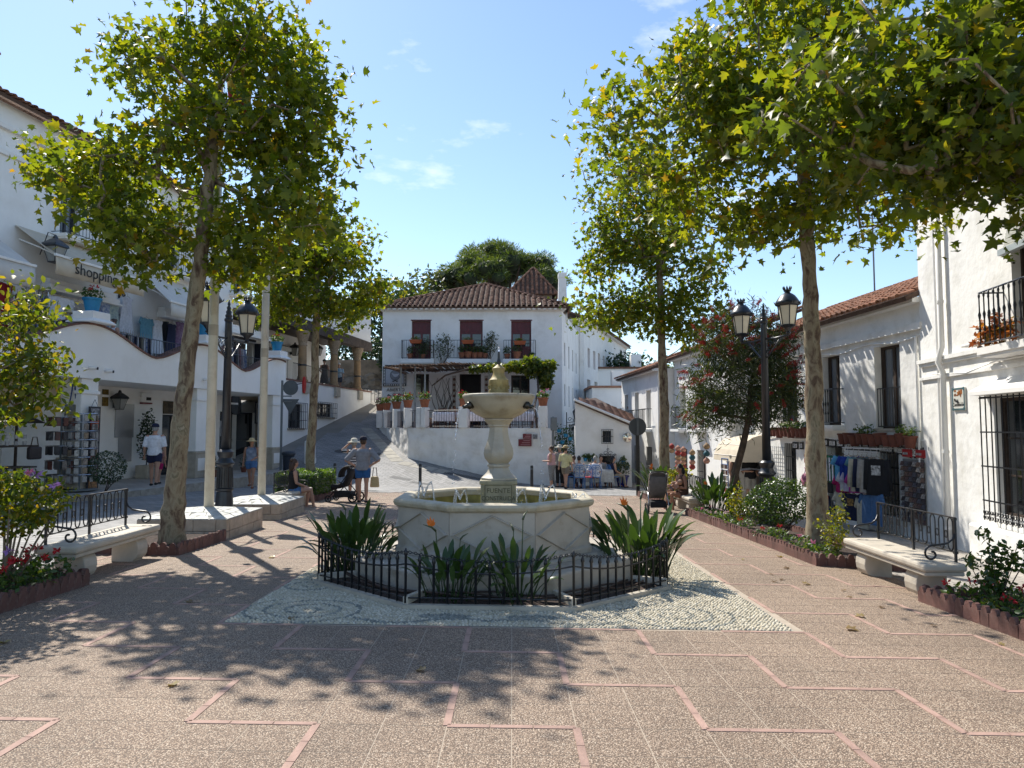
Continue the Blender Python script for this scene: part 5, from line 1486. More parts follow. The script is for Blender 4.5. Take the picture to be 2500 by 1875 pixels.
# ================================================================ left: white arcade building
LF = Fr(-13.19, 12.0, math.atan2(.984, .1772))
lb_ = LF.thing('arcade_building', 'long white building with ground arcade and shopping terrace on the left', 'building')
XE = 19.05
SWZ = -.13
peaks = (-2.4, 2.8, 8.0, 13.2, 18.4)
def ptop(x):
 k = ((x - 8.0) / 5.2) % 1; c = .5 + .5 * math.cos(2 * PI * k)
 return 3.80 + .70 * c ** .8
b = MB(); xs = rng(0, XE, .13); n = len(xs)
for x in xs:
 for (yy, zz) in ((0, 2.98), (0, ptop(x)), (.34, ptop(x)), (.34, 2.98)): b.v.append((x, yy, zz))
for i in range(n - 1):
 for j in range(4):
  b.f.append((i * 4 + j, i * 4 + (j + 1) % 4, i * 4 + 4 + (j + 1) % 4, i * 4 + 4 + j)); b.m.append(0)
b.f.append((0, 1, 2, 3)); b.m.append(0); b.f.append(tuple((n - 1) * 4 + j for j in (3, 2, 1, 0))); b.m.append(0)
for i in range(len(b.f)): b.f[i] = tuple(reversed(b.f[i]))
par_ = b.build('parapet', WHITE2, lb_)
b = MB(); b.box((0, 0, .02), (.268, .44, .05)); cop = b.mesh('coping_tile', M('coping_clay', (.2, .1, .075), .9, .15, 8, objrand=.25))
ms = []; x = .14
while x < XE - .1:
 sl = math.atan2(ptop(x + .05) - ptop(x - .05), .1)
 ms.append(Matrix.Translation((x, .17, ptop(x))) @ Matrix.Rotation(-sl, 4, 'Y')); x += .27 * math.cos(sl)
pieces(par_, 'coping_tile', cop, ms)
# railing filling the dips of the parapet
for k in range(1, 5):
 a, c = peaks[k - 1] + .9, min(peaks[k] - .9, XE)
 b = MB(); zr = 4.42; m_ = int((c - a) / .13)
 for i in range(m_ + 1):
  x = a + (c - a) * i / m_
  if x < 0: continue
  b.cyl((x, .17, ptop(x)), (x, .17, zr), .008, n=5)
 b.tube([(max(a, 0), .17, zr), (c, .17, zr)], .014, 5); b.build('terrace_railing', IRONB, lb_)
# pillar caps with plant pots
for k, px in enumerate(peaks[2:]):
 b = MB(); b.lathe([(.62, 0), (.62, .03), (.5, .1), (.46, .12), (.46, .3), (.44, .32)], (px, .1, ptop(px) + .04), 4, rot=0)
 b.build('pier_cap', TRIM, lb_)
 potted(('blue pot with red flowers on the nearest pier cap of the terrace', 'blue pot with flowers on the middle pier cap of the terrace', 'blue pot with trailing plant on the far pier cap of the terrace')[k], LF.w(px, .1, ptop(px) + .36), BLUEP, .24, .4, REDF, GERL, 260, .07, .3, 'blue pots on the terrace piers', seed=200 + k, heads=3)
# arcade: ceiling, terrace floor, pillars
b = MB(); b.span((0, .342, 2.98), (XE, 2.6, 3.3)); b.build('terrace_floor', WHITE2, lb_)
for px in (2.8, 8.0, 13.2, 18.4):
 b = MB(); b.span((px - .36, .01, SWZ), (px + .36, .7, .72)); b.build('pillar_base', STONE_B, lb_, bevel=.01)
 b = MB(); b.span((px - .40, -.02, .72), (px + .40, .73, .79)); b.span((px - .385, -.005, SWZ), (px + .385, .72, SWZ + .15)); b.build('pillar_base_cap', STONE_B, lb_, bevel=.015)
 b = MB(); b.span((px - .24, -.002, SWZ + .25), (px + .24, .02, .55)); b.build('base_panel', TRIM, lb_)
 b = MB(); b.span((px - .31, .06, .79), (px + .31, .66, 2.55)); b.build('pillar', WHITE2, lb_, bevel=.02)
 b = MB(); b.span((px - .35, .02, 2.55), (px + .35, .7, 2.64)); b.span((px - .31, .06, 2.64), (px + .31, .66, 2.975)); b.build('pillar_capital', WHITE2, lb_, bevel=.012)
# pavement in front, with kerb stones
pv = thing('pavement', 'raised tiled pavement of the left arcade', 'pavement'); pv['kind'] = 'structure'
del pv['category']; del pv['label']
pv.location = LF.w(0, 0, 0); pv.rotation_euler = (0, 0, LF.rz)
b = MB(); b.span((-14, -1.3, SWZ - .9), (XE + .4, 2.3, SWZ)); b.build('paving', SIDEM, pv)
KS = M('kerb_stone', (.40, .37, .32), .85, .12, 6, .4, 30, objrand=.15, stain=(.2, .18, .15), stain_s=4)
b = MB(); b.box((0, 0, -.4), (.585, .17, .82)); km = b.mesh('kerb_stone', KS)
pieces(pv, 'kerb_stone', km, [Matrix.Translation((x, -1.39, SWZ + .006)) for x in rng(-13.6, XE + .2, .6)])
# inner wall
IY = 2.3
def L_(u, v, ly=IY): return LF.hit(u, v, ly)
d0, d1 = L_(430, 1100)[0] - .85, L_(430, 1100)[0] + .75
g0, g1 = L_(535, 1100)[0], L_(622, 1100)[0]
w0, w1 = 4.3, 7.45
wall('inner_wall', lb_, 0, XE, SWZ, 2.98, [(w0, w1, .55, 2.0), (d0, d1, SWZ, 2.1), (g0, g1, SWZ, 2.3)], .3, WHITE, IY)
b = MB(); b.span((0, IY - .06, 2.62), (XE, IY - .003, 2.7)); b.build('cornice', TRIM, lb_)
for (a, c, z0, z1) in ((w0, w1, .4, 2.1), (d0, d1, SWZ, 2.2), (g0, g1, SWZ, 2.4)):
 b = MB(); b.span((a - .3, IY + .9, z0), (c + .3, IY + .95, z1 + .2)); b.build('shop_shade', DARK, lb_)
french_window(lb_, w0, w1, .55, 2.0, IY + .15, GALV, M('shop_glass', (.02, .05, .05), .08, .3, .8, spec=.8), 3, 1, 'shop_window')
b = MB(); b.span((w0 - .1, IY - .25, .48), (w1 + .1, IY + .05, .54)); b.build('window_sill', STONE_B, lb_)
for (a, c) in ((d0, d1), (g0, g1)):
 french_window(lb_, a, c, SWZ, 2.1 if a == d0 else 2.3, IY + .2, BLUEWOOD, GLASS, 2, 2, 'shop_door')
# brass-coloured shapes added to give the yellow glints behind the door glass
for k, lab in enumerate(('upper left', 'upper right', 'lower left', 'lower right')):
 o_ = MB(); o_.lathe([(.06, -.12), (.09, -.05), (.05, .06), (.08, .12)], (0, 0, 0), 10)
 o = o_.build('glint_shape', M('brass_glint', (.35, .22, .06), .4, .3), None, smooth=True, loc=LF.w(d0 + .35 + .8 * (k % 2), IY + .55, 1.5 - .7 * (k // 2)))
 tag(o, 'brass vase on show behind the arcade shop door, %s one' % lab, 'vase', 'brass vases behind the door glass')
SIGNW = M('sign_wood', (.10, .075, .045), .8, .25, 5, stain=(.17, .12, .06), stain_s=3)
SIGND = M('sign_ink', (.02, .017, .012), .7, .1)
for (a, c, z0, z1, tx) in ((w0 + .6, w1 - .3, 2.05, 2.5, 'JAMBA'), (d0, d1, 2.13, 2.6, 'TIENDA  JAMBA')):
 t = LF.thing('shop_sign', 'brown wooden shop sign over the %s' % ('arcade shop window' if tx == 'JAMBA' else 'arcade shop door'), 'sign', (a + c) / 2, IY - .04, (z0 + z1) / 2, 'brown wooden shop signs')
 b = MB(); b.box((0, 0, 0), (c - a, .05, z1 - z0)); b.build('board', SIGNW, t)
 text(t, tx, .3 if tx == 'JAMBA' else .17, SIGND, face_m(.2 if tx == 'JAMBA' else 0, -.028, .05), .003)
 b = MB()
 for q in range(5): b.box((-(c - a) * .3 + q * .22, -.027, -.13), (.15, .004, .035))
 b.build('small_print', SIGND, t)['kind'] = 'stuff'
x, z = L_(632, 1008); t = LF.thing('gallery_sign', 'grey framed gallery sign in the arcade reading GALERÍA DE ARTE', 'sign', x + .1, IY - .03, z)
b = MB(); b.box((0, 0, 0), (.95, .04, 1.0)); b.build('frame', BLUEWOOD, t); b = MB(); b.box((0, -.022, 0), (.87, .012, .92)); b.build('board', M('sign_grey', (.27, .28, .30), .6, .05), t)
for k, tx in enumerate(('GALERÍA', 'DE', 'ARTE')): text(t, tx, .2 if tx != 'DE' else .13, SIGND, face_m(0, -.03, .27 - k * .27), .003, sx=.85)
b = MB(); b.lathe([(.45, -.03), (.45, .03)], (0, 0, 0), 28); o = b.build('round_window', GLASS, lb_); o.matrix_local = Matrix.Translation((L_(573, 1000)[0], IY - .02, 2.62)) @ Matrix.Rotation(PI / 2, 4, 'X');
for (uu, vv, ww, hh) in ((547, 1036, .35, .3), (548, 1053, .3, .42)):
 x, z = L_(uu, vv); b = MB(); b.box((0, 0, 0), (ww, .01, hh)); o = b.build('notice', M('paper', (.42, .43, .44), .8, .05), None, loc=LF.w(x, IY + .1, z), rz=LF.rz)
 tag(o, 'white paper notice on the gallery door, %s one' % ('upper' if vv < 1040 else 'lower'), 'notice')
for (uu, vv, lab) in ((275, 985, 'black wall lantern in the arcade left of the shop door'),):
 x, z = L_(uu, vv); wall_lantern(LF, x, z - .2, lab, IY - .26, 'black wall lanterns')
x, z = L_(256, 971); b = MB(); b.box((0, 0, 0), (.26, .02, .55)); o = b.build('notice_plate', M('notice_yellow', (.22, .14, .02), .6, .4, 14), None, loc=LF.w(x, IY - .02, z), rz=LF.rz); tag(o, 'yellow and black notice plate in the arcade', 'sign')
x, z = L_(353, 971); t = LF.thing('alarm_box', 'cream alarm box with red base in the arcade', 'alarm box', x, IY - .06, z); b = MB(); b.box((0, 0, 0), (.5, .12, .34)); b.build('casing', TRIM, t, bevel=.02); b = MB(); b.box((0, -.01, -.2), (.5, .12, .05)); b.build('red_base', M('alarm_red', (.2, .02, .02), .5, .1), t); b = MB(); b.box((.06, -.065, -.04), (.25, .008, .11)); b.build('label_plate', SIGND, t)
b = MB(); b.box((0, 0, 0), (.9, .012, 1.15)); x, z = L_(303, 1027); o = b.build('clear_panel', M('acrylic', (.34, .34, .345), .15, .03), None, loc=LF.w(x, IY - .02, z), rz=LF.rz); tag(o, 'large clear acrylic notice panel, upper one on the arcade wall', 'notice panel')
b = MB(); b.box((0, 0, 0), (.65, .012, 1.1)); x, z = L_(304, 1088); o = b.build('clear_panel', M('acrylic', (.4, .4, .4), .1), None, loc=LF.w(x, IY - .02, z), rz=LF.rz); tag(o, 'clear acrylic notice panel, lower one on the arcade wall', 'notice panel')
for (uu, vv, lab) in ((224, 897, 'white security camera on the arcade beam, left of the pair'), (263, 905, 'white security camera on the arcade beam, right of the pair'), (502, 926, 'white security camera on the arcade beam beside the flagpole')):
 x, z = LF.hit(uu, vv, -.1); t = LF.thing('security_camera', lab, 'camera', x, -.002, z, 'cameras on the arcade beam'); b = MB(); b.cyl((0, 0, 0), (.1, -.18, -.02), .05, n=10); b.build('housing', TRIM, t, smooth=True); b = MB(); b.cyl((.1, -.18, -.02), (.115, -.21, -.023), .04, n=10); b.build('lens', IRON, t)
# scalloped awning over the shop window
t = LF.thing('scalloped_awning', 'beige awning with scalloped edge over the arcade shop window', 'awning', 5.6, .55, 0)
b = MB(); N = 60; a, c = -2.6, 1.95
for i in range(N + 1):
 x = a + (c - a) * i / N; b.v += [(x, .12, 2.9), (x, .06, 2.72), (x, .0, 2.30 - .07 * math.cos(x * 9))]
for i in range(N):
 for j in range(2): b.f.append((i * 3 + j, i * 3 + j + 1, i * 3 + 4 + j, i * 3 + 3 + j)); b.m.append(0)
b.build('canopy', CANVAS_B, t, smooth=True)
b = MB(); b.tube([(a + (c - a) * i / N, -.005, 2.30 - .07 * math.cos((a + (c - a) * i / N) * 9)) for i in range(N + 1)], .01, 4); b.build('piping', CANVAS, t)
# ---- upper facade, set back behind the terrace
UY = 2.6; ZT = 10.1
def U_(u, v): return LF.hit(u, v, UY)
b1a, b1b = U_(148, 500)[0], U_(196, 500)[0]
holes = [(-.2, .9, 7.65, 9.8), (b1a, b1b, 7.65, 9.75), (b1a + 5.0, b1b + 5.0, 7.65, 9.75), (b1a + 9.6, b1b + 9.6, 7.65, 9.75)]
vx, vz = U_(66, 400); holes.append((vx - .16, vx + .16, vz - .3, vz + .3))
shops = []
for (ua, ub) in ((118, 255), (398, 470), (560, 640)):
 a, c = U_(ua, 700)[0], U_(ub, 700)[0]; shops.append((a, c)); holes.append((a, c, 3.3, 5.6))
wall('upper_wall', lb_, -13, XE, 3.3, ZT, holes, .35, WHITE2, UY)
b = MB(); b.span((vx - .14, UY + .2, vz - .3), (vx + .14, UY + .25, vz + .3)); b.build('vent', GALV, lb_)
for (a, c) in shops:
 b = MB(); b.span((a - .2, UY + 1.0, 3.3), (c + .2, UY + 1.1, 5.8)); b.span((a - .2, UY + .36, 5.7), (c + .2, UY + 1.0, 5.8)); b.build('shop_shade', DARK, lb_)
 b = MB(); b.span((a - .35, UY - .45, 5.72), (c + .35, UY - .003, 5.8)); b.span((a - .3, UY - .38, 5.8), (c + .3, UY - .003, 5.95)); b.span((a - .25, UY - .28, 5.95), (c + .25, UY - .003, 6.12)); b.build('door_hood', TRIM, lb_, bevel=.02)
 for q in (0, 1):
  b = MB(); xx = a if q == 0 else c; b.span((xx - .06, UY - .25, 3.35), (xx + .06, UY + .3, 5.6)); b.build('door_frame', BLUEWOOD, lb_)
for (a, c) in ((-.2, .9), (b1a, b1b), (b1a + 5.0, b1b + 5.0), (b1a + 9.6, b1b + 9.6)):
 french_window(lb_, a + .04, c - .04, 7.65, 9.72, UY + .2, BLUEWOOD, PANE, 2, 4, 'balcony_door')
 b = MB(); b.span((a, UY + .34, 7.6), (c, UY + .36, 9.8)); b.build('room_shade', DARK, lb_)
 e = bpy.data.objects.new('balcony', None); COL.objects.link(e); e.parent = lb_; e.location = (0, UY, 0)
 balcony(e, a - .35, c + 1.0, 7.55, .55, 1.05, 15)
# grilles beside the shop doors
for (ua, ub, z0, z1) in ((60, 112, 3.6, 5.75), (258, 296, 3.7, 5.5), (348, 395, 3.6, 5.5)):
 a, c = U_(ua, 700)[0], U_(ub, 700)[0]; grille(lb_, a, c, z0, z1, UY - .05, max(5, int((c - a) / .16)), 1, .012)
# cornice and roofs
b = MB(); b.span((-13, UY - .08, ZT - .75), (XE, UY - .003, ZT - .62)); b.span((-13, UY - .14, ZT - .02), (XE, UY + .3, ZT + .1)); b.build('cornice', TRIM, lb_)
tm = tile_mesh('roof_tile', TILE)
b = MB(); b.span((-13, UY - .02, ZT + .1), (XE, UY + .25, ZT + .75)); b.build('roof_parapet', WHITE2, lb_)
b = MB(); b.box((0, 0, 0), (.2, .5, .05)); rpm = []
rp_, ms = tiled(lb_, [(-6, UY - .45, ZT + .78), (XE, UY - .45, ZT + .78), (XE, UY + .6, ZT + 1.15), (-6, UY + .6, ZT + 1.15)], tm, TILE_P, .24, .38)
pieces(lb_, 'roof_tile', tm, ms)
b = MB(); b.span((-6, UY + .6, ZT + .7), (6.9, UY + 5, ZT + 2.1)); b.build('attic', WHITE2, lb_)
rp_, ms = tiled(lb_, [(-6.2, UY + .2, ZT + 2.1), (7.3, UY + .2, ZT + 2.1), (7.3, UY + 2.6, ZT + 2.9), (-6.2, UY + 2.6, ZT + 2.9)], tm, TILE_P, .26, .38)
pieces(lb_, 'roof_tile', tm, ms, 120)
b = MB(); b.span((-13, UY + .36, 3.3), (XE - .01, UY + 8, ZT)); b.span((-13, IY + 1.0, SWZ), (XE - .01, UY + 8, 3.29)); b.build('building_core', WHITE2, lb_)
# ---- terrace awnings
def awning(label, ua, va, ub, vb, drop, rise, txt=None, mat=None, group='awnings over the terrace shops', ly=1.2):
 (xa, za), (xb, zb_) = LF.hit(ua, va, ly), LF.hit(ub, vb, ly); z = (za + zb_) / 2
 t = LF.thing('awning', label, 'awning', (xa + xb) / 2, ly, z, group); hw = (xb - xa) / 2; D = UY - ly
 b = MB(); b.add([(-hw, 0, 0), (hw, 0, 0), (hw, D - .02, rise), (-hw, D - .02, rise)], [(0, 1, 2, 3)]); o = b.build('canopy', mat or CANVAS, t); so_ = o.modifiers.new('s', 'SOLIDIFY'); so_.thickness = .01
 b = MB(); N = int(hw * 2 / .12)
 for i in range(N + 1):
  x = -hw + 2 * hw * i / N; b.v += [(x, 0, 0), (x, -.02 + .02 * math.sin(x * 7), -drop * .5), (x, .012 * math.sin(x * 11), -drop)]
 for i in range(N):
  for j in range(2): b.f.append((i * 3 + j, i * 3 + j + 1, i * 3 + 4 + j, i * 3 + 3 + j)); b.m.append(0)
 o = b.build('valance', mat or CANVAS, t, smooth=True); so_ = o.modifiers.new('s', 'SOLIDIFY'); so_.thickness = .006
 b = MB(); b.box((0, 0, .02), (2 * hw + .06, .07, .07)); b.build('front_bar', TRIM, t, bevel=.01)
 for sx in (-hw + .15, hw - .15):
  b = MB(); b.tube([(sx, .02, 0), (sx, D * .5, rise * .45 - .12), (sx, D - .03, rise * .6)], .022, 6); b.build('folding_arm', TRIM, t)
 if txt: text(t, txt, drop * .92, SIGND, face_m(hw * -.18, -.055, -drop * .46), .004)
awning('cream awning printed shopping over the terrace shop', 136, 622, 353, 688, .52, .95, 'shopping')
awning('white awning at the far left picture edge above the terrace', -60, 612, 86, 652, .6, .95, None, CANVAS_W)
awning('white awning right of the shopping awning, behind the plane trunk', 417, 739, 524, 764, .5, 1.2, None, CANVAS_W)
x, z = U_(57, 640); wall_lantern(LF, x, z - .05, 'black wall lantern above the terrace, left of the shopping awning', UY - .55, 'black wall lanterns', .5, 1.25)
x, z = U_(298, 712); t = LF.thing('iron_bracket', 'black scrolled iron bracket under the end of the shopping awning', 'bracket', x, UY - .03, z)
b = MB(); b.box((-.16, 0, 0), (.05, .04, .5)); b.tube([(-.16, 0, .2), (.1, 0, .22), (.3, 0, .2)], .02, 5)
for (cx, cz, r0) in ((-.02, .05, .11), (.2, .07, .08), (.05, -.12, .08), (.3, .1, .05)):
 b.tube([(cx + r0 * (1 - i * .05) * math.cos(i * .55), 0, cz + r0 * (1 - i * .05) * math.sin(i * .55)) for i in range(14)], .016, 5)
b.build('scrollwork', IRON, t)
# ---- clothes on the terrace
CL = {k: cloth('g_' + k, c, c2) for k, c, c2 in (('white', (.72, .72, .76), None), ('grey', (.33, .31, .29), None), ('red', (.32, .015, .03), None), ('rose', (.28, .13, .14), (.42, .3, .3)), ('green', (.25, .3, .22), (.5, .52, .45)),
  ('bluew', (.08, .13, .3), (.5, .52, .55)), ('navy', (.012, .016, .05), None), ('sky', (.12, .4, .68), None), ('royal', (.015, .05, .33), None), ('teal', (.12, .28, .36), None), ('cream', (.55, .49, .38), None), ('black', (.012, .012, .015), None),
  ('fuchsia', (.42, .01, .12), None), ('lilac', (.55, .5, .66), None), ('magenta', (.4, .04, .26), None), ('denim', (.07, .16, .33), None), ('lightw', (.62, .62, .66), None), ('purple', (.12, .05, .12), (.25, .18, .25)), ('mint', (.4, .46, .4), (.2, .26, .3)))}
x, z = LF.hit(148, 724, 2.0); garment(LF, x, 2.0, z, 'tee', CL['white'], 'white loose blouse hanging on the terrace left of the blue pot', 1.0, 1.05)
x, z = LF.hit(190, 738, 2.1); garment(LF, x, 2.1, z, 'long', CL['grey'], 'grey long sleeved top hanging behind the blue pot', .85, 1.1)
for k, (uu, m_) in enumerate(((28, 'rose'), (42, 'rose'), (57, 'mint'), (69, 'green'), (80, 'bluew'), (92, 'bluew'), (103, 'bluew'), (114, 'mint'))):
 x, z = LF.hit(uu, 716 + k * .8, 1.7); garment(LF, x, 1.7, z, 'dress', CL[m_], ORD[k] + ' printed dress from the left on the upper terrace rack', .55, 1.0, 'dresses on the terrace rack', .9)
 garment(LF, x, 1.6, z - 1.15, 'dress', CL[('purple', 'purple', 'mint', 'navy')[k % 4]], ORD[k] + ' dark skirt from the left on the lower terrace rack', .55, .9, 'skirts on the lower terrace rack', .9)
b = MB(); xa = LF.hit(24, 716, 1.7)[0]; xb = LF.hit(118, 722, 1.7)[0]; z = LF.hit(70, 712, 1.7)[1]
t = LF.thing('clothes_rack', 'steel clothes rack on the terrace left of the white blouse', 'clothes rack', (xa + xb) / 2, 1.7, z)
b = MB(); hw = (xb - xa) / 2; b.tube([(-hw, 0, .13), (hw, 0, .13)], .02, 6); b.tube([(-hw, 0, -1.0), (hw, 0, -1.0)], .02, 6); b.build('rail', CHROME, t)
for sx in (-hw, hw): b = MB(); b.tube([(sx, 0, 3.31 - z), (sx, 0, .13)], .02, 6); b.build('upright', CHROME, t)
for k, (uu, m_) in enumerate(((2, 'red'), (14, 'red'))):
 x, z = LF.hit(uu, 690, 1.8); garment(LF, x, 1.8, z, 'dress', CL[m_], ('outer', 'inner')[k] + ' red garment hanging on the terrace at the left picture edge', .6, 1.5, 'red garments at the left edge')
for k, (uu, vv, m_, kd, lab) in enumerate(((257, 738, 'bluew', 'dress', 'blue and white printed dress right of the blue pot'), (278, 742, 'mint', 'dress', 'pale green printed dress right of the blue pot'), (311, 725, 'lightw', 'dress', 'white strap dress hanging on the terrace wall'), (358, 776, 'teal', 'tee', 'grey blue T-shirt hanging on a terrace grille'), (386, 781, 'lightw', 'dress', 'spotted white top hanging on a terrace grille'), (420, 790, 'navy', 'dress', 'long navy dress in the terrace doorway'), (440, 785, 'purple', 'dress', 'dark red dress in the terrace doorway'))):
 x, z = LF.hit(uu, vv, 2.3); garment(LF, x, 2.3, z, kd, CL[m_], lab, .62, 1.25 if kd == 'dress' else .8)
for k in range(13):
 uu = 302 + k * 5.4; x, z = LF.hit(uu, 812 + k * 1.3, .9); garment(LF, x, .9, z, 'dress', CL[('lightw', 'black', 'cream', 'lightw', 'bluew', 'navy')[k % 6]], ORD[k] + ' printed skirt from the left on the low rack behind the terrace railing', .45, .85, 'skirts on the low terrace rack', .9)
for k in range(9):
 uu = 545 + k * 6.5; x, z = LF.hit(uu, 842 + k * 1.3, .9); garment(LF, x, .9, z, 'dress', CL[('rose', 'lightw', 'bluew', 'lightw', 'navy', 'grey')[k % 6]], ORD[k] + ' shirt from the left on the rack behind the far terrace railing', .5, .8, 'shirts on the far terrace rack', .9)
# ---- goods under the arcade
def spinner(label, s, y, h, r, mats, tiers):
 t = LF.thing('display_stand', label, 'display stand', s, y, SWZ)
 b = MB(); b.cyl((0, 0, 0), (0, 0, h), .025, n=8); b.lathe([(r * 1.1, .04), (r * 1.1, .07)], (0, 0, 0), 14); b.build('stem', GALV, t)
 for k in range(tiers):
  z = .35 + (h - .45) * k / (tiers - 1)
  b = MB(); pts = [(r * math.cos(2 * PI * i / 20), r * math.sin(2 * PI * i / 20), z + .12) for i in range(22)]; b.tube(pts, .012, 4, cap=False); rg_ = b.build('tier', CHROME, t)
  for i in range(12):
   a = 2 * PI * i / 12; b = MB(); b.box((r * .92 * math.cos(a), r * .92 * math.sin(a), z), (.03, .11, (h - .45) / tiers * .75), a); b.build('goods', mats[(k + i) % len(mats)] if k % 2 else mats[k % len(mats)], rg_)
GOODS = [M('goods_steel', (.25, .25, .26), .3, .3, 12, metal=.6), M('goods_dark', (.05, .045, .05), .5, .3), M('goods_tan', (.3, .22, .15), .5, .3), M('goods_pale', (.42, .40, .38), .4, .2), M('goods_wine', (.14, .04, .03), .4, .3)]
spinner('round wire stand of keyrings, left one by the arcade shop window', LF.hit(148, 1100, .35)[0], .35, 2.0, .36, [GOODS[0], GOODS[4], GOODS[1]], 5)
spinner('tall round wire stand of souvenirs next to the dark bush', LF.hit(196, 1100, .0)[0], .0, 2.1, .42, [GOODS[3], GOODS[2], GOODS[0], GOODS[3]], 8)
x = LF.hit(229, 1060, -.06)[0]; t = LF.thing('picture_strip', 'black hanging strip of small pictures on the arcade pillar', 'picture display', x, -.06, 2.2)
b = MB(); b.box((0, 0, -1.15), (.42, .03, 2.3)); b.tube([(-.12, 0, 0), (0, 0, .2), (.12, 0, 0)], .008, 4); b.build('backing', BLUEWOOD, t)
for k in range(7):
 b = MB(); b.box((0, -.02, -.18 - k * .33), (.3, .015, .26)); b.build('picture', M('picture%d' % k, ((.3, .3, .32), (.42, .07, .02), (.4, .36, .36), (.38, .33, .33), (.4, .12, .10), (.36, .16, .13), (.4, .2, .08))[k], .5, .5, 22), t)
x, z = LF.hit(190, 1005, .1); t = LF.thing('tote_bag', 'blue and yellow tote bag hanging below the scalloped awning', 'bag', x, .25, z)
b = MB(); b.box((0, 0, -.05), (.55, .06, .5)); b.build('bag_body', M('bag_blue', (.012, .03, .12), .6, .5, 4, c2=(.30, .26, .02)), t, bevel=.02)
for sx in (-.14, .1): b = MB(); b.tube([(sx, 0, .2), (sx * .5, 0, .55), (sx * .3, 0, .78)], .018, 5); b.build('handle', M('strap_blue', (.012, .03, .14), .6, .1), t)
t = LF.thing('souvenir_stall', 'brown roofed souvenir stall with shelves at the left picture edge', 'stall', LF.hit(22, 1080, .3)[0] - .35, .3, SWZ)
b = MB(); b.add([(-1.0, -.45, 1.85), (1.0, -.45, 1.85), (.7, .3, 2.25), (-.7, .3, 2.25)], [(0, 1, 2, 3), (3, 2, 1, 0)]); b.build('roof', DARKWOOD, t)
for zz in (.75, 1.28): b = MB(); b.box((0, 0, zz), (1.7, .7, .04)); b.build('shelf', DARKWOOD, t)
for sx in (-.85, .85): b = MB(); b.box((sx, .3, 1.0), (.05, .05, 2.0)); b.build('post', DARKWOOD, t)
for k in range(12): b = MB(); b.lathe([(.045, 0), (.05, .1)], (-.7 + (k % 6) * .25, -.25, 1.305 + (k // 6) * .16), 8); b.build('mug', GOODS[3], t)
for k, (sx, zz) in enumerate(((.75, 1.1), (.35, .35), (.75, .3), (-.1, .4))):
 tt = LF.thing('handbag', 'dark handbag hung on the souvenir stall, %s' % ('upper right', 'lower middle', 'lower right', 'lower left')[k], 'bag', t and LF.hit(22, 1080, .3)[0] - .35 + sx, -.05, SWZ + zz, 'handbags on the stall')
 b = MB(); b.box((0, 0, 0), (.36, .14, .32)); b.build('bag_body', M('dark_leather', (.03, .02, .02), .5, .2), tt, bevel=.04); b = MB(); b.tube([(-.12, 0, .15), (-.06, 0, .4), (.06, 0, .4), (.12, 0, .15)], .014, 5); b.build('handle', DARKWOOD, tt)
xx = LF.hit(353, 1170, 1.9)[0]
t = LF.thing('potted_tree', 'slim dark potted tree left of the arcade shop door', 'plant', xx, 1.85, SWZ)
b = MB(); b.box((0, 0, .22), (.5, .5, .44)); b.build('planter', STONE_B, t, bevel=.02); b = MB(); b.tube([(0, 0, .4), (.02, 0, 1.0), (0, 0, 1.9)], .02, 6); b.build('trunk', BARK_D, t)
g = np.random.default_rng(3); leaves('foliage', crown_points([(0, 0, 1.2, .32, .32, .6), (0, 0, 1.8, .28, .28, .45), (.05, 0, 2.2, .15, .15, .25)], 700, g, .4), .09, 'oval', DARKL, t, up=.2, seed=3)
potted('small dark potted plant at the foot of the middle arcade pillar', LF.w(13.5, -.25, SWZ), TERRA_D, .15, .25, None, DARKL, 120, .08, .5, seed=5)
potted('small potted plant at the foot of the far arcade pillar', LF.w(16.2, .2, SWZ), TERRA_D, .13, .2, None, DARKL, 80, .07, .4, seed=6)
# ================================================================ white colonnade house up the lane (left back)
KF = Fr(-10.8, 34.0, math.atan2(12, 1.64))
kh = KF.thing('colonnade_house', 'white house with stone columns under a dark beam beside the climbing lane', 'building')
KL = 12.1
def K_(u, v, ly=0): return KF.hit(u, v, ly)
h1 = (K_(704, 1000)[0], K_(738, 1000)[0], K_(710, 1040)[1] - .1, K_(710, 985)[1])
h2 = (K_(783, 1000)[0] - .5, K_(812, 1000)[0], K_(790, 1018)[1], K_(790, 985)[1])
wall('lane_wall', kh, -2.2, KL, -1.2, 3.9, [h1, h2], .25, WHITE2)
for h in (h1, h2):
 french_window(kh, h[0], h[1], h[2], h[3], .18, BLUEWOOD, GLASS, 2, 1, 'window'); b = MB(); b.span((h[0], .26, h[2]), (h[1], .3, h[3])); b.build('room_shade', DARK, kh)
 grille(kh, h[0] - .08, h[1] + .35, h[2] - .05, h[3] + .05, -.12, 9, 3, .014)
 b = MB(); b.span((h[0] - .1, -.1, h[2] - .1), (h[1] + .1, .02, h[2])); b.build('sill', STONE_B, kh)
b = MB(); b.span((-2.25, -.06, 3.9), (KL + .05, .35, 3.98)); b.build('coping', M('coping_clay', (.2, .1, .075)), kh)
b = MB(); b.span((-2.2, .1, 3.3), (KL, 7, 3.78)); b.build('gallery_floor', STONE_B, kh)
COLM = M('ochre_column', (.34, .22, .115), .85, .12, 4, .3, 25, stain=(.2, .14, .09), stain_s=3)
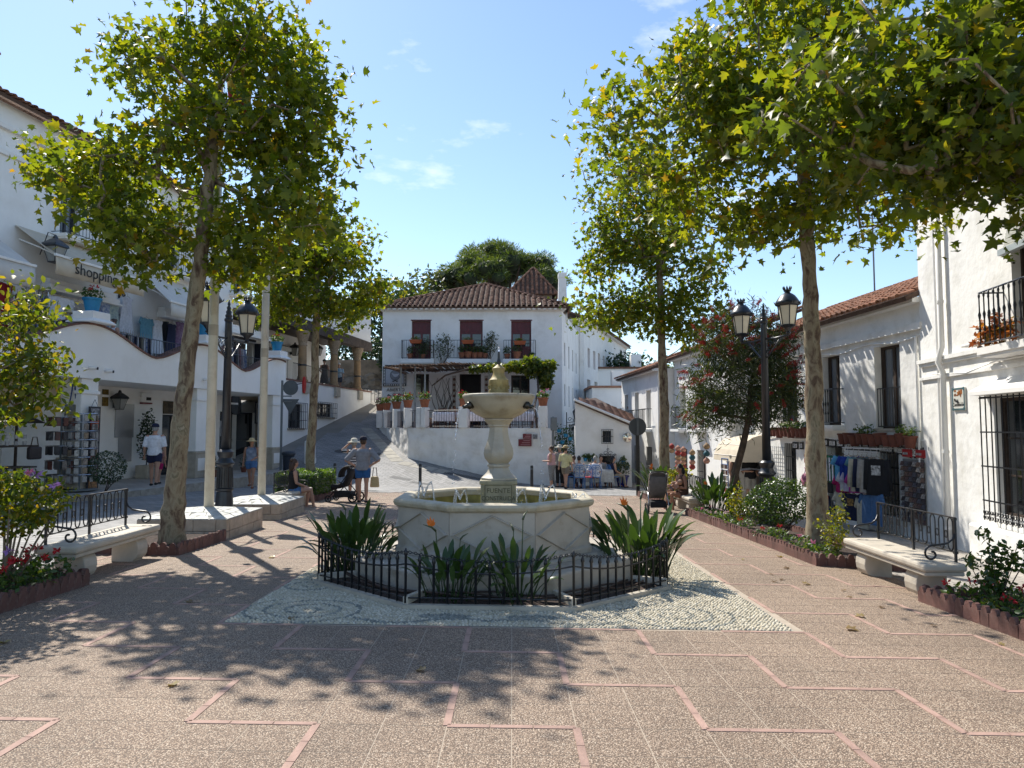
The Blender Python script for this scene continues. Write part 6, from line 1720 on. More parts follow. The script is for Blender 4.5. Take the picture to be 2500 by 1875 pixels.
for u_ in (737, 814.6, 871.5):
 x, z = K_(u_, 950, .15); zt = 6.55
 b = MB(); b.lathe([(.3, 3.95), (.3, 4.05), (.24, 4.1), (.24, 4.2), (.22, 4.25), (.215, 5.1), (.2, 5.75)], (x, .15, 0), 16); b.build('column', COLM, kh, auto=40)
 b = MB(); b.lathe([(.2, 5.75), (.23, 5.78), (.23, 5.83), (.2, 5.86), (.23, 6.0), (.3, 6.25), (.36, 6.42), (.36, 6.55)], (x, .15, 0), 12, mi=0)
 b.build('capital', M('carved_capital', (.36, .27, .18), .9, .25, 22, 1.0, 18), kh, auto=60)
 b = MB(); b.lathe([(.225, 4.75), (.23, 4.77), (.23, 4.82), (.225, 4.84)], (x, .15, 0), 16); b.build('iron_hoop', IRON, kh)
 b = MB(); b.span((x - .33, -.14, 3.35), (x + .33, .0 - .004, 3.895)); b.build('corbel', STONE_B, kh, bevel=.02)
b = MB(); b.span((-1.5, -.12, 6.55), (KL - .2, .38, 7.1)); b.build('beam', M('old_beam', (.07, .05, .04), .85, .25, 5, .5, 20), kh)
wall('upper_wall', kh, -1.5, KL - .2, 7.1, 9.0, [(3.0, 4.0, 7.4, 8.9), (7.6, 8.6, 7.4, 8.9)], .25, WHITE2, -.02)
for a in (3.0, 7.6): french_window(kh, a, a + 1, 7.4, 8.9, .15, BLUEWOOD, GLASS, 2, 2)
b = MB(); b.span((-1.5, .39, 7.0), (KL - .2, 6.5, 7.2)); b.build('gallery_ceiling', DARKWOOD, kh)
b = MB(); b.span((-1.5, 6, 7.2), (KL - .2, 6.4, 9)); b.span((KL - .5, .3, 7.2), (KL - .2, 6.4, 9)); b.build('upper_back', WHITE2, kh)
xe = K_(795, 900, 3.2)[0]
wall('gallery_wall', kh, -2.2, xe, 3.78, 7.0, [(1.2, 2.6, 3.9, 6.0), (3.6, 5.0, 3.9, 6.0)], .3, WHITE2, 3.2)
for a in (1.2, 3.6):
 b = MB(); b.span((a, 3.55, 3.8), (a + 1.4, 3.6, 6.0)); b.build('shop_shade', DARK, kh); grille(kh, a, a + 1.4, 3.9, 6.0, 3.12, 10, 2, .014)
 b = MB(); b.add([(a - .3, 3.2, 6.5), (a + 1.7, 3.2, 6.5), (a + 1.7, 2.3, 6.05), (a - .3, 2.3, 6.05)], [(0, 1, 2, 3)]); b.add([(a - .3, 2.3, 6.05), (a + 1.7, 2.3, 6.05), (a + 1.7, 2.3, 5.85), (a - .3, 2.3, 5.85)], [(0, 1, 2, 3)]); o = b.build('shop_awning', CANVAS_W, kh); o.modifiers.new('s', 'SOLIDIFY').thickness = .015
b = MB(); x0r, x1r = 1.0, KL - .1
for i in range(80): b.cyl((x0r + (x1r - x0r) * i / 79, .17, 3.96), (x0r + (x1r - x0r) * i / 79, .17, 4.82), .009, n=4)
b.tube([(x0r, .17, 4.83), (x1r, .17, 4.83)], .018, 5); b.build('gallery_railing', IRONB, kh)
b = MB()
for i in range(14): b.cyl((-2.1 + i * .18, .1, 3.95), (-2.1 + i * .18, .1, 4.9), .01, n=4)
b.tube([(-2.1, .1, 4.9), (.3, .1, 4.9)], .018, 5); b.build('side_railing', IRONB, kh)
for k, u_ in enumerate((773, 711)):
 x, z = K_(u_ if k == 0 else 716, 868, 3.0); wall_lantern(KF, x, z, ('black wall lantern right of the first ochre column', 'black wall lantern left of the first ochre column')[k], 2.9, 'black wall lanterns', .0, 1.2)
# red swimming float hung outside
x, z = K_(745, 940, -.5); t = KF.thing('hanging_sign', 'red tilted sign jutting out below the first ochre column', 'sign', x, -.45, z)
b = MB(); b.prism([(.16 * math.cos(a) , .46 * math.sin(a)) for a in [2 * PI * i / 16 for i in range(16)]], -.04, .04); o = b.build('plate', M('sign_red', (.55, .02, .02), .4, .1), t, bevel=.02); o.matrix_local = Matrix.Rotation(.2, 4, 'X') @ Matrix.Rotation(-.45, 4, 'Y') @ Matrix.Rotation(PI / 2, 4, 'X')
b = MB(); b.tube([(-.1, .45, 0), (-.05, 0, .1)], .02, 5); b.build('bracket', IRON, t)
# gate and rocky bank at the head of the lane
t = thing('iron_gate', 'open black iron railing at the top of the climbing lane', 'railing', PT(905, 985, 46)); t.location.z -= .1
b = MB()
for i in range(6): b.cyl((i * .22 - .7, i * .1, -.2), (i * .22 - .7, i * .1, 1.05), .02, n=5)
b.tube([(-.7, 0, 1.05), (.42, .5, 1.05)], .025, 5); b.tube([(-.7, 0, .0), (.42, .5, .0)], .02, 5); b.build('bars', IRON, t)
ROCK = M('rock', (.20, .165, .125), .95, .25, 1.5, 1.0, 6, stain=(.1, .09, .07), stain_s=2, world=True)
rk = thing('rock_bank', 'dry stone bank with boulders behind the ochre columns', 'rock wall', (-9, 52, 3.2))
for k in range(150):
 r = rnd.uniform(.3, .75); x = rnd.uniform(-6.5, 3.2); lv = rnd.random()
 b = MB(); b.ball((0, 0, 0), (r * rnd.uniform(.9, 1.5), r, r * rnd.uniform(.6, .9)), 8, 5)
 b.v = [tuple(Vector(p) * (1 + .25 * mnoise.noise(Vector(p) * 2.2 + Vector((k * 3.1, 0, 0))))) for p in b.v]
 o = b.build('boulder', ROCK, rk, loc=(x, lv * 1.8 - .5, lv * 2.3 - .2 - .06 * max(0, x) ** 2 * .2)); o.rotation_euler = (rnd.uniform(-.4, .4), rnd.uniform(-.4, .4), rnd.uniform(0, 6))
b = MB(); b.box((-1.5, 2.5, 1.5), (11, 3, 4)); b.build('bank_core', ROCK, rk)
o = MB(); o.span((-7.9, 47.6, 2.0), (-6.9, 47.9, 4.1)); tag(o.build('low_wall', WHITE2, None), 'low white wall at the top of the lane beside the central house', 'wall')
# ================================================================ central white house with terrace
CF = Fr(-7.52, 41.0, 0.0)
ch_ = CF.thing('central_house', 'white two-storey house with oxblood balcony doors and tiled hip roof', 'building')
CW = 10.42; CZ = 8.4
def C_(u, v, ly=0): return CF.hit(u, v, ly)
doors = []
for (ua, ub) in ((1004.4, 1051.9), (1122, 1178.5), (1248, 1297)):
 a, z0 = C_(ua, 876); c, z1 = C_(ub, 783); doors.append((a, c, z0, z1))
gw = []
for (ua, ub, va, vb) in ((1010, 1047.5, 970, 913), (1121.5, 1174.5, 1045, 913), (1248, 1293, 985, 916)):
 a, z0 = C_(ua, va); c, z1 = C_(ub, vb); gw.append((a, c, z0, z1))
wall('front_wall', ch_, 0, CW, 1.0, CZ, doors + gw, .28, WHITE)
for (a, c, z0, z1) in doors:
 b = MB(); b.span((a, .2, z1 - .75), (c, .27, z1)); b.span((a, .19, z0), (a + .1, .27, z1 - .75)); b.span((c - .1, .19, z0), (c, .27, z1 - .75)); b.span(((a + c) / 2 - .06, .19, z0), ((a + c) / 2 + .06, .27, z1 - .75)); b.span((a, .21, z0), (c, .27, z0 + .75))
 b.span((a - .05, -.02, z1), (c + .05, .06, z1 + .06)); dr = b.build('balcony_door', REDWOOD, ch_)
 for k in range(8):
  b = MB(); q = k % 4; w = (c - a - .2) / 4
  if k < 4: b.span((a + .1 + q * w + .04, .185, z1 - .62), (a + .1 + (q + 1) * w - .04, .205, z1 - .12))
  else: b.span((a + .1 + q * w + .04, .19, z0 + .12), (a + .1 + (q + 1) * w - .04, .215, z0 + .62))
  b.build('door_panel', REDWOOD, dr, bevel=.02)
 b = MB(); b.add([(a, .25, z0 + .7), (c, .25, z0 + .7), (c, .25, z1 - .7), (a, .25, z1 - .7)], [(0, 1, 2, 3)]); b.build('pane', GLASS, dr)
for k, (ua, ub) in enumerate(((978, 1059), (1090.6, 1196.7), (1228, 1309.5))):
 a, z = C_(ua, 876, -.6); c, _ = C_(ub, 876, -.6)
 balcony(ch_, a, c, z, .6, 1.08, 13, WHITE2, ornate=False, slab_t=.22)
for k, (a, c, z0, z1) in enumerate(gw):
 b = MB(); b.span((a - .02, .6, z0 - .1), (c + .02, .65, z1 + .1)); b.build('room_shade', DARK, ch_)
 if k != 1: french_window(ch_, a, c, z0, z1, .2, DARKWOOD, GLASS, 2, 2)
 else:
  b = MB(); b.span((a, .18, z0), (a + .1, .27, z1)); b.span((c - .1, .18, z0), (c, .27, z1)); b.build('door_frame', DARKWOOD, ch_)
TILEB = M('painted_tile_strip', (.5, .47, .42), .6, .1, 5)
for sx in (-.32, .3):
 xx = gw[1][0] + sx - .1 if sx < 0 else gw[1][1] + sx - .1
 b = MB(); b.span((xx, -.02, gw[1][2]), (xx + .22, -.003, gw[1][3] - .1)); s_ = b.build('tile_strip', TILEB, ch_)
 for k in range(9):
  b = MB(); b.lathe([(.085, 0), (.001, .012)], (0, 0, 0), 10); o = b.build('tile_motif', M('tile_brown', (.16, .07, .04), .6, .2), s_); o.matrix_local = Matrix.Translation((xx + .11, -.022, gw[1][2] + .25 + k * .32)) @ Matrix.Rotation(PI / 2, 4, 'X')
# side wall running back on the right
SF = Fr(2.9, 41.0, math.atan2(14, 2.81))
wins = []
for k in range(6):
 wins.append((1.0 + k * 2.1, 1.55 + k * 2.1, 5.3, 6.7)); wins.append((1.0 + k * 2.1, 1.5 + k * 2.1, 2.9, 4.2))
sw = bpy.data.objects.new('side_wing', None); COL.objects.link(sw); sw.parent = ch_; sw.location = SF.o - CF.o; sw.rotation_euler = (0, 0, SF.rz)
wall('side_wall', sw, .02, 14.28, -1.6, CZ, wins, .22, WHITE)
for w in wins:
 b = MB(); b.span((w[0], .2, w[2]), (w[1], .25, w[3])); b.build('window', GLASS if w[2] > 4 else PANE, sw)
# left side wall
b = MB(); b.span((.0, .302, 1.0), (.3, 11, CZ)); b.span((.3, 10.7, 1), (CW, 11, CZ)); b.build('rear_wall', WHITE, ch_)
# cornice of tile ends and roof
b = MB(); b.span((-.12, -.16, CZ), (CW + .15, .3, CZ + .1)); b.span((-.22, -.28, CZ + .1), (CW + .25, .3, CZ + .18)); b.build('eaves_cornice', TRIM, ch_)
ap = PT(1187, 695, 46.5); apl = ap - CF.o
ez = CZ + .2
tmc = tile_mesh('roof_tile', TILE, .115, .5)
e0, e1 = (-.45, -.45, ez), (CW + .45, -.45, ez); back = 11.2
rp_, ms = tiled(ch_, [e0, e1, tuple(apl)], tmc, TILE_P, .31, .42); pieces(ch_, 'roof_tile', tmc, ms)
rp_, ms = tiled(ch_, [e1, (CW + .45, back, ez), (apl.x, back, apl.z), tuple(apl)], tmc, TILE_P, .31, .42); pieces(ch_, 'roof_tile', tmc, ms, 60)
rp_, ms = tiled(ch_, [(-.45, back, ez), e0, tuple(apl), (apl.x, back, apl.z)], tmc, TILE_P, .31, .42); pieces(ch_, 'roof_tile', tmc, ms, 20)
def ridge(parent, a, c, mesh, step=.42, name='ridge_tile'):
 a, c = Vector(a), Vector(c); d = (c - a); n = int(d.length / step); ey = d.normalized(); ex = ey.cross(Vector((0, 0, 1))).normalized(); nz_ = ex.cross(ey)
 mm = Matrix((ex, ey, nz_)).transposed().to_4x4()
 pieces(parent, name, mesh, [Matrix.Translation(a + d * (i + .5) / n + nz_ * .05) @ mm for i in range(n)])
ridge(ch_, e0, apl, tmc); ridge(ch_, e1, apl, tmc); ridge(ch_, apl, (apl.x, back, apl.z), tmc)
tc_ = MB(); tc_.box((0, 0, 0), (.18, .1, .09)); tce = tc_.mesh('cornice_tooth', TRIM)
pieces(ch_, 'cornice_tooth', tce, [Matrix.Translation((-.2 + i * .31, -.33, CZ + .08)) for i in range(35)])
# lookout turret and chimney
tw = Vector(((1238 - 1250) / FPX * 47, 47, 0)) - CF.o; tx1 = (1362 - 1250) / FPX * 47 - CF.o.x
z_e = 1.6 + 330 / FPX * 47
b = MB(); b.span((tw.x + .35, tw.y + .3, 8.4), (tx1 - .35, tw.y + 3.0, z_e)); b.build('turret', M('turret_grey_wall', (.26, .23, .2), .9, .1, 3), ch_)  # turret walls in one even dark grey
tap = PT(1302, 655, 48.6) - CF.o; tms = tile_mesh('roof_tile', TILE, .1, .46)
q0, q1, q2, q3 = (tw.x, tw.y, z_e), (tx1, tw.y, z_e), (tx1, tw.y + 3.3, z_e), (tw.x, tw.y + 3.3, z_e)
for tri in ((q0, q1), (q1, q2), (q2, q3), (q3, q0)):
 rp_, ms = tiled(ch_, [tri[0], tri[1], tuple(tap)], tms, TILE_P, .3, .4); pieces(ch_, 'roof_tile', tms, ms, 80)
for q in (q0, q1, q2, q3): ridge(ch_, q, tap, tms, .4)
cx0 = (1374 - 1250) / FPX * 43 - CF.o.x; cz1 = 1.6 + 382 / FPX * 43
b = MB(); b.lathe([(.42, 8.0), (.36, 9.6), (.32, cz1 - .35), (.36, cz1 - .3), (.36, cz1 - .05), (.3, cz1)], (cx0, 2.0, 0), 4); b.build('chimney', ROUGHW, ch_)
# ---- terrace and its rough retaining wall
TP = [Vector(p) for p in ((1.62, 30.2, 0), (-2.9, 31.6, 0), (-4.8, 32.9, 0), (-7.2, 38.6, 0))]
TZ = 1.6
def on_poly(u):
 k = (u - 1250) / FPX
 for a, c in zip(TP[:-1], TP[1:]):
  # a.x + t dx = k (a.y + t dy)
  dx, dy = c.x - a.x, c.y - a.y; t = (k * a.y - a.x) / (dx - k * dy)
  if -.02 <= t <= 1.02: return a + (c - a) * t, math.atan2(-dy, -dx)
 return TP[-1].copy(), 0
tr = thing('terrace', 'raised restaurant terrace with rough whitewashed retaining wall', 'terrace', (0, 0, 0))
b = MB(); line = [Vector((2.75, 40.9, 0))] + TP + [Vector((-7.5, 41.5, 0))]
for a, c in zip(line[:-1], line[1:]):
 n = max(2, int((c - a).length / .14)); nn = Vector((c.y - a.y, -(c.x - a.x), 0)).normalized() * -1
 m_ = 20; o0 = len(b.v)
 for i in range(n + 1):
  p = a + (c - a) * i / n; zb_ = gz(p.x, p.y) - .4
  for j in range(m_ + 1):
   z = zb_ + (TZ - zb_) * j / m_
   k = .05 * mnoise.noise(Vector((p.x * 2.1, p.y * 2.1, z * 2.6))) + .03 * mnoise.noise(Vector((p.x * 6, p.y * 6, z * 6)))
   edge = 0 if (i in (0, n)) else 1
   b.v.append(tuple(p + nn * k * edge + Vector((0, 0, z))))
 for i in range(n):
  for j in range(m_):
   q = o0 + i * (m_ + 1) + j; b.f.append((q, q + 1, q + m_ + 2, q + m_ + 1)); b.m.append(0)
b.build('retaining_wall', ROUGHW, tr, smooth=True)
b = MB(); b.add([(p.x, p.y, TZ - .003) for p in line], [tuple(range(len(line)))]); b.build('terrace_floor', M('terrace_tile', (.25, .12, .08), .8, .1, 4), tr)
posts = {}
for k, u_ in enumerate((943, 967, 995, 1027, 1036, 1133, 1222, 1326, 1349)):
 p, an = on_poly(u_); posts[u_] = (p, an)
 w = .34 if u_ != 1133 else .42
 b = MB(); b.box((0, 0, .47), (w, w, .94)); b.build('post', ROUGHW, tr, loc=(p.x, p.y + .12, TZ), rz=an, bevel=.03)
us = sorted(posts)
for a, c in zip(us[:-1], us[1:]):
 pa, pc = posts[a][0], posts[c][0]; L__ = (pc - pa).length
 if L__ < .6: continue
 b = MB(); n = int(L__ / .13)
 for i in range(1, n): p = pa.lerp(pc, i / n); b.cyl((p.x, p.y + .12, TZ + .06), (p.x, p.y + .12, TZ + .8), .008, n=4)
 for zz in (.08, .8): b.tube([(pa.x, pa.y + .12, TZ + zz), (pc.x, pc.y + .12, TZ + zz)], .012, 4)
 b.build('railing', IRON, tr)
for k, (u_, lab) in enumerate(((943, 'leftmost clay pot of red geraniums on the terrace posts'), (967, 'second clay pot of geraniums from the left on the terrace posts'), (995, 'third clay pot of geraniums from the left on the terrace posts'), (1036, 'clay pot of geraniums on the thick terrace post left of the white tables'), (1133, 'clay pot of geraniums on the terrace post left of the fountain bowl'), (1326, 'clay pot of pink geraniums on the terrace post right of the fountain bowl'), (1349, 'clay pot of pink geraniums on the rightmost terrace post'))):
 p, an = posts[u_]; potted(lab, (p.x, p.y + .12, TZ + .94), TERRA, .23, .36, REDF if u_ < 1200 else PINKF, GERL, 200, .09, .32, 'clay pots on the terrace posts', seed=300 + k)
# tables, cloths and chairs
WCLOTH = cloth('table_white', (.74, .75, .8)); CHAIRW = M('chair_wood', (.13, .045, .022), .5, .2, 8); RUSH = M('rush_seat', (.4, .28, .14), .9, .15)
def ladder_chair(label, x, y, z, rz, group):
 t = thing('chair', label, 'chair', (x, y, z), rz, group)
 for sx in (-.19, .19):
  b = MB(); b.tube([(sx, .18, 0), (sx, .19, .45), (sx, .24, .98)], .02, 6); b.build('leg', CHAIRW, t); b = MB(); b.tube([(sx, -.18, 0), (sx, -.18, .46)], .02, 6); b.build('leg', CHAIRW, t)
 b = MB(); b.box((0, 0, .45), (.42, .4, .04)); b.build('seat', RUSH, t, bevel=.012)
 for zz in (.62, .76, .9): b = MB(); b.box((0, .2 + (zz - .45) * .09, zz), (.4, .02, .08)); b.build('slat', CHAIRW, t, bevel=.008)
 for zz in (.15, .28): b = MB(); b.box((0, -.18, zz), (.36, .02, .02)); b.box((0, .18, zz), (.36, .02, .02)); b.build('stretcher', CHAIRW, t)
 return t
def table_cloth(label, x, y, z, w, d, group, mat=None, drop=.42):
 t = thing('table', label.replace('cloth on', 'cloth covering')+', wooden frame', 'table', (x, y, z), 0, group)
 b = MB(); b.box((0, 0, .71), (w, d, .03)); b.build('top', CHAIRW, t)
 for sx in (-1, 1):
  for sy in (-1, 1): b = MB(); b.box((sx * (w / 2 - .06), sy * (d / 2 - .06), .35), (.05, .05, .69)); b.build('leg', CHAIRW, t)
 b = MB(); hw, hd = w / 2 + .01, d / 2 + .01; per = []
 N = 14
 for i in range(N): per.append((-hw + 2 * hw * i / N, -hd))
 for i in range(N): per.append((hw, -hd + 2 * hd * i / N))
 for i in range(N): per.append((hw - 2 * hw * i / N, hd))
 for i in range(N): per.append((-hw, hd - 2 * hd * i / N))
 n = len(per); b.v.append((0, 0, .735))
 for lv, (dz, sc) in enumerate(((.735, 1.0), (.6, 1.03), (.735 - drop, 1.06))):
  for i, (px, py) in enumerate(per):
   cor = 1 if i % N == 0 else 0; fl_ = 1 + (sc - 1) * (1 + .7 * math.sin(i * 1.9)) ; b.v.append((px * fl_, py * fl_, dz - (drop * .3 * cor if lv == 2 else 0)))
 for i in range(n): b.f.append((0, 1 + i, 1 + (i + 1) % n)); b.m.append(0)
 for lv in range(2):
  for i in range(n): q = 1 + lv * n; b.f.append((q + i, q + n + i, q + n + (i + 1) % n, q + (i + 1) % n)); b.m.append(0)
 o = b.build('tablecloth', mat or WCLOTH, None, smooth=True, loc=(x, y, z)); tag(o, label, 'tablecloth', group + ' cloths')
tabs = [(1090, 'leftmost'), (1171, 'middle'), (1272, 'rightmost')]
for (u_, wd) in tabs:
 p, an = on_poly(u_); x, y = (u_ - 1250) / FPX * (p.y + 1.6), p.y + 1.6
 table_cloth('white cloth on the %s terrace restaurant table' % wd, x, y, TZ, 1.15, .9, 'terrace tables')
 for q, (dx, dy, r_, wo) in enumerate(((-.9, 0, PI / 2, 'left of'), (-.28, .75, 0, 'behind, left of'), (.28, .75, 0, 'behind, right of'), (.9, 0, -PI / 2, 'right of'))):
  ladder_chair('dark wooden ladder-back chair %s the %s terrace table' % (wo, wd), x + dx, y + dy, TZ, r_, 'ladder-back chairs on the terrace')
# pergola with cane roof and vine
CANE = M('dry_cane', (.28, .17, .10), .9, .3, 14, .6, 30)
pg = thing('pergola', 'cane roofed pergola on thin poles over the restaurant terrace', 'pergola', (0, 0, 0))
b = MB()
for k, (u_, yy) in enumerate(((978, 36.0), (1013, 36.0), (1037, 35.6), (1195, 35.2), (1316, 34.8))):
 x = (u_ - 1250) / FPX * yy; c = MB(); c.cyl((x, yy, TZ), (x, yy, 4.72), .045, n=8); c.build('pole', M('grey_pole', (.36, .38, .37), .6, .1), pg)
xa, xb = -6.3, 1.5
for i in range(130):
 x = xa + (xb - xa) * i / 129; zz = 4.74 + .06 * math.sin(x * 1.7) + rnd.uniform(-.03, .05) - (.25 if x < -5.4 else 0) * (-5.4 - x)
 b.tube([(x, 34.9 + rnd.uniform(-.15, .25), zz), (x + rnd.uniform(-.06, .06), 38, zz + .12), (x, 40.9, zz + .16)], .03, 4)
o = b.build('cane_roof', CANE, pg); o['kind'] = 'stuff'
b = MB(); b.tube([(xa, 35.1, 4.68), (xb, 35.1, 4.68)], .05, 6); b.tube([(xa, 38.5, 4.75), (xb, 38.5, 4.75)], .05, 6); b.build('rafter', DARKWOOD, pg)
t = thing('grape_vine', 'leafy grape vine trailing along the right half of the pergola', 'vine', (0, 0, 0))
g = np.random.default_rng(77)
bl = [(1.1, 34.3, 4.5, .75, .6, .45), (1.6, 34.2, 4.0, .4, .5, .6), (.2, 34.5, 4.6, .6, .5, .25), (-.8, 34.6, 4.55, .6, .5, .22), (-1.7, 34.7, 4.5, .5, .4, .18), (1.8, 34.1, 4.6, .4, .4, .3), (.9, 34.4, 4.85, .5, .4, .2)]
leaves('foliage', crown_points(bl, 2300, g, .5), .17, 'plane', VINEL, t, up=.4, droop=.3, seed=78)
p, an = posts[1326]
b = MB(); b.tube([(p.x - .25, p.y + .5, TZ), (p.x - .3, 32.5, 2.6), (1.25, 33.6, 3.4), (1.2, 34.4, 4.6)], [.05, .045, .05, .04], 6); b.tube([(1.2, 34.4, 4.6), (-.5, 34.7, 4.6), (-2.2, 34.8, 4.5), (-3.3, 35, 4.2), (-4.0, 35.4, 3.7)], [.05, .06, .06, .045, .03], 6); b.build('stem', BARK_D, t, smooth=True)
# bare vine on the wall
t = thing('bare_climber', 'leafless climber spreading on the wall left of the restaurant door', 'climber', CF.w(C_(1083, 990)[0], -.03, TZ))
b = MB(); R_ = random.Random(5)
for k in range(12):
 x = R_.uniform(-.2, .2); pts = [(x * .3, 0, 0)]
 for i in range(6): x += R_.uniform(-.25, .25); pts.append((x, -.01, (i + 1) * .48))
 b.tube(pts, [.025, .02, .018, .015, .012, .009, .006], 4)
b.build('stems', BARK_D, t)
# plants on the balconies
for k, (uu, vv, lab, r_, h_, mt) in enumerate(((1030, 850, 'dense trailing plant on the left balcony', .55, .8, OLIVEL), (1080, 850, 'tall wispy plant between the left and middle balconies', .75, 1.1, OLIVEL), (1195, 840, 'wispy shrub at the right end of the middle balcony', .5, .95, OLIVEL))):
 x, z = C_(uu, vv, -.7); tt = thing('balcony_plant', lab, 'plant', CF.w(x, -.45, z)); g = np.random.default_rng(400 + k)
 leaves('foliage', crown_points([(0, 0, 0, r_, .3, h_ * .6), (.1, 0, h_ * .5, r_ * .7, .25, h_ * .4)], 420, g, .2), .1, 'oval', mt, tt, up=.2, seed=401 + k)
 b = MB()
 for q in range(10): b.tube([(rnd.uniform(-.1, .1), 0, -h_ * .9), (rnd.uniform(-r_, r_), rnd.uniform(-.1, .1), rnd.uniform(-.1, h_ * .8))], [.012, .005], 4)
 b.build('stems', BARK_D, tt)['kind'] = 'stuff'
bp_ = 0
for (uu, vv, r_) in ((1000, 874, .17), (1032, 874, .15), (1127, 873, .2), (1143, 873, .22), (1159, 874, .2), (1172, 873, .2), (1184, 874, .18), (1238, 875, .18), (1262, 875, .25), (1298, 875, .14)):
 x, z = C_(uu, vv, -.5); bp_ += 1
 wh = 'left' if uu < 1060 else ('middle' if uu < 1200 else 'right')
 idx_ = {1000: 'first', 1032: 'second', 1127: 'first', 1143: 'second', 1159: 'third', 1172: 'fourth', 1184: 'fifth', 1238: 'first', 1262: 'second', 1298: 'third'}[uu]
 potted('%s clay pot from the left on the floor of the %s balcony' % (idx_, wh), CF.w(x, -.4, z - .02), TERRA, r_, r_ * 1.6, None, GERL, 120, .1, .45 if uu != 1298 else .1, 'pots on the balcony floors', seed=420 + bp_)
for (uu, vv, wh) in ((1015, 834, 'left'), (1142, 835, 'middle'), (1269, 837, 'right')):
 x, z = C_(uu, vv, -.62); tt = thing('window_box', 'clay window box hung on the %s balcony rail' % wh, 'planter', CF.w(x, -.68, z - .12), 0, 'window boxes on the balconies')
 b = MB(); b.add([(-.28, -.1, 0), (.28, -.1, 0), (.28, .1, 0), (-.28, .1, 0), (-.36, -.14, .22), (.36, -.14, .22), (.36, .14, .22), (-.36, .14, .22)], [(3, 2, 1, 0), (4, 5, 6, 7), (0, 1, 5, 4), (1, 2, 6, 5), (2, 3, 7, 6), (3, 0, 4, 7)]); b.build('trough', M('box_orange', (.42, .1, .03), .7, .1), tt, bevel=.01)
 g = np.random.default_rng(440 + int(uu)); leaves('plant', crown_points([(0, 0, .3, .3, .12, .12)], 80, g, .3), .09, 'oval', YOUNGL, tt, seed=int(uu))
# framed house sign with bird, and the opening sign
x, z = C_(964, 919); t = thing('framed_sign', 'black framed sign with a round bird emblem on the central house', 'sign', CF.w(x, -.06, z))
b = MB()
for (cx, cz, w, h) in ((0, .5, 1.35, .14), (0, -.5, 1.35, .14), (-.6, 0, .14, .88), (.6, 0, .14, .88)): b.box((cx, 0, cz), (w, .05, h))
b.build('frame', IRON, t)
b = MB()
for k in range(10):
 for (cx, cz) in ((-.56 + k * .125, .5), (-.56 + k * .125, -.5)): b.box((cx, -.03, cz), (.07, .012, .05), 0)
 for (cx, cz) in ((-.6, -.38 + k * .085), (.6, -.38 + k * .085)): b.box((cx, -.03, cz), (.06, .012, .045))
b.build('frame_inlay', TRIM, t)['kind'] = 'stuff'
b = MB(); b.box((0, .01, 0), (1.2, .03, .9)); b.build('board', M('sign_pale', (.42, .43, .46), .6, .05), t)
b = MB(); b.lathe([(.3, -.01), (.3, .01)], (0, 0, 0), 30); o = b.build('emblem_ring', IRON, t); o.matrix_local = Matrix.Translation((.03, -.012, .07)) @ Matrix.Rotation(PI / 2, 4, 'X')
b = MB(); b.lathe([(.275, -.01), (.275, .01)], (0, 0, 0), 30); o = b.build('emblem_disc', M('emblem_grey', (.20, .2, .22), .6, .1), t); o.matrix_local = Matrix.Translation((.03, -.018, .07)) @ Matrix.Rotation(PI / 2, 4, 'X')
bird = [(-.22, .12), (-.12, .08), (-.02, .04), (.1, .05), (.26, .08), (.18, .0), (.14, -.08), (.04, -.13), (-.06, -.1), (-.13, -.01)]
b = MB(); b.prism(bird, -.005, .005); o = b.build('bird', M('sign_pale', (.42, .43, .46)), t); o.matrix_local = Matrix.Translation((.03, -.034, .08)) @ Matrix.Rotation(PI / 2, 4, 'X')
b = MB()
for (cx, cz) in ((-.1, -.28), (.1, -.28), (0, -.24)): b.box((cx + .03, -.02, cz), (.11, .02, .07))
b.build('emblem_bow', IRON, t)
x, z = C_(966, 958); t = thing('opening_sign', 'black lettering ABIERTO OPEN below the framed bird sign', 'sign', CF.w(x, -.01, z))
text(t, 'ABIERTO', .26, IRON, face_m(0, -.01, .14), .01); text(t, 'OPEN', .26, IRON, face_m(.15, -.01, -.14), .01)
b = MB(); b.prism([(-.5, -.2), (-.42, -.1), (-.3, -.16), (-.18, -.2), (-.3, -.2)], -.01, .01); o = b.build('bird_mark', IRON, t); o.matrix_local = Matrix.Translation((0, -.01, 0)) @ Matrix.Rotation(PI / 2, 4, 'X')
# maroon information plates on the retaining wall
MAROON = M('maroon_plate', (.16, .012, .02), .4, .05)
for (ua, ub, va, vb, lab) in ((1276, 1298, 1059, 1071, 'upper small maroon information plate on the rough wall'), (1265, 1298, 1072, 1089, 'lower large maroon information plate on the rough wall')):
 p0, an = on_poly((ua + ub) / 2); s_ = FPX / p0.y; z = CAMZ - ((va + vb) / 2 - 1045) / s_
 t = thing('information_plate', lab, 'sign', p0 + Vector((-.0, -.09, z)), an); w, h = (ub - ua) / s_, (vb - va) / s_
 b = MB(); b.box((0, 0, 0), (w, .03, h)); b.build('plate', MAROON, t)
 b = MB()
 for k in range(3): b.box((w * .14 - .03 * k, -.018, h * (.3 - .3 * k)), (w * (.5 + .12 * k), .004, .025))
 b.build('text_line', M('plate_ink', (.45, .25, .25), .6, .1), t)['kind'] = 'stuff'
p0, an = on_poly(1306); t = thing('photo_plate', 'small grey picture plate right of the maroon plates', 'sign', p0 + Vector((0, -.09, CAMZ - (1066 - 1045) * p0.y / FPX)), an); b = MB(); b.box((0, 0, 0), (.2, .02, .2)); b.build('plate', M('photo_grey', (.25, .25, .26), .5, .6, 16), t)
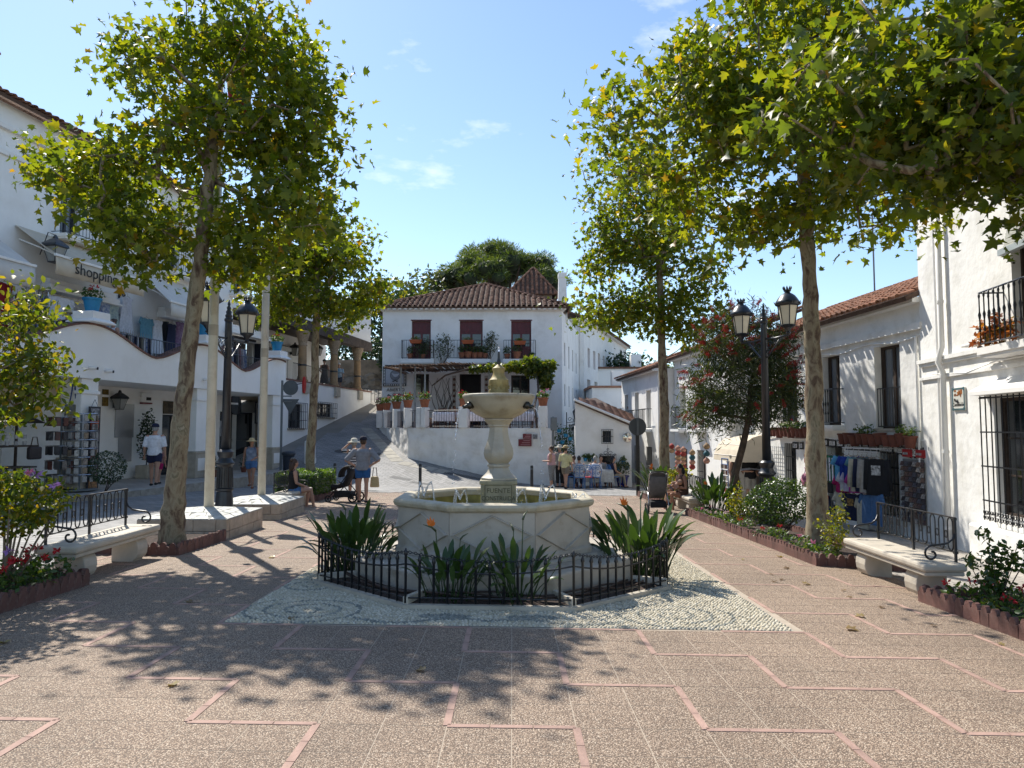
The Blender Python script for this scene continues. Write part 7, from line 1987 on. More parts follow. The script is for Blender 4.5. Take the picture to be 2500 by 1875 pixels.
# signal head on a pole
t = thing('signal_pole', 'grey signal box seen from behind on a pole by the terrace corner', 'traffic signal', on(1.72, 29.75))
b = MB(); b.cyl((0, 0, -.1), (0, 0, 2.9), .05, n=8); b.build('pole', GALV, t); b = MB(); b.box((.03, 0, 2.6), (.27, .2, .56)); b.build('box', GALV, t, bevel=.03)
# hanging sign and lantern at the corner of the house
t = thing('hanging_sign', 'cream scalloped sign with black horse emblem hanging at the house corner', 'sign', (3.0, 40.6, 1.55))
b = MB(); b.box((.12, 0, .0), (.05, .05, 1.9)); b.tube([(.12, 0, .35), (.6, 0, .42), (1.25, 0, .38)], .018, 5)
for (cx, cz, r0) in ((.3, .55, .12), (.55, .5, .08), (.9, .5, .08), (.25, -.3, .08), (.25, .05, .08)):
 b.tube([(cx + r0 * (1 - i * .05) * math.cos(i * .5), 0, cz + r0 * (1 - i * .05) * math.sin(i * .5)) for i in range(14)], .014, 4)
b.build('bracket', IRON, t)
def wavy(w, h, n=40, a=.018):
 o_ = []
 for i in range(n):
  q = i / n * 4; s_ = int(q); f = q - s_
  p = [(-w + 2 * w * f, -h), (w, -h + 2 * h * f), (w - 2 * w * f, h), (-w, h - 2 * h * f)][s_]; k = 1 + a / max(w, h) * 1.5 * math.sin(i * 1.9); o_.append((p[0] * k, p[1] * k))
 return o_
b = MB(); b.prism(wavy(.46, .38), -.02, .02); o = b.build('board_edge', IRON, t); o.matrix_local = Matrix.Translation((.72, 0, -.12)) @ Matrix.Rotation(PI / 2, 4, 'X')
b = MB(); b.prism(wavy(.41, .33), -.028, .028); o = b.build('board', M('sign_cream', (.5, .48, .42), .7, .06, 5), t); o.matrix_local = Matrix.Translation((.72, 0, -.12)) @ Matrix.Rotation(PI / 2, 4, 'X')
text(t, 'Casa', .13, IRON, face_m(.8, -.035, .1), .004); text(t, 'Mijas', .13, IRON, face_m(.8, -.035, -.02), .004) if False else None
b = MB(); b.prism([(-.05, -.12), (.04, -.1), (.06, .0), (.1, .05), (.05, .14), (-.02, .1), (-.08, .02)], -.005, .005); o = b.build('horse_head', IRON, t); o.matrix_local = Matrix.Translation((.45, -.034, .0)) @ Matrix.Rotation(PI / 2, 4, 'X')
cfr = Fr(3.0, 40.6, 0); wall_lantern(cfr, .72, 2.05, 'black lantern on the bracket above the hanging cream sign', 0, 'black wall lanterns', .0, 1.25)
# ================================================================ long white house behind on the right of the centre
BF = Fr(5.1, 50.0, math.atan2(18, 5.9))
t = BF.thing('back_house', 'long white three-storey house receding behind the central house', 'building')
hs = []
for x in (1.2, 3.2, 5.0, 7.0): hs.append((x, x + .8, 6.0, 7.4))
for x in (1.0, 3.6, 9.2, 12.4, 15.0): hs.append((x, x + 1.1, 3.6, 5.1))
wall('front_wall', t, 0, 18.9, -3, 9.2, hs, .3, WHITE)
for h in hs:
 b = MB(); b.span((h[0], .28, h[2]), (h[1], .33, h[3])); b.build('window', REDWOOD if h[2] > 5 else GLASS, t)
e = bpy.data.objects.new('balcony', None); COL.objects.link(e); e.parent = t
balcony(e, 11, 14.5, 6.2, .9, 1.0, 14)
b = MB(); b.span((0, .34, -3), (18.9, 7, 9.2)); b.build('house_core', WHITE, t)
b = MB(); b.span((-.2, -.3, 9.2), (19, 7.2, 9.35)); b.build('eaves', TRIM, t)
rp_, ms = tiled(t, [(-.2, -.4, 9.36), (19, -.4, 9.36), (19, 3.4, 10.6), (-.2, 3.4, 10.6)], tms, TILE_P, .33, .45); pieces(t, 'roof_tile', tms, ms, 30)
# small house with blue pots
HF = Fr(2.75, 31.0, 0.0)
t = HF.thing('small_house', 'small white house with sloping roof, barred windows and blue wall pots', 'building')
HWd = 2.45
b = MB(); n = 2
def roofz(x): return 2.78 - (x / HWd) * 1.02
hz0 = -1.6
wx0, wz1 = HF.hit(1471, 1052); wx1, wz0 = HF.hit(1493, 1080)
vx0, vz1 = HF.hit(1466, 1113); vx1, vz0 = HF.hit(1501, 1152)
wall('front_wall', t, 0, HWd, hz0, 1.7, [(wx0, wx1, wz0, wz1), (vx0, vx1, vz0, vz1)], .2, WHITE)
b.add([(0, 0, 1.7), (HWd, 0, 1.7), (HWd, 0, roofz(HWd) + .001), (0, 0, roofz(0))], [(0, 1, 2, 3)])
b.add([(HWd, 0, hz0), (HWd, 9, hz0), (HWd, 9, 1.9), (HWd, 0, 1.76)], [(0, 1, 2, 3)]); b.build('gable', WHITE, t)
for (a, c, z0, z1) in ((wx0, wx1, wz0, wz1), (vx0, vx1, vz0, vz1)):
 b = MB(); b.span((a, .18, z0), (c, .22, z1)); b.build('window', GLASS, t); grille(t, a - .05, c + .05, z0 - .04, z1 + .05, -.08, 5 if a == wx0 else 9, 2, .009)
b = MB()
for (cx, cz, r0) in ((-.1, .12, .1), (.1, .12, .1), (0, .28, .06), (-.3, .05, .06), (.3, .05, .06)):
 b.tube([((vx0 + vx1) / 2 + cx + r0 * (1 - i * .05) * math.cos(i * .5), -.08, vz1 + cz + r0 * (1 - i * .05) * math.sin(i * .5)) for i in range(14)], .009, 4)
b.tube([((vx0 + vx1) / 2, -.08, vz1), ((vx0 + vx1) / 2, -.08, vz1 + .5)], [.012, .004], 4); b.build('grille_crest', IRON, t)
rp_, ms = tiled(t, [(HWd + .25, -.15, roofz(HWd) - .1), (HWd + .6, 4.2, 2.25), (1.4, 4.2, 3.1), (0, -.15, roofz(0) + .02)], tms, TILE_P, .25, .4); pieces(t, 'roof_tile', tms, ms)
b = MB(); b.tube([(-.05, -.16, roofz(0) + .06), (HWd + .25, -.16, roofz(HWd) - .06)], .06, 6); b.build('verge', WHITE2, t)
t2 = thing('convex_mirror', 'round convex traffic mirror on the small white house', 'mirror', HF.w(HF.hit(1530, 1068)[0], -.18, HF.hit(1530, 1068)[1]))
b = MB(); b.lathe([(.2, -.03), (.21, 0), (.19, .02), (.18, .02), (.0001, .06)], (0, 0, 0), 24); o = b.build('mirror_dish', M('mirror_face', (.75, .72, .66), .12, .1, 6, metal=.9), t2, smooth=True); o.matrix_local = Matrix.Rotation(PI / 2, 4, 'X')
b = MB(); b.tube([(0, 0, 0), (0, .2, 0)], .02, 5); b.build('bracket', GALV, t2)
for k, (uu, vv, lab) in enumerate(((1429, 1122, 'leftmost of the three blue wall pots left of the barred window'), (1439, 1123, 'dark green wall pot between two blue ones'), (1450, 1122, 'blue wall pot just left of the barred window'), (1521.7, 1128, 'upper blue wall pot right of the barred window'), (1509, 1143, 'lower left blue wall pot right of the barred window'), (1530.6, 1143, 'lower right blue wall pot under the convex mirror'))):
 x, z = HF.hit(uu, vv, -.14); potted(lab, HF.w(x, -.14, z - .08), M('green_pot', (.02, .05, .03), .5, .1) if k == 1 else BLUEP, .09, .15, None, GERL, 70, .08, .16, 'blue pots on the small house', seed=500 + k)
x, z = HF.hit(1518, 1184, -.5); o = potted('large cobalt blue pot with a leafy shrub at the small house corner', on(HF.w(x, 0, 0).x, 30.4), COBALT, .28, .5, None, OLIVEL, 260, .09, .7, seed=510)
# planted corner with lantern left of the small house
t = thing('climbing_plants', 'mass of climbing plants with blue pots beside the terrace corner', 'plants', on(2.25, 32.2))
g = np.random.default_rng(9); leaves('foliage', crown_points([(0, 0, 2.2, .55, .4, .5), (.3, 0, 1.6, .6, .4, .5), (.6, .1, 1.0, .6, .4, .5), (-.1, 0, 1.4, .4, .4, .5)], 1500, g, .4), .1, 'oval', GERL, t, seed=9)
for k, (dx, dz) in enumerate(((-.15, 2.3), (.15, 2.1), (.0, 1.8), (.35, 1.95))): b = MB(); b.lathe([(.08, 0), (.11, .14), (.12, .15)], (dx, -.45, dz), 10); b.build('blue_pot', BLUEP, t)
wall_lantern(Fr(3.15, 31.5, 0), .2, .62, 'small dark lantern beside the climbing plants', 0, 'black wall lanterns', 0, .7)
# ================================================================ houses and trees far behind
t = thing('corner_house', 'white house with small iron balcony beyond the small house', 'building', (6.75, 37.5, 0), math.radians(4))
bx0 = .8
wall('front_wall', t, 0, 2.3, -2, 2.35, [(1.1, 1.6, .1, 1.7)], .2, WHITE)
b = MB(); b.span((1.1, .2, .1), (1.6, .24, 1.7)); b.build('window', GLASS, t); balcony(t, .75, 1.95, 0, .4, .9, 9)
b = MB(); b.span((0, .31, -2), (2.3, 6, 2.35)); b.build('house_core', WHITE, t)
rp_, ms = tiled(t, [(-.3, -.3, 2.35), (2.5, -.3, 2.35), (2.5, 3, 3.1), (-.3, 3, 3.1)], tms, TILE_P, .26, .42); pieces(t, 'roof_tile', tms, ms, 40)
for k, (x, y, w, h, lab) in enumerate(((8.5, 55, 6.5, 6.2, 'plain white house block far behind the round road sign'), (12.5, 62, 8, 5.0, 'far white house with chimney between the right trunks'), (6.5, 46, 2.6, 4.2, 'narrow pale house wall behind the corner house'))):
 t = thing('far_house', lab, 'building', (x, y, 0)); b = MB(); b.box((0, 3, h / 2 - 1), (w, 6, h + 2)); b.build('wall', WHITE2, t); b = MB(); b.box((0, 3, h + .07), (w + .3, 6.3, .14)); b.build('roof_slab', TILE, t)
 b = MB(); b.box((w * .2, 1.2, h + .6), (.8, .8, 1.2)); b.build('chimney', WHITE2, t)
 for q in range(2): b = MB(); b.box((-w * .25 + q * w * .45, -.01, h * .55), (.7, .1, 1.1)); b.build('window', GLASS, t)
def far_tree(label, x, y, z, blobs, n, per, size, mat, seed, name='tree', kind='diamond', spread=.5, up=.4):
 g = np.random.default_rng(seed); t = thing(name, label, 'tree', (x, y, z))
 C = crown_points(blobs, n, g, .8); P = np.repeat(C, per, axis=0) + g.normal(size=(n * per, 3)) * spread
 leaves('crown', P, size, kind, mat, t, up=up, seed=seed)
 b = MB(); top = blobs[0]
 b.tube([(0, 0, -4), (top[0] * .3, 0, top[2] * .5), (top[0], top[1], top[2])], [.35, .28, .15], 8)
 for k in range(7): c = C[k * 3]; b.tube([(top[0] * .3, 0, top[2] * .55), tuple(c)], [.14, .04], 5)
 b.build('trunk', BARK_D, t, smooth=True)
# stone pine: rounded tufts
def pine(label, x, y, z, tufts, seed):
 g = np.random.default_rng(seed); t = thing('stone_pine', label, 'tree', (x, y, z))
 P, O = [], []
 for (c, r) in tufts:
  n = int(260 * r * r + 90); d = fib(n, g); d[:, 2] = np.abs(d[:, 2]) * .9 + d[:, 2] * .1
  P.append(np.array(c) + d * r * (0.82 + .25 * g.random(n))[:, None] * np.array([1, 1, .75])); O.append(d)
 leaves('crown', np.concatenate(P), .4, 'needle', PINEL, t, up=.2, out=np.concatenate(O), seed=seed, svar=.4)
 b = MB()
 for (c, r) in tufts[:20]: b.tube([(0, 0, 2), (c[0] * .5, c[1] * .5, c[2] * .65), tuple(c)], [.3, .2, .06], 6)
 b.tube([(0, 0, -6), (.3, 0, 0), (0, 0, 3)], [.5, .45, .35], 8); b.build('trunk', BARK_D, t, smooth=True)
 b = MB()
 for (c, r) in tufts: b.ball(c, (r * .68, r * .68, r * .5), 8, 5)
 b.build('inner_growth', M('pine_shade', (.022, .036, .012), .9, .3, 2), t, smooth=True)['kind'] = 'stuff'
tf = []; R_ = random.Random(3)
for k in range(95):
 a = R_.uniform(0, 2 * PI); r = math.sqrt(R_.random()) * 5.4; hz = 4.9 * math.sqrt(max(0, 1 - (r / 5.6) ** 2))
 tf.append(((r * math.cos(a), r * math.sin(a), 7.6 + hz * R_.uniform(.55, 1.0)), R_.uniform(.75, 1.25)))
pine('broad umbrella-shaped stone pine behind the central house roof', -1.1, 64, 5.6, tf, 5)
far_tree('grey-green bushy tree left of the stone pine', -7.0, 62, 6, [(0, 0, 6.5, 3.2, 2.5, 2.4), (-2, 0, 5.5, 2, 2, 2), (2.4, 0, 5.2, 1.8, 2, 1.8)], 260, 14, .5, OLIVEL, 11)
far_tree('dark leafy tree behind the lane beside the central house', -10.5, 57, 4, [(0, 0, 5.5, 3.2, 2.5, 4.0), (2, 0, 3.5, 1.8, 1.5, 2.2), (-2.5, 0, 4.5, 2.4, 2, 3)], 330, 14, .42, DARKL, 12)
far_tree('round clipped dark shrub tree above the rock bank', -8.6, 52.5, 4.2, [(0, 0, 2.6, 1.15, 1, 1.15)], 120, 18, .28, DARKL, 13, spread=.18)
far_tree('light green tree right of the round dark shrub tree', -6.9, 58, 6, [(0, 0, 4, 2, 1.6, 2.4)], 150, 14, .4, VINEL, 14)
far_tree('dark tree between the far white houses on the right', 9.5, 58, -1, [(0, 0, 6.4, 2.2, 2, 2.0)], 160, 14, .42, DARKL, 15)
far_tree('olive coloured tree far down the right street', 16, 66, -1, [(0, 0, 6, 3, 2.5, 2.6)], 180, 14, .5, OLIVEL, 16)
shrub('grassy overhanging plants on the rock bank', -9.8, 51.0, [(0, 0, 1.6, 1.1, .6, .7), (1.2, 0, 1.2, .7, .5, .5)], 700, .5, 'needle', DARKL, 0, 'bank_plant', 'plant', 17, .1, dz=1.5)
# ---------------------------------------------------------------- drains, covers and edging strips in the roadway
GRATE = M('cast_iron', (.05, .05, .05), .6, .2, 12)
def flush(t, dx, dy, w, d, mat, name, dz=.008, rz=0):
 b = MB(); n = 6; c = t.location; co, si = math.cos(rz), math.sin(rz)
 for i in range(n + 1):
  for sy in (-d / 2, d / 2):
   lx, ly = dx + (-w / 2 + w * i / n), dy + sy; x, y = lx * co - ly * si, lx * si + ly * co
   b.v.append((x, y, gz(c.x + x, c.y + y) - c.z + dz))
 for i in range(n): b.f.append((i * 2, i * 2 + 2, i * 2 + 3, i * 2 + 1)); b.m.append(0)
 return b.build(name, mat, t)
for (x, y, w, rz, lab) in ((-4.6, 29.6, 1.0, -.5, 'iron drain grate at the foot of the rough wall, left one'), (-3.7, 28.9, 1.0, -.5, 'iron drain grate at the foot of the rough wall, right one'), (-3.2, 25.1, 1.3, 0, 'long iron drain grate along the edge of the square, right one'), (-5.1, 25.2, .8, 0, 'short iron drain grate along the edge of the square, left one'), (-1.2, 30.2, 3.6, -.28, 'long slot drain along the foot of the rough wall')):
 t = thing('drain_grate', lab, 'drain', on(x, y), 0, 'iron drains in the roadway'); flush(t, 0, 0, w, .34, M('drain_frame', (.16, .16, .155), .7, .1), 'frame', .006, rz)
 for k in range(int(w / .09)): flush(t, -w / 2 + .05 + k * .09, 0, .05, .27, GRATE, 'slot', .010, rz)
for (x, y, r, lab) in ((-6.6, 27.6, .5, 'round iron manhole cover in the lane behind the hedge'), (-8.0, 33.5, .4, 'iron manhole cover on the climbing lane by the white wall'), (-6.3, 33.2, .4, 'iron manhole cover in the middle of the climbing lane')):
 t = thing('manhole_cover', lab, 'manhole cover', on(x, y), 0, 'manhole covers in the lane'); b = MB(); n = 18
 for q, (rr, dz, mt) in enumerate(((r, .008, GALV), (r * .86, .011, GRATE))):
  b = MB(); b.v = [(rr * math.cos(2 * PI * i / n), rr * math.sin(2 * PI * i / n), gz(x + rr * math.cos(2 * PI * i / n), y + rr * math.sin(2 * PI * i / n)) - t.location.z + dz) for i in range(n)]; b.f = [tuple(range(n))]; b.m = [0]; b.build(('ring', 'cover')[q], mt, t)
# pale gutter stones beside the rough wall and along the end of the square
gut = thing('gutter', None, None); gut['kind'] = 'structure'; gut.location = on(-5, 31)
GS = M('gutter_stone', (.42, .39, .33), .85, .1, 5, .2, 30, objrand=.18)
for a, c in ((Vector((-2.6, 31.0, 0)), Vector((-4.9, 32.3, 0))), (Vector((-4.9, 32.3, 0)), Vector((-7.7, 38.8, 0)))):
 n = int((c - a).length / .62); an = math.atan2(c.y - a.y, c.x - a.x)
 for i in range(n):
  p = a.lerp(c, (i + .5) / n)
  b = MB(); vs = []
  for (s_, w_) in ((-.29, 0), (.29, 0), (.29, -.55), (-.29, -.55)):
   x, y = p.x + s_ * math.cos(an) + w_ * math.sin(an), p.y + s_ * math.sin(an) - w_ * math.cos(an); vs.append((x + 5, y - 31, gz(x, y) - gut.location.z + .009))
  b.add(vs, [(0, 1, 2, 3)]); b.build('gutter_stone', GS, gut)
# ================================================================ right: T-shirt shop house
RF = Fr(7.99, 31.0, math.atan2(-.998, .058))
sh = RF.thing('shop_house', 'white two-storey house with T-shirts hung outside on the right', 'building')
def R_(u, v, ly=0): return RF.hit(u, v, ly)
SE = 15.8; S0 = 5.6; RZ = 4.35
def rect(ua, ub, va, vb): return (R_(ua, 1000)[0], R_(ub, 1000)[0], R_((ua + ub) / 2, vb)[1], R_((ua + ub) / 2, va)[1])
W1, W2, W3 = rect(2138, 2201, 842, 1046), rect(2010, 2053, 868, 1038), rect(1910, 1947, 880, 1030)
G1, G2, G3 = rect(2142, 2190, 1102, 1258), rect(2016, 2057, 1090, 1292), rect(1913, 1941, 1082, 1215)
G4 = (6.6, 7.7, -1.6, .75)
wall('front_wall', sh, S0, SE, -2.2, RZ, [W1, W2, W3, G1, G2, G3, G4], .24, ROUGHW)
for w in (W1, W2, W3):
 french_window(sh, w[0] + .02, w[1] - .02, w[2], w[3], .2, DARKWOOD, PANE, 2, 1); b = MB(); b.span((w[0], .3, w[2]), (w[1], .34, w[3])); b.build('room_shade', DARK, sh)
 b = MB(); b.span((w[0] - .05, -.05, w[2] - .06), (w[1] + .05, .2, w[2])); b.build('sill', STONE_B, sh)
grille(sh, W1[0] + .05, W1[1] - .02, W1[2] + .05, W1[2] + .95, .03, 8, 1, .01); grille(sh, W3[0], W3[1], W3[2], W3[3] - .5, -.03, 7, 2, .012)
balcony(sh, W2[0] - .2, W2[1] + .2, W2[2], .35, .95, 10, WHITE2, ornate=True)
for w in (G1, G2, G3, G4):
 b = MB(); b.span((w[0] - .1, .7, w[2]), (w[1] + .1, .75, w[3] + .1)); b.span((w[0], .241, w[3]), (w[1], .7, w[3] + .05)); b.build('shop_shade', DARK, sh)
for w in (G1, G3): grille(sh, w[0], w[1], w[2], w[3], .05, 6, 4, .013)
b = MB(); b.span((S0, -.1, RZ - .6), (SE, -.003, RZ - .45)); b.span((S0, -.22, RZ - .02), (SE - .05, .2, RZ + .1)); b.build('eaves_cornice', ROUGHW, sh)
tmo = tile_mesh('roof_tile', TILE_O, .1, .46)
rp_, ms = tiled(sh, [(S0 - .2, -.38, RZ + .1), (SE - .05, -.38, RZ + .1), (SE - .05, 3.6, RZ + 1.7), (S0 - .2, 3.6, RZ + 1.7)], tmo, TILE_P, .25, .4); pieces(sh, 'roof_tile', tmo, ms)
b = MB(); b.span((S0, .8, -2.2), (SE, 7, RZ)); b.build('house_core', ROUGHW, sh)
b = MB()
for (dz, dy) in ((RZ - .75, -.03), (W1[2] - .28, -.03)):
 b.tube([(S0 + i * (SE - S0) / 20, dy, dz + .05 * math.sin(i * 1.3)) for i in range(21)], .015, 5)
b.tube([(SE - .25, -.04, RZ - .75), (SE - .25, -.04, .5), (SE - .35, -.04, .25)], .03, 6); b.build('cable', WHITE2, sh)
# clay pots along the wall, one thing each
k = 0
for (ua, ub, va, vb, n, wh) in ((2058, 2222, 1072, 1086, 11, 'near'), (1885, 1972, 1058, 1064, 10, 'far')):
 xa, xb = R_(ua, va, -.2)[0], R_(ub, vb, -.2)[0]
 for i in range(n):
  k += 1; x = xa + (xb - xa) * i / (n - 1); z = R_(ub, vb, -.2)[1] + .1 + (.03 * math.sin(i * 2.3))
  has = (i in (3, 4, 9, 10)) if wh == 'near' else (i > 2)
  o = potted('%s clay pot from the left in the %s row hung on the T-shirt shop wall' % (ORD[i] if not (i == n - 1) else 'last', wh), RF.w(x, -.2, z - .15), TERRA_D, .14, .27, REDF if (wh == 'far' and i in (6, 8)) else None, GERL, 60 if has else 0, .07, .2, 'clay pots hung on the shop wall', seed=600 + k, heads=1)
  o.rotation_euler = (rnd.uniform(-.02, .1), rnd.uniform(-.08, .08), RF.rz)
# name plates
k = 0
for (uu, vv, w, tx) in ((2270, 1141, .62, 'SHOKRAN'), (2211, 1100, .6, 'COMERCIO'), (2167, 1096, .42, 'CARMEN'), (2134, 1092, .36, 'ANTONIO'), (2114, 1091, .24, 'ANA'), (2095, 1091, .36, 'MARIA'), (2074, 1090, .3, 'PILAR'), (2052, 1083, .3, 'LUCIA'), (2033, 1082, .32, 'JOSE'), (2014, 1080, .34, 'PACO'), (1942, 1088, .32, 'ROSA'), (1957, 1088, .18, 'EVA'), (2008, 1095, .3, 'LUIS'), (2006, 1107, .3, 'JUAN'), (2008, 1139, .3, 'INES')):
 x, z = R_(uu, vv, -.03) if uu != 2270 else R_(2244, 1106, -.03)
 k += 1; t = RF.thing('name_plate', 'tile name plate reading %s on the shop wall' % tx, 'name plate', x, -.03, z, 'tile name plates on the shop wall')
 hh = .16 if uu != 2270 else .2
 b = MB(); b.box((0, 0, 0), (w, .03, hh))
 for i in range(5): b.box((-w / 2 + w * i / 4, 0, hh / 2 + .01), (.035, .03, .03)); b.box((-w / 2 + w * i / 4, 0, -hh / 2 - .01), (.035, .03, .03))
 b.build('frame', IRON, t); b = MB(); b.box((0, -.017, 0), (w - .05, .006, hh - .05)); b.build('tile', TRIM, t)
 text(t, tx, .13 if uu != 2270 else .16, IRON, face_m(0, -.021, 0), .002, sx=(w - .08) / (.085 * len(tx)) * (.13 / .13))
# clothes outside the shop
bk = RF.thing('clothes_rail', 'white wire clothes rail above the T-shirts', 'clothes rail', R_(2102, 1110, -.4)[0], -.4, R_(2102, 1107, -.4)[1])
hw = (R_(2142, 1100, -.2)[0] - R_(2060, 1100, -.2)[0]) / 2
b = MB()
for dz in (0, .06, .12): b.tube([(-hw, -.05, dz), (hw, -.05, dz)], .008, 4)
for i in range(7): b.tube([(-hw + i * hw / 3, .39, .14), (-hw + i * hw / 3, -.05, .12), (-hw + i * hw / 3, -.05, 0)], .007, 4)
b.build('wire', TRIM, bk)
PRT = M('shirt_print', (.35, .2, .06), .8, .6, 20); PRW = M('shirt_print_white', (.5, .5, .5), .8, .5, 20)
for (uu, vv, kd, m_, lab, w, h, rz, pr) in ((2060, 1112, 'tee', 'sky', 'sky blue T-shirt first on the upper rail', .42, .62, .9, None), (2072, 1113, 'tee', 'royal', 'royal blue football shirt on the upper rail', .42, .62, .9, PRT), (2083, 1114, 'tee', 'royal', 'dark blue shirt with yellow print on the upper rail', .42, .62, 1.0, PRT), (2094, 1114, 'tee', 'teal', 'grey blue T-shirt on the upper rail', .42, .62, .7, None),
  (2104, 1118, 'long', 'cream', 'cream long sleeved sweatshirt on the upper rail', .5, .8, 1.1, None), (2116, 1118, 'long', 'navy', 'navy sweatshirt beside the cream one', .5, .8, 1.0, None), (2127, 1119, 'long', 'grey', 'beige sweatshirt beside the navy one', .5, .8, 1.0, None), (2141, 1118, 'long', 'black', 'black hooded sweatshirt at the end of the rail', .55, .86, .5, PRW),
  (2057, 1160, 'tee', 'fuchsia', 'red child T-shirt on the lower rail', .34, .46, .6, PRW), (2069, 1153, 'tee', 'lightw', 'white child T-shirt on the lower rail', .34, .46, .9, None), (2078, 1154, 'tee', 'lilac', 'lilac child T-shirt on the lower rail', .34, .46, .9, None), (2090, 1157, 'tee', 'magenta', 'magenta child T-shirt on the lower rail', .34, .46, .8, PRW),
  (2062, 1201, 'tee', 'cream', 'cream T-shirt with black drawing hung low by the shop door', .5, .66, .5, None), (2080, 1204, 'tee', 'navy', 'navy T-shirt with coloured print hung low', .48, .66, .3, PRT), (2105, 1217, 'tee', 'cream', 'natural white T-shirt with black cactus print hung low', .5, .7, 0, None), (2118, 1206, 'tee', 'denim', 'faded denim shirt half hidden behind the blue shirt', .48, .7, .1, None), (2138, 1204, 'polo', 'denim', 'denim blue shirt with chest pocket hung low', .52, .74, 0, None)):
 x, z = R_(uu, vv, -.45); garment(RF, x, -.45, z, kd, CL[m_], lab, w, h, 'T-shirts outside the shop', rz, pr)
x, z = R_(2030, 1110, -.12); STR = M('cloth_green_stripe', (.01, .12, .06), .9, .05)
t = garment(RF, x, -.12, z, 'tee', STR, 'green and white striped football shirt in the shop doorway', .62, .74)
for i in range(3): b = MB(); b.box((-.16 + i * .16, -.062, -.39), (.07, .012, .62)); b.build('stripe', CL['white'], t)
text(t, '17', .26, IRON, face_m(0, -.074, -.3), .003)
for (uu, vv, lab, cm, tx) in ((2022, 1157, 'black football shirt with number five below the striped one', 'black', '5'), (2018, 1207, 'dark scarf with red top hanging in the shop doorway', 'navy', None), (2043, 1205, 'black scarf with white crest hanging in the shop doorway', 'black', None)):
 x, z = R_(uu, vv, -.1); t = garment(RF, x, -.1, z, 'flat', CL[cm], lab, .42, .5)
 if tx: text(t, tx, .2, PRT, face_m(.08, -.06, -.16), .003)
 else:
  b = MB(); b.box((0, -.05, -.06 if cm == 'navy' else -.2), (.38 if cm == 'navy' else .16, .012, .1 if cm == 'navy' else .2)); b.build('panel', CL['red'] if cm == 'navy' else PRW, t)
# postcard rack
x, z = R_(2232, 1200, -.08); t = RF.thing('postcard_rack', 'wall rack packed with postcards under the red plates', 'postcard rack', x, -.08, z)
b = MB(); b.box((0, .04, 0), (.86, .02, 1.4)); b.build('backing', M('rack_wire', (.2, .19, .19), .6, .2), t)
for r in range(12):
 for c in range(6):
  b = MB(); b.box((0, 0, 0), (.125, .006, .1)); cc = [(.16, .09, .08), (.08, .06, .06), (.24, .14, .10), (.12, .11, .13), (.4, .36, .33)][(r * 7 + c * 3 + r // 3) % 5]
  o = b.build('postcard', M('postcard_%d' % ((r * 7 + c * 3 + r // 3) % 5), cc, .8, .6, 25), t, loc=(-.36 + c * .142, -.03, .6 - r * .112)); o.rotation_euler = (-.35, 0, 0)
for sx in (-.24, .24): b = MB(); b.box((sx, .02, .83), (.34, .02, .17)); o = b.build('header', M('header_red', (.45, .015, .02), .5, .1), t); text(o, 'MIJAS', .06, TRIM, face_m(sx, .005, .86), .002) if False else None; b = MB(); b.box((sx - .05, .005, .82), (.17, .012, .05)); b.build('header_mark', PRW, o)
x, z = R_(1969, 1125, -.1); t = RF.thing('hanging_doll', 'red and black soft toys hanging by the plane trunk', 'toy', x, -.1, z)
b = MB(); b.ball((0, 0, .15), .07, 8, 6); b.ball((0, 0, 0), (.09, .06, .12), 8, 6); b.build('upper_toy', CL['red'], t, smooth=True); b = MB(); b.ball((.02, 0, -.22), (.07, .05, .09), 8, 6); b.build('lower_toy', CL['black'], t, smooth=True)
x, z = R_(1965, 1172, -.1); t = RF.thing('hanging_bag', 'pink backpack hanging on the shop wall beside the plane trunk', 'bag', x, -.1, z); b = MB(); b.ball((0, 0, 0), (.16, .09, .2), 10, 7); b.build('bag_body', M('pink_bag', (.6, .2, .3), .7, .4, 16), t, smooth=True); b = MB(); b.tube([(0, 0, .18), (.05, 0, .32), (0, 0, .36)], .012, 4); b.build('strap', CL['magenta'], t)
x, z = R_(1895, 1140, -.12); t = RF.thing('wire_rack', 'white wire display grid leaning on the shop wall', 'display grid', x, -.1, z - .1)
b = MB()
for i in range(9): b.tube([(-.55 + i * .14, 0, -1.0), (-.55 + i * .14, 0, .75)], .007, 4)
for i in range(15): b.tube([(-.57, 0, -.98 + i * .122), (.59, 0, -.98 + i * .122)], .006, 4)
b.build('wire', GALV, t)
# cream barrel awning over the next door
x0a, x1a = R_(1748, 1090, -.9)[0], R_(1843, 1090, -.4)[0]; zt = R_(1800, 1064, -.2)[1]
t = RF.thing('barrel_awning', 'cream barrel awning over the shop door behind the bottlebrush trunk', 'awning', (x0a + x1a) / 2, 0, zt - .85)
b = MB(); hw = (x1a - x0a) / 2; vs = []
for i in range(8):
 a = PI / 2 * i / 7
 for sx in (-hw, hw): vs.append((sx, -.05 - .95 * math.cos(a), .9 * math.sin(a)))
b.add(vs, [(i * 2, i * 2 + 1, i * 2 + 3, i * 2 + 2) for i in range(7)]); b.add([vs[i * 2] for i in range(8)] + [(-hw, -.05, 0)], [tuple(range(9))]); b.add([vs[i * 2 + 1] for i in range(8)] + [(hw, -.05, 0)], [tuple(range(9))])
b.build('canopy', CANVAS, t); b = MB()
for i in (1, 3, 5): b.tube([vs[i * 2], vs[i * 2 + 1]], .014, 4)
b.build('rib', CANVAS_W, t)
b = MB(); b.box((0, 0, 0), (.7, .06, 1.75)); o = b.build('open_shutter', DARKWOOD, None, loc=RF.w(R_(1850, 1120)[0], -.06, R_(1850, 1120)[1] - .35), rz=RF.rz); tag(o, 'dark brown open door leaf under the cream barrel awning', 'door')
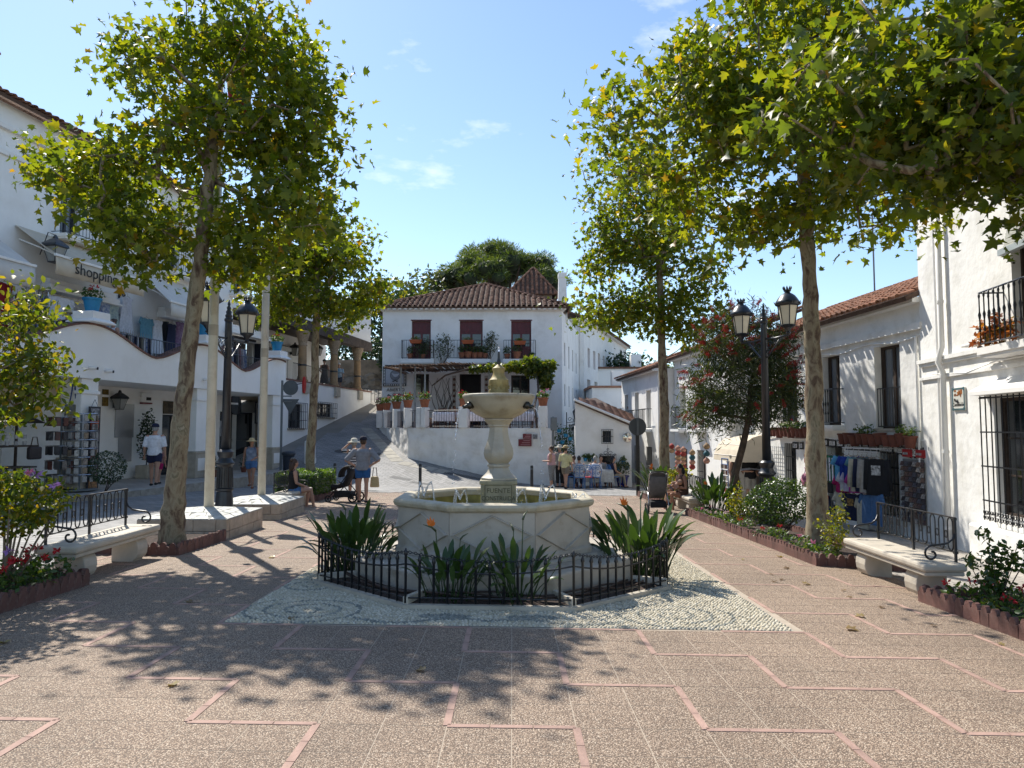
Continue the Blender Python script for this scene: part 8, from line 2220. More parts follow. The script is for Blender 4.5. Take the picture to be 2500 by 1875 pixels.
# ================================================================ near right house
NF = Fr(8.85, 15.3, math.atan2(-.992, -.126))
nh = NF.thing('corner_building', 'tall white house with barred window and balcony at the right edge', 'building')
def N_(u, v, ly=0): return NF.hit(u, v, ly)
nw0 = N_(2430, 1100)[0]; NZ = 6.9
bz = N_(2440, 842, -.35)[1]; dx0 = N_(2467, 600)[0]
wz1, wz0 = N_(2425, 972)[1], N_(2425, 1255)[1]
wall('front_wall', nh, 0, 11, -2, NZ, [(nw0, nw0 + 1.5, wz0, wz1), (dx0, dx0 + 1.3, bz, bz + 2.55)], .22, ROUGHW)
b = MB(); b.span((0, .8, -2), (11, 7, NZ)); b.span((0.002, .3, -2), (.3, .8, NZ)); b.build('house_core', ROUGHW, nh)
b = MB(); b.span((nw0, .6, wz0), (nw0 + 1.5, .65, wz1)); b.span((dx0, .6, bz), (dx0 + 1.3, .65, bz + 2.6)); b.build('room_shade', DARK, nh)
french_window(nh, nw0, nw0 + 1.5, wz0, wz1, .15, DARKWOOD, GLASS, 2, 3)
g = bpy.data.objects.new('window_grille', None); COL.objects.link(g); g.parent = nh
gx0, gx1 = nw0 - .12, nw0 + 1.62
for i in range(11):
 b = MB(); x = gx0 + (gx1 - gx0) * i / 10; b.cyl((x, -.16, wz0 - .1), (x, -.16, wz1 + .04), .012, n=6); b.build('grille_bar', IRON, g)
for q in range(4): b = MB(); b.box(((gx0 + gx1) / 2, -.16, wz0 + .25 + (wz1 - wz0 - .25) * q / 3), (gx1 - gx0 + .05, .02, .025)); b.build('grille_rail', IRON, g)
b = MB()
for i in range(22):
 for q in range(2): b.tube([(gx0 + (gx1 - gx0) * i / 22 + .03 * math.cos(a), -.16, wz0 - .05 + q * .09 + .035 * math.sin(a)) for a in [2 * PI * k / 7 for k in range(8)]], .008, 4)
b.build('grille_scrolls', IRON, g)['kind'] = 'stuff'
for yy in (0, ): b = MB(); b.tube([(gx0, -.16, wz1 + .02), (gx0, 0, wz1 + .02)], .012, 4); b.tube([(gx0, -.16, wz0), (gx0, 0, wz0)], .012, 4); b.build('grille_stay', IRON, g)
b = MB(); b.add([(gx0 - .12, -.3, wz1 + .05), (gx1 + .12, -.3, wz1 + .05), (gx1 + .12, -.3, wz1 + .12), (gx0 - .12, -.3, wz1 + .12), (gx0 + .15, 0, wz1 + .34), (gx1 - .15, 0, wz1 + .34), (gx0 - .12, 0, wz1 + .05), (gx1 + .12, 0, wz1 + .05)], [(0, 1, 2, 3), (3, 2, 5, 4), (0, 3, 4, 6), (1, 7, 5, 2), (0, 6, 7, 1)]); b.build('window_hood', TRIM, nh)
b = MB(); b.span((nw0 - .6, -.22, -2), (nw0 + 2.2, -.003, wz0 - .2)); b.build('window_plinth', ROUGHW, nh, bevel=.05)
e = bpy.data.objects.new('balcony', None); COL.objects.link(e); e.parent = nh
balcony(e, N_(2384, 842, -.45)[0], N_(2384, 842, -.45)[0] + 4.0, bz, .45, .95, 26, TRIM, ornate=True, slab_t=.12)
french_window(nh, dx0, dx0 + 1.3, bz, bz + 2.5, .18, DARKWOOD, GLASS, 2, 1)
b = MB(); b.span((dx0 - .1, -.16, bz + 1.55), (dx0 + 1.4, -.05, bz + 1.65)); b.build('blind_roll', M('blind', (.35, .4, .42), .7, .1), nh)
for i in range(16): b = MB(); b.box((dx0 + .65, -.1 + i * .012, bz + 1.68 + i * .055), (1.35, .012, .045)); b.build('blind_slat', M('blind_slat', (.5, .5, .45), .7, .05), nh)
z = N_(2330, 868)[1]; b = MB(); b.span((.01, -.1, z - .05), (11, -.003, z + .03)); b.span((.01, -.06, z - .12), (11, -.003, z - .05)); b.span((.01, -.05, z - .4), (11, -.003, z - .34)); b.build('string_course', ROUGHW, nh)
px = N_(2305, 1000, -.1)[0]; b = MB(); b.tube([(px, -.1, -1.2), (px, -.1, z - .3), (px - .05, -.16, z - .1), (px, -.1, z + .2), (px, -.1, NZ)], .055, 10); b.build('downpipe', TRIM, nh, smooth=True)
for q in range(5): b = MB(); b.cyl((px, -.1, -.4 + q * 1.5), (px, -.1, -.34 + q * 1.5), .066, n=10); b.build('pipe_collar', TRIM, nh)
b = MB(); b.tube([(px - .35, -.03, NZ), (px - .35, -.03, -.6)], .02, 5); b.tube([(px - .6, -.03, z - .3), (px + .8, -.05, z - .38), (px + 1.8, -.03, z - .25), (11, -.03, z - .22)], .014, 4); b.build('cable', WHITE2, nh)
b = MB(); b.span((-.1, -.25, NZ), (11, .5, NZ + .12)); b.build('eaves_cornice', TRIM, nh)
rp_, ms = tiled(nh, [(-.2, -.4, NZ + .13), (11, -.4, NZ + .13), (11, 3.5, NZ + 1.7), (-.2, 3.5, NZ + 1.7)], tmo, TILE_P, .25, .4); pieces(nh, 'roof_tile', tmo, ms, 60)
# street name in painted tiles
xa, z1 = N_(2324, 948, -.03); xb, z0 = N_(2357, 1001, -.03)
t = NF.thing('street_name_tiles', 'painted tile panel reading Plaza de la Constitución', 'street sign', (xa + xb) / 2, -.02, (z0 + z1) / 2); w, h = xb - xa, z1 - z0
for i in range(2):
 for j in range(3): b = MB(); b.box((-w / 4 + i * w / 2, 0, -h / 3 + j * h / 3), (w / 2 - .004, .025, h / 3 - .004)); b.build('tile', M('glazed_white', (.68, .67, .6), .25, .05), t)
TB = M('tile_blue', (.07, .15, .17), .4, .2); b = MB()
for (cx, cz, ww, hh) in ((0, h * .45, w * .8, .03), (0, -h * .45, w * .8, .03), (-w * .45, 0, .03, h * .8), (w * .45, 0, .03, h * .8)): b.box((cx, -.014, cz), (ww, .006, hh))
for sx in (-1, 1):
 for sz in (-1, 1): b.cyl((sx * w * .43, -.012, sz * h * .44), (sx * w * .43, -.02, sz * h * .44), .035, n=8)
b.build('border', TB, t)
b = MB(); R2 = random.Random(4)
for k in range(16): a = R2.random(); b.ball((R2.uniform(-.3, .3) * w, -.014, h * .25 + R2.uniform(-.13, .13) * h), (R2.uniform(.02, .045), .004, R2.uniform(.015, .04)), 7, 4)
b.build('painted_scene', M('tile_sienna', (.35, .12, .03), .4, .5, 12), t)
for k, tx in enumerate(('Plaza', 'de la', 'Constitución')): text(t, tx, .1 if k != 1 else .06, IRON, face_m((-.09, -.02, 0)[k], -.015, h * (-.06, -.15, -.25)[k]), .002, sx=.85)
t = NF.thing('floodlight', 'small white floodlight under the right balcony', 'lamp', N_(2372, 850, -.3)[0], -.3, N_(2372, 850, -.3)[1]); b = MB(); b.box((0, 0, .05), (.3, .22, .05)); b.build('head', TRIM, t, bevel=.015); b = MB(); b.tube([(.1, .05, .02), (.2, .3, -.1)], .03, 6); b.build('arm', GALV, t)
t = NF.thing('dried_plants', 'dry red and orange plants behind the right balcony railing', 'plant', N_(2420, 820, -.2)[0], -.25, bz); g = np.random.default_rng(5)
leaves('foliage', crown_points([(0, 0, .2, .5, .15, .2), (.5, 0, .25, .4, .15, .2), (.25, 0, .5, .12, .1, .12), (-.2, 0, .45, .1, .1, .1)], 260, g, .2), .11, 'plane', leafmat('dry_red_leaf', [(0, (.12, .03, .015)), (.6, (.3, .1, .02)), (1, (.12, .12, .03))], .3), t, seed=5)
# ================================================================ further houses down the right street
for k, (s0, s1, off, h, lab) in enumerate(((-1.2, S0 - .02, -.55, 4.6, 'white house with window boxes behind the bottlebrush tree'), (-9, -1.25, -1.3, 4.2, 'white house with iron balcony and hanging baskets down the right street'))):
 t = RF.thing('street_house', lab, 'building', 0, off, 0); hs = []
 for i in range(int((s1 - s0) / 2.4)):
  a = s0 + .8 + i * 2.4; hs += [(a, a + .85, 1.6, 3.4), (a, a + .95, -1.8, .7)]
 wall('front_wall', t, s0, s1, -3, h, hs, .25, WHITE)
 for q in hs:
  b = MB(); b.span((q[0], .22, q[2]), (q[1], .27, q[3])); b.build('window' if q[2] > 0 else 'door', GLASS if q[2] > 0 else DARKWOOD, t)
  if q[2] > 0: balcony(t, q[0] - .2, q[1] + .2, 1.55, .4, .95, 9, WHITE2)
  else: grille(t, q[0], q[1], q[2], q[3], -.03, 6, 3, .012)
 b = MB(); b.span((s0, .28, -3), (s1, 6, h)); b.build('house_core', WHITE, t); b = MB(); b.span((s0, -.25, h), (s1, 6, h + .12)); b.build('eaves_cornice', TRIM, t)
 rp_, ms = tiled(t, [(s0, -.35, h + .13), (s1, -.35, h + .13), (s1, 3.2, h + 1.5), (s0, 3.2, h + 1.5)], tmo, TILE_P, .26, .42); pieces(t, 'roof_tile', tmo, ms, 60)
HANG = [M('basket_pink', (.5, .25, .18), .8, .4, 16), M('basket_red', (.4, .05, .04), .8, .3), M('basket_tan', (.4, .26, .14), .8, .4, 16), M('basket_teal', (.03, .14, .18), .7, .3)]
k = 0
for (uu, v0, v1, nn) in ((1640, 1090, 1100, 2), (1655, 1095, 1150, 6), (1668, 1098, 1150, 6), (1690, 1105, 1140, 4), (1725, 1090, 1125, 3)):
 for i in range(nn):
  k += 1; x, z = R_(uu, v0 + (v1 - v0) * i / max(1, nn - 1), -1.6); b = MB(); b.lathe([(.02, .13), (.1, .05), (.12, -.02), (.06, -.1)], (0, 0, 0), 9)
  o = b.build('hanging_ornament', HANG[k % 3] if uu < 1680 else HANG[(k + 3) % 4], None, smooth=True, loc=RF.w(x, -1.6, z)); tag(o, ORD[i] + ' ornament down in the string of wares %s' % {1640: 'farthest down the right street', 1655: 'left of the street balcony', 1668: 'right of the street balcony', 1690: 'beside the barred window', 1725: 'right of the barred window'}[uu], 'ornament', 'wares hanging down the right street %d' % uu)
t = RF.thing('bracelet_stand', 'blue wire stand of bracelets and scarves under the cream awning', 'display stand', R_(1770, 1150, -1.0)[0], -1.0, -1.15)
b = MB(); b.tube([(-.3, 0, 0), (-.3, 0, 1.7), (.3, 0, 1.7), (.3, 0, 0)], .02, 5)
for i in range(6): b.tube([(-.3, 0, .5 + i * .2), (.3, 0, .5 + i * .2)], .012, 4)
b.build('frame', M('stand_blue', (.03, .12, .35), .5, .1), t)
for i in range(6):
 for j in range(6): b = MB(); b.box((-.24 + j * .095, -.03, .42 + i * .2), (.07, .03, .14)); b.build('goods', GOODS[(i + j) % 5] if i > 1 else HANG[(i + j) % 4], t)
t = thing('roof_aerial', 'thin television aerial above the right tiled roof', 'aerial', RF.w(8.9, 3.0, RZ + 1.5)); b = MB(); b.cyl((0, 0, 0), (0, 0, 2.6), .025, n=6); b.build('mast', GALV, t)
b = MB()
for i in range(6): b.tube([(-.35, .05 * i, 1.8 + i * .14), (.35, .05 * i, 1.8 + i * .14)], .012, 4)
b.tube([(-.3, 0, 1.8), (-.3, .3, 2.55)], .012, 4); b.tube([(.3, 0, 1.8), (.3, .3, 2.55)], .012, 4); b.build('elements', GALV, t)
# ---------------------------------------------------------------- people
SKIN = M('skin', (.45, .25, .17), .6, .08, 6); SKIN2 = M('skin_tan', (.36, .18, .11), .6, .08, 6)
HAIRS = {'brown': M('hair_brown', (.06, .03, .015), .6, .2, 30), 'black': M('hair_black', (.012, .01, .01), .5, .2, 30), 'grey': M('hair_grey', (.35, .34, .33), .7, .2, 30)}
STRAW = M('straw', (.55, .42, .22), .85, .12, 40); HATW = M('hat_white', (.62, .58, .48), .85, .08, 20)
SC2 = bpy.data.scenes.new('scratch')
def remesh(b, name, mat, parent, vox, smooth=3):
 tmp = bpy.data.objects.new('tmp', b.mesh('tmp', mat)); SC2.collection.objects.link(tmp); m = tmp.modifiers.new('r', 'REMESH'); m.mode = 'VOXEL'; m.voxel_size = vox; m.use_smooth_shade = True
 s = tmp.modifiers.new('s', 'SMOOTH'); s.iterations = smooth; s.factor = .5
 vl = SC2.view_layers[0]; vl.update(); me = bpy.data.meshes.new_from_object(tmp.evaluated_get(vl.depsgraph)); me.name = name
 bpy.data.objects.remove(tmp)
 if not me.materials: me.materials.append(mat)
 return obj(name, me, parent)
def torso(b, ring, pad=0.0):
 """ring: list of (centre, rx, ry); elliptical loft"""
 o = len(b.v); n = 16
 for c, rx, ry in ring:
  for j in range(n): a = 2 * PI * j / n; b.v.append((c[0] + (rx + pad) * math.cos(a), c[1] + (ry + pad) * math.sin(a), c[2]))
 for i in range(len(ring) - 1):
  for j in range(n): j2 = (j + 1) % n; b.f.append((o + i * n + j, o + i * n + j2, o + (i + 1) * n + j2, o + (i + 1) * n + j)); b.m.append(0)
 b.f.append(tuple(o + j for j in reversed(range(n)))); b.m.append(0); b.f.append(tuple(o + (len(ring) - 1) * n + j for j in range(n))); b.m.append(0)
def chain(b, pts, rad):
 b.tube(pts, rad, 10); b.ball(pts[0], rad[0], 10, 6); b.ball(pts[-1], rad[-1], 10, 6)
 for p, r in zip(pts[1:-1], rad[1:-1]): b.ball(p, r * .98, 10, 6)
ARM = {'down': ((.26, .02, 1.10), (.27, -.06, .86)), 'hip': ((.44, .08, 1.12), (.22, .06, .99)), 'up': ((.33, -.12, 1.42), (.14, -.16, 1.60)), 'fore': ((.25, .0, 1.12), (.16, -.26, 1.12)), 'lap': ((.25, -.02, 1.12), (.12, -.26, 1.02)), 'bag': ((.27, .0, 1.12), (.3, -.02, .9)), 'elbowout': ((.40, .05, 1.18), (.2, -.18, 1.08))}
def person(label, x, y, z, rz, H_=1.72, al='down', ar='down', seated=False, build=1.0, shirt=None, sleeve=.45, pants=None, plen=.3, dress=None, dlen=.6, hair=None, hairlen=0, hat=None, hatm=None, shoes=None, skin=None, head_rz=0, stride=0, lean=0, group=None, vox=.016, bun=False):
 """figure faces local -Y; metres for a 1.72 m figure, scaled to H_"""
 t = thing('person', label, 'person', (x, y, z), rz, group); t.scale = (H_ / 1.72,) * 3
 sk = skin or SKIN; B = build; b = MB()
 dzs = -.42 if seated else 0.0
 def S(p): return Vector((p[0], p[1] - lean * max(0, p[2] - .95) , p[2] + dzs))
 rings = [(S((0, 0, .86)), .15 * B, .115 * B), (S((0, 0, .95)), .165 * B, .12 * B), (S((0, 0, 1.08)), .135 * B, .1 * B), (S((0, -.005, 1.24)), .155 * B, .112 * B), (S((0, 0, 1.36)), .16 * B, .1 * B), (S((0, 0, 1.43)), .12, .07), (S((0, 0, 1.47)), .055, .055), (S((0, -.01, 1.54)), .052, .055)]
 torso(b, rings)
 hc = S((0, -.02, 1.615))
 b.ball(hc, (.074, .095, .112), 14, 9); b.ball(hc + Vector((0, -.03, -.05)), (.055, .06, .06), 10, 7)
 hr = Matrix.Rotation(head_rz, 3, 'Z')
 b.tube([hc + hr @ Vector((0, -.09, .02)), hc + hr @ Vector((0, -.118, -.022)), hc + hr @ Vector((0, -.092, -.03))], [.009, .016, .012], 6)
 for sx in (-1, 1): b.ball(hc + hr @ Vector((sx * .078, .005, -.005)), (.012, .022, .032), 6, 5)
 hands = []
 for sx, a in ((-1, al), (1, ar)):
  if isinstance(a, str): e, w = ARM[a]
  else: e, w = a
  sh_ = S((sx * .185 * (.6 + .4 * B), 0, 1.39)); e, w = S((sx * e[0], e[1], e[2])), S((sx * w[0], w[1], w[2]))
  chain(b, [sh_, sh_.lerp(e, .5), e, e.lerp(w, .35), w], [.058 * B, .05 * B, .041, .04, .027])
  hands.append((sh_, e, w))
  d = (w - e).normalized(); sd = d.cross(Vector((0, 1, 0)) if abs(d.y) < .8 else Vector((0, 0, 1))).normalized()
  up_ = sd.cross(d)
  c = w + d * .045; b.tube([w, c, w + d * .09], [.026, .033, .028], 8)
  for q in range(4):
   f0 = w + d * .085 + sd * (q - 1.5) * .017; ln = (.06, .072, .068, .05)[q]
   b.tube([f0, f0 + d * ln * .55 + up_ * .008, f0 + d * ln + up_ * .03], [.0095, .009, .0075], 6)
  b.tube([w + d * .03 + sd * .028, w + d * .06 + sd * .05, w + d * .09 + sd * .052 + up_ * .01], [.012, .0105, .009], 6)
 legs = []
 for sx in (-1, 1):
  hp = S((sx * .095, 0, .9)); st = stride * sx
  if seated:
   kn = hp + Vector((sx * .04, -.42, .02)); an = kn + Vector((0, -.02 + .06 * sx, -.43));
  else:
   kn = Vector((sx * .1, -st * .5 - .01, .49)); an = Vector((sx * .105, -st * .75 + (.1 * abs(st) if st < 0 else 0), .09 + (.05 if st < -.1 else 0)))
  chain(b, [hp, hp.lerp(kn, .45), kn, kn.lerp(an, .35), an], [.092 * B, .078 * B, .054, .056, .036])
  ft_ = an + Vector((sx * .015, -.13, -.055)); b.tube([an + Vector((0, .045, -.05)), an + Vector((0, -.04, -.035)), ft_], [.036, .042, .026], 8)
  legs.append((hp, kn, an, ft_))
 remesh(b, 'body', sk, t, vox)
 P = .014
 if shirt is not None and not dress:
  c = MB(); rr = [r for r in rings if r[0].z + 1e-6 >= S((0, 0, .86 if sleeve >= 0 else .9)).z][:-2]
  torso(c, rr[:6], .02 + (.01 if B > 1.1 else .006))
  if sleeve > 0:
   for (s0, e, w) in hands: c.tube([s0 + Vector((0, 0, .0)), s0.lerp(e, min(1, sleeve * 2) * .5), s0.lerp(e, min(1, sleeve * 2))], [.078 * B, .072 * B, .068 * B], 10)
  else:
   for sx in (-1, 1): c.tube([S((sx * .11, -.06, 1.33)), S((sx * .1, 0, 1.45)), S((sx * .11, .06, 1.33))], .028, 6)
  remesh(c, 'shirt', shirt, t, vox, 2)
 if dress:
  c = MB(); torso(c, rings[2:6], .018); fl = []
  if seated: torso(c, rings[:3], .03)
  else:
   for i in range(6): f = i / 5; fl.append((S((0, 0, 1.1 - dlen * f)), .15 * B + .12 * f, .12 * B + .1 * f))
   torso(c, fl[::-1])
  for sx in (-1, 1): c.tube([S((sx * .1, -.06, 1.33)), S((sx * .1, 0, 1.46)), S((sx * .1, .06, 1.33))], .022, 6)
  remesh(c, 'dress', dress, t, vox, 2)
 if pants is not None:
  c = MB(); torso(c, [(r[0], r[1] + .016, r[2] + .016) for r in rings[:2]] + [(S((0, 0, 1.03)), .16 * B, .12 * B)])
  for (hp, kn, an, ft_) in legs:
   e = hp.lerp(kn, min(1, plen * 2)) if plen <= .5 else kn.lerp(an, plen * 2 - 1)
   pts = [hp, e] if plen <= .5 else [hp, kn, e]
   c.tube(pts, [.112 * B] + ([.098 * B] if plen <= .5 else [.08, .07]), 10)
  remesh(c, 'trousers', pants, t, vox, 2)
 hm = HAIRS.get(hair)
 if hm:
  c = MB(); c.ball(hc + hr @ Vector((0, .018, .022)), (.085, .098, .112), 12, 8)
  if hairlen: c.tube([hc + hr @ Vector((0, .06, .02)), hc + hr @ Vector((0, .085, -.1)), hc + hr @ Vector((0, .08, -.1 - hairlen))], [.08, .075, .05], 10)
  if bun: c.ball(hc + hr @ Vector((0, .09, .08)), .05, 10, 6)
  o = c.build('hair', hm, t, smooth=True)
 if hat:
  c = MB(); q = hc + Vector((0, .01, .05))
  if hat == 'cap':
   c.lathe([(.1, -.005), (.1, .04), (.085, .08), (.04, .105), (.001, .11)], q, 16, sy=1.1); f = hr @ Vector((0, -1, 0)); c.tube([q + f * .08, q + f * .13 + Vector((0, 0, -.005)), q + f * .18 + Vector((0, 0, -.02))], [.07, .066, .03], 10)
   o0 = len(c.v) - 30
   for i in range(o0, len(c.v)): v_ = Vector(c.v[i]); c.v[i] = (v_.x, v_.y, q.z + .005 + (v_.z - q.z) * .14)
  else:
   br_ = .2 if hat == 'wide' else .155; c.lathe([(.1, 0), (br_ * .8, .0), (br_, -.02 if hat == 'wide' else .01), (br_ * .98, -.008 if hat == 'wide' else .022), (.1, .02), (.096, .07), (.08, .1), (.04, .115), (.001, .112)], q, 20, sy=1.08)
  ho = c.build('hat', hatm or STRAW, t, smooth=True)
  if hat == 'band': c = MB(); c.lathe([(.104, .012), (.103, .04)], q, 20, sy=1.08); c.build('hat_band', HAIRS['black'], ho)
 for (hp, kn, an, ft_) in legs:
  c = MB(); c.tube([an + Vector((0, .055, -.062)), an + Vector((0, -.04, -.055)), ft_ + Vector((0, -.015, -.008))], [.038, .045, .03], 8)
  c.build('shoe', shoes or RUB, t, smooth=True)
 if not seated or True:
  c = MB()
  for sx in (-1, 1): c.ball(hc + hr @ Vector((sx * .03, -.088, .012)), (.011, .006, .007), 6, 4)
  c.build('eyes', HAIRS['black'], t)['kind'] = 'stuff'
 return t
def shoulder_bag(parent_label, loc, mat, label, r=.16):
 t = thing('bag', label, 'bag', loc); b = MB(); b.add([(-r, -.06, 0), (r, -.06, 0), (r, .06, 0), (-r, .06, 0), (-r * .8, -.05, .3), (r * .8, -.05, .3), (r * .8, .05, .3), (-r * .8, .05, .3)], [(3, 2, 1, 0), (4, 5, 6, 7), (0, 1, 5, 4), (1, 2, 6, 5), (2, 3, 7, 6), (3, 0, 4, 7)]); b.build('bag_body', mat, t, bevel=.03)
 b = MB(); b.tube([(-r * .5, 0, .28), (-r * .3, 0, .55), (r * .3, 0, .55), (r * .5, 0, .28)], .012, 5); b.build('strap', DARKWOOD, t)
def gy(u, y): return (u - 1250) / FPX * y
C_ = cloth
NAVY, GREYM, BLUES = C_('navy', (.012, .016, .05)), C_('heather', (.24, .25, .28)), C_('blue_short', (.02, .1, .28))
y = 20.0; person('man in grey T-shirt and blue shorts, hands on hips, seen from behind', gy(888, y), y, gz(gy(888, y), y), PI, 1.8, 'hip', 'hip', build=1.12, shirt=GREYM, sleeve=.5, pants=BLUES, plen=.3, hair='brown', hat='cap', hatm=C_('cap_navy', (.012, .014, .03)), stride=.06)
shoulder_bag('', (gy(915, y), y + .12, gz(gy(915, y), y) + .42), STRAW, 'straw bag held by the man in grey T-shirt', .13)
y = 21.4; x = gy(866, y); person('person in striped shirt and white sun hat raising an arm to the head', x, y, gz(x, y), PI + .3, 1.75, 'down', 'up', shirt=stripes('cloth_stripe', (.6, .6, .6), (.015, .015, .03), 4.2), sleeve=.45, pants=C_('black', (.012, .012, .014)), plen=.4, hat='wide', hatm=HATW, hair='grey')
y = 21.4; x = gy(381, y); z = SWZ; person('man in white T-shirt and navy shorts walking in the arcade', x, y, z, PI + .25, 1.82, 'down', 'down', build=1.08, shirt=C_('white_tee', (.72, .73, .78)), sleeve=.5, pants=NAVY, plen=.28, hair='grey', hat='cap', hatm=NAVY, stride=.25)
y = 22.1; x = gy(393, y); person('child in red shorts beside the man in white T-shirt', x, y, z, PI - .2, 1.2, 'down', 'down', shirt=C_('kid_pink', (.4, .2, .2)), sleeve=.4, pants=CL['fuchsia'], plen=.3, hair='brown', stride=.2)
y = 24.8; x = gy(617, y); person('woman in straw hat, blue vest and denim shorts walking on the road', x, y, gz(x, y), .1, 1.68, 'down', 'lap', build=1.1, shirt=C_('tie_dye', (.03, .05, .11), (.3, .34, .42), vs=5), sleeve=-1, pants=CL['denim'], plen=.25, hair='brown', hat='wide', hatm=STRAW, skin=SKIN2, stride=.3, shoes=C_('sandal', (.2, .08, .04)))
x, y = -5.58, 18.25; person('woman in black top and denim shorts sitting on the bench by the hedge', x, y, gz(x, y) - .06, PI / 2 + .5, 1.68, 'lap', 'lap', True, shirt=C_('black', (.012, .012, .014)), sleeve=-1, pants=CL['denim'], plen=.2, hair='brown', hairlen=.12, head_rz=.3, shoes=C_('white_sandal', (.55, .55, .5)), bun=True)
x, y = 4.62, 19.3; z = gz(x, y) - .06; person('dark haired mother in brown top sitting on the bench cradling a baby', x, y, z, -PI / 2 + .25, 1.68, ((.27, -.06, 1.12), (.05, -.26, 1.14)), ((.27, -.04, 1.1), (-.06, -.28, 1.1)), True, shirt=C_('brown_top', (.09, .05, .035)), sleeve=-1, pants=C_('rust_short', (.1, .045, .03)), plen=.22, hair='black', hairlen=.14, skin=SKIN2, lean=.12)
bp_ = thing('baby', "baby in grey shorts lying in the seated mother's arms", 'baby', (x - .3, y - .02, z + .64), -PI / 2 + .5)
b = MB(); torso(b, [(Vector((0, 0, 0)), .06, .055), (Vector((0, 0, .1)), .075, .065), (Vector((0, 0, .2)), .07, .055), (Vector((0, 0, .24)), .03, .03)]); b.ball((0, -.01, .31), .075, 12, 8); b.ball((0, -.085, .3), .012, 6, 5)
for sx in (-1, 1): chain(b, [Vector((sx * .07, 0, .2)), Vector((sx * .1, -.06, .12)), Vector((sx * .06, -.12, .12))], [.03, .026, .02]); chain(b, [Vector((sx * .035, 0, 0)), Vector((sx * .07, -.14, .02)), Vector((sx * .05, -.18, -.1))], [.045, .036, .025]); b.tube([(sx * .05, -.18, -.11), (sx * .05, -.23, -.125)], [.024, .018], 8)
o = remesh(b, 'body', SKIN, bp_, .012); b = MB(); torso(b, [(Vector((0, 0, -.03)), .075, .07), (Vector((0, 0, .05)), .075, .068)]); b.tube([(.035, 0, 0), (.055, -.08, .01)], .055, 8); b.tube([(-.035, 0, 0), (-.055, -.08, .01)], .055, 8); remesh(b, 'shorts', C_('grey_short', (.16, .18, .2)), bp_, .012)
for c in list(bp_.children): c.rotation_euler = (-.2, .95, 0)
y = 28.6; x = gy(1346, y); person('woman in pink vest and checked leggings looking at her phone', x, y, gz(x, y), -PI / 2 - .25, 1.66, 'fore', 'fore', build=1.3, shirt=C_('pink_vest', (.5, .3, .32)), sleeve=-1, pants=C_('checked', (.03, .03, .035), (.4, .4, .4), vs=60), plen=.72, hair='brown', bun=True)
y = 28.0; x = gy(1380, y); person('person in yellow T-shirt, khaki shorts and straw hat walking past the cafe', x, y, gz(x, y), PI - .5, 1.66, 'down', 'bag', shirt=C_('lemon', (.6, .55, .3)), sleeve=.55, pants=C_('khaki', (.2, .16, .12)), plen=.35, hair='black', hat='band', hatm=STRAW, stride=.3)
y = 29.2; x = gy(1366, y); person('person with grey backpack and white hat before the climbing plants', x, y, gz(x, y), PI + .4, 1.7, shirt=C_('grey_tee', (.3, .3, .3)), sleeve=.5, pants=C_('black', (.012,) * 3), plen=.9, hat='wide', hatm=HATW, hair='grey')
# cafe in the street: painted iron chairs, tables, guests
CB = M('chair_blue', (.06, .2, .48), .45, .1, 6)
def cafe_chair(label, x, y, rz, cush=None):
 t = thing('chair', label, 'chair', on(x, y), rz, 'blue iron cafe chairs')
 for sx in (-.19, .19):
  for sy in (-.18, .18): b = MB(); b.tube([(sx * 1.1, sy * 1.1, 0), (sx, sy, .44)], .014, 5); b.build('leg', CB, t)
 b = MB(); b.lathe([(.22, .43), (.23, .45), (.21, .465)], (0, 0, 0), 16); b.build('seat', CB if not cush else CL['red'], t)
 b = MB(); b.tube([(-.2, .18, .45), (-.24, .22, .75), (-.12, .24, .93), (.12, .24, .93), (.24, .22, .75), (.2, .18, .45)], .014, 6)
 for (cx, cz, r0, s_) in ((-.08, .8, .07, 1), (.08, .8, .07, -1), (-.1, .6, .06, -1), (.1, .6, .06, 1)): b.tube([(cx + s_ * r0 * (1 - i * .05) * math.cos(i * .5), .22, cz + r0 * (1 - i * .05) * math.sin(i * .5)) for i in range(14)], .01, 5)
 b.tube([(0, .19, .46), (0, .23, .93)], .01, 5); b.build('back_scrolls', CB, t)
for k, (uu, y, rz, cu, lab) in enumerate(((1413, 28.6, PI, None, 'blue iron cafe chair under the man in the patterned shirt'), (1452, 29.0, PI, None, 'blue iron cafe chair under the grey haired man'), (1436, 28.9, PI - .4, 1, 'empty blue cafe chair with red cushion'), (1497, 29.8, PI / 2 + .3, None, 'blue cafe chair at the right end of the cafe table'), (1398, 29.4, -PI / 2, None, 'blue cafe chair at the left end of the cafe table'))):
 cafe_chair(lab, gy(uu, y), y, rz, cu)
for k, (uu, lab) in enumerate(((1425, 'left'), (1470, 'right'))): y = 29.7; x = gy(uu, y); table_cloth('pale cloth on the %s cafe table' % lab, x, y, gz(x, y), .75, .75, 'cafe tables', C_('table_pale', (.5, .5, .48)), .5)
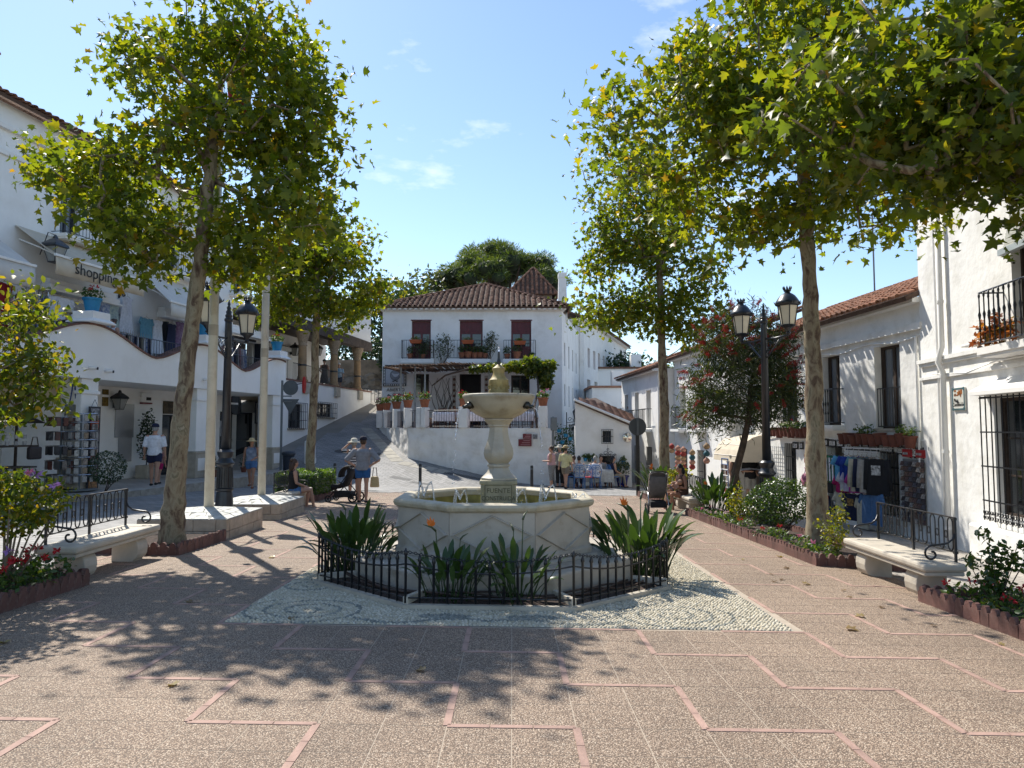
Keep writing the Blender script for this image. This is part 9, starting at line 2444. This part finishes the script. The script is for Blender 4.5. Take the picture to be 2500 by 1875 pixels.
for k, (uu, y, rz, sh_, hr_, lab, pn) in enumerate(((1413, 28.55, PI, C_('pattern_white', (.6, .61, .62), (.25, .3, .4), vs=9), 'black', 'seated man in pale patterned shirt seen from behind at the cafe', NAVY), (1452, 28.95, PI, C_('white_tee', (.72, .73, .78)), 'grey', 'seated grey haired man in white T-shirt at the cafe', GREYM), (1495, 29.85, PI / 2 + .3, C_('navy', (.012, .016, .05)), 'black', 'seated woman in sleeveless navy top at the right of the cafe table', C_('sand', (.3, .26, .2))), (1400, 29.5, -PI / 2 - .2, C_('teal_t', (.12, .2, .22)), 'brown', 'seated person at the left end of the cafe table', NAVY), (1466, 30.4, 0, C_('grey_tee', (.3,) * 3), 'brown', 'seated person facing the square behind the cafe table', NAVY))):
 x = gy(uu, y); person(lab, x, y, gz(x, y) + .0, rz, 1.7, 'lap', 'lap', True, shirt=sh_, sleeve=.5 if k != 2 else -1, pants=pn, plen=.9, hair=hr_, hairlen=.12 if k == 2 else 0)
# map readers by the shop
y = 24.2; x = gy(1790, y); person('woman in long brown dress and sun hat behind the bottlebrush trunk', x, y, gz(x, y), .7, 1.7, 'down', 'elbowout', dress=C_('taupe', (.09, .07, .06)), dlen=.75, hair='brown', hairlen=.15, hat='wide', hatm=HATW)
y = 24.0; x = gy(1828, y); person('man in black T-shirt and pale trilby reading a map', x, y, gz(x, y), .25, 1.76, 'fore', 'fore', build=1.08, shirt=C_('black', (.012, .012, .014)), sleeve=.55, pants=C_('stone', (.4, .37, .32)), plen=.45, hair='black', hat='band', hatm=HATW)
tag((lambda m_: m_.build('folded_map', M('paper_map', (.6, .6, .62), .8, .2, 8), None, loc=(gy(1829, 23.55), 23.55, gz(gy(1829, 23.5), 23.5) + 1.16)))(MB().add([(-.35, -.1, 0), (0, -.12, .04), (.35, -.1, 0), (.35, .14, .04), (0, .12, .08), (-.35, .14, .04)], [(0, 1, 4, 5), (1, 2, 3, 4), (5, 4, 1, 0), (4, 3, 2, 1)])), 'open paper map held by the man in the pale trilby', 'map')
y = 23.7; x = gy(1866, y); person('person in brown sun hat leaning over the map beside the lamp post', x, y, gz(x, y), -.9, 1.7, 'elbowout', 'fore', shirt=C_('dark_print', (.03, .035, .04)), sleeve=.4, pants=C_('grey_short', (.16, .18, .2)), plen=.4, hair='brown', hat='wide', hatm=C_('hat_tan', (.3, .18, .1)))
# on the terraces
x, z = LF.hit(166, 752, 1.1); w = LF.w(x, 1.1, 0); person('woman in dark top and straw hat browsing on the terrace beside the blue pot', w.x, w.y, 3.3, LF.rz + PI - .6, 1.68, 'fore', 'fore', build=1.15, shirt=C_('char', (.02, .022, .03)), sleeve=.5, pants=NAVY, plen=.9, hair='grey', hat='wide', hatm=STRAW)
x, z = LF.hit(278, 770, .9); w = LF.w(x, .9, 0); person('woman in white strap top on the terrace right of the first blue pot', w.x, w.y, 3.3, LF.rz - PI / 2 - .3, 1.66, 'fore', 'down', build=1.1, shirt=CL['lightw'], sleeve=-1, pants=CL['cream'], plen=.8, hair='brown', bun=True)
for (uu, kw, lab) in ((792, dict(dress=C_('stripe_dress', (.1, .08, .07)), dlen=.7, hat='cap', hatm=C_('cap_green', (.03, .05, .04))), 'woman in long dark dress between the ochre columns'), (828, dict(shirt=C_('blue_white', (.5, .55, .6), (.1, .3, .5), vs=4), sleeve=.5, pants=NAVY, plen=.4, hat='cap', hatm=C_('cap_white', (.6, .6, .6))), 'man in white and blue T-shirt between the ochre columns')):
 x, z = KF.hit(uu, 900, .9); w = KF.w(x, .9, 0); person(lab, w.x, w.y, 3.78, 0, 1.72, 'lap', 'down', hair='brown', vox=.02, **kw)
x = gy(1163, 41.6); person('waiter in white shirt standing in the dark restaurant doorway', x, 41.35, TZ, 0, 1.7, 'down', 'down', shirt=C_('white_tee', (.72, .73, .78)), sleeve=.5, pants=NAVY, plen=.9, hair='black', vox=.02)
bpy.data.scenes.remove(SC2)
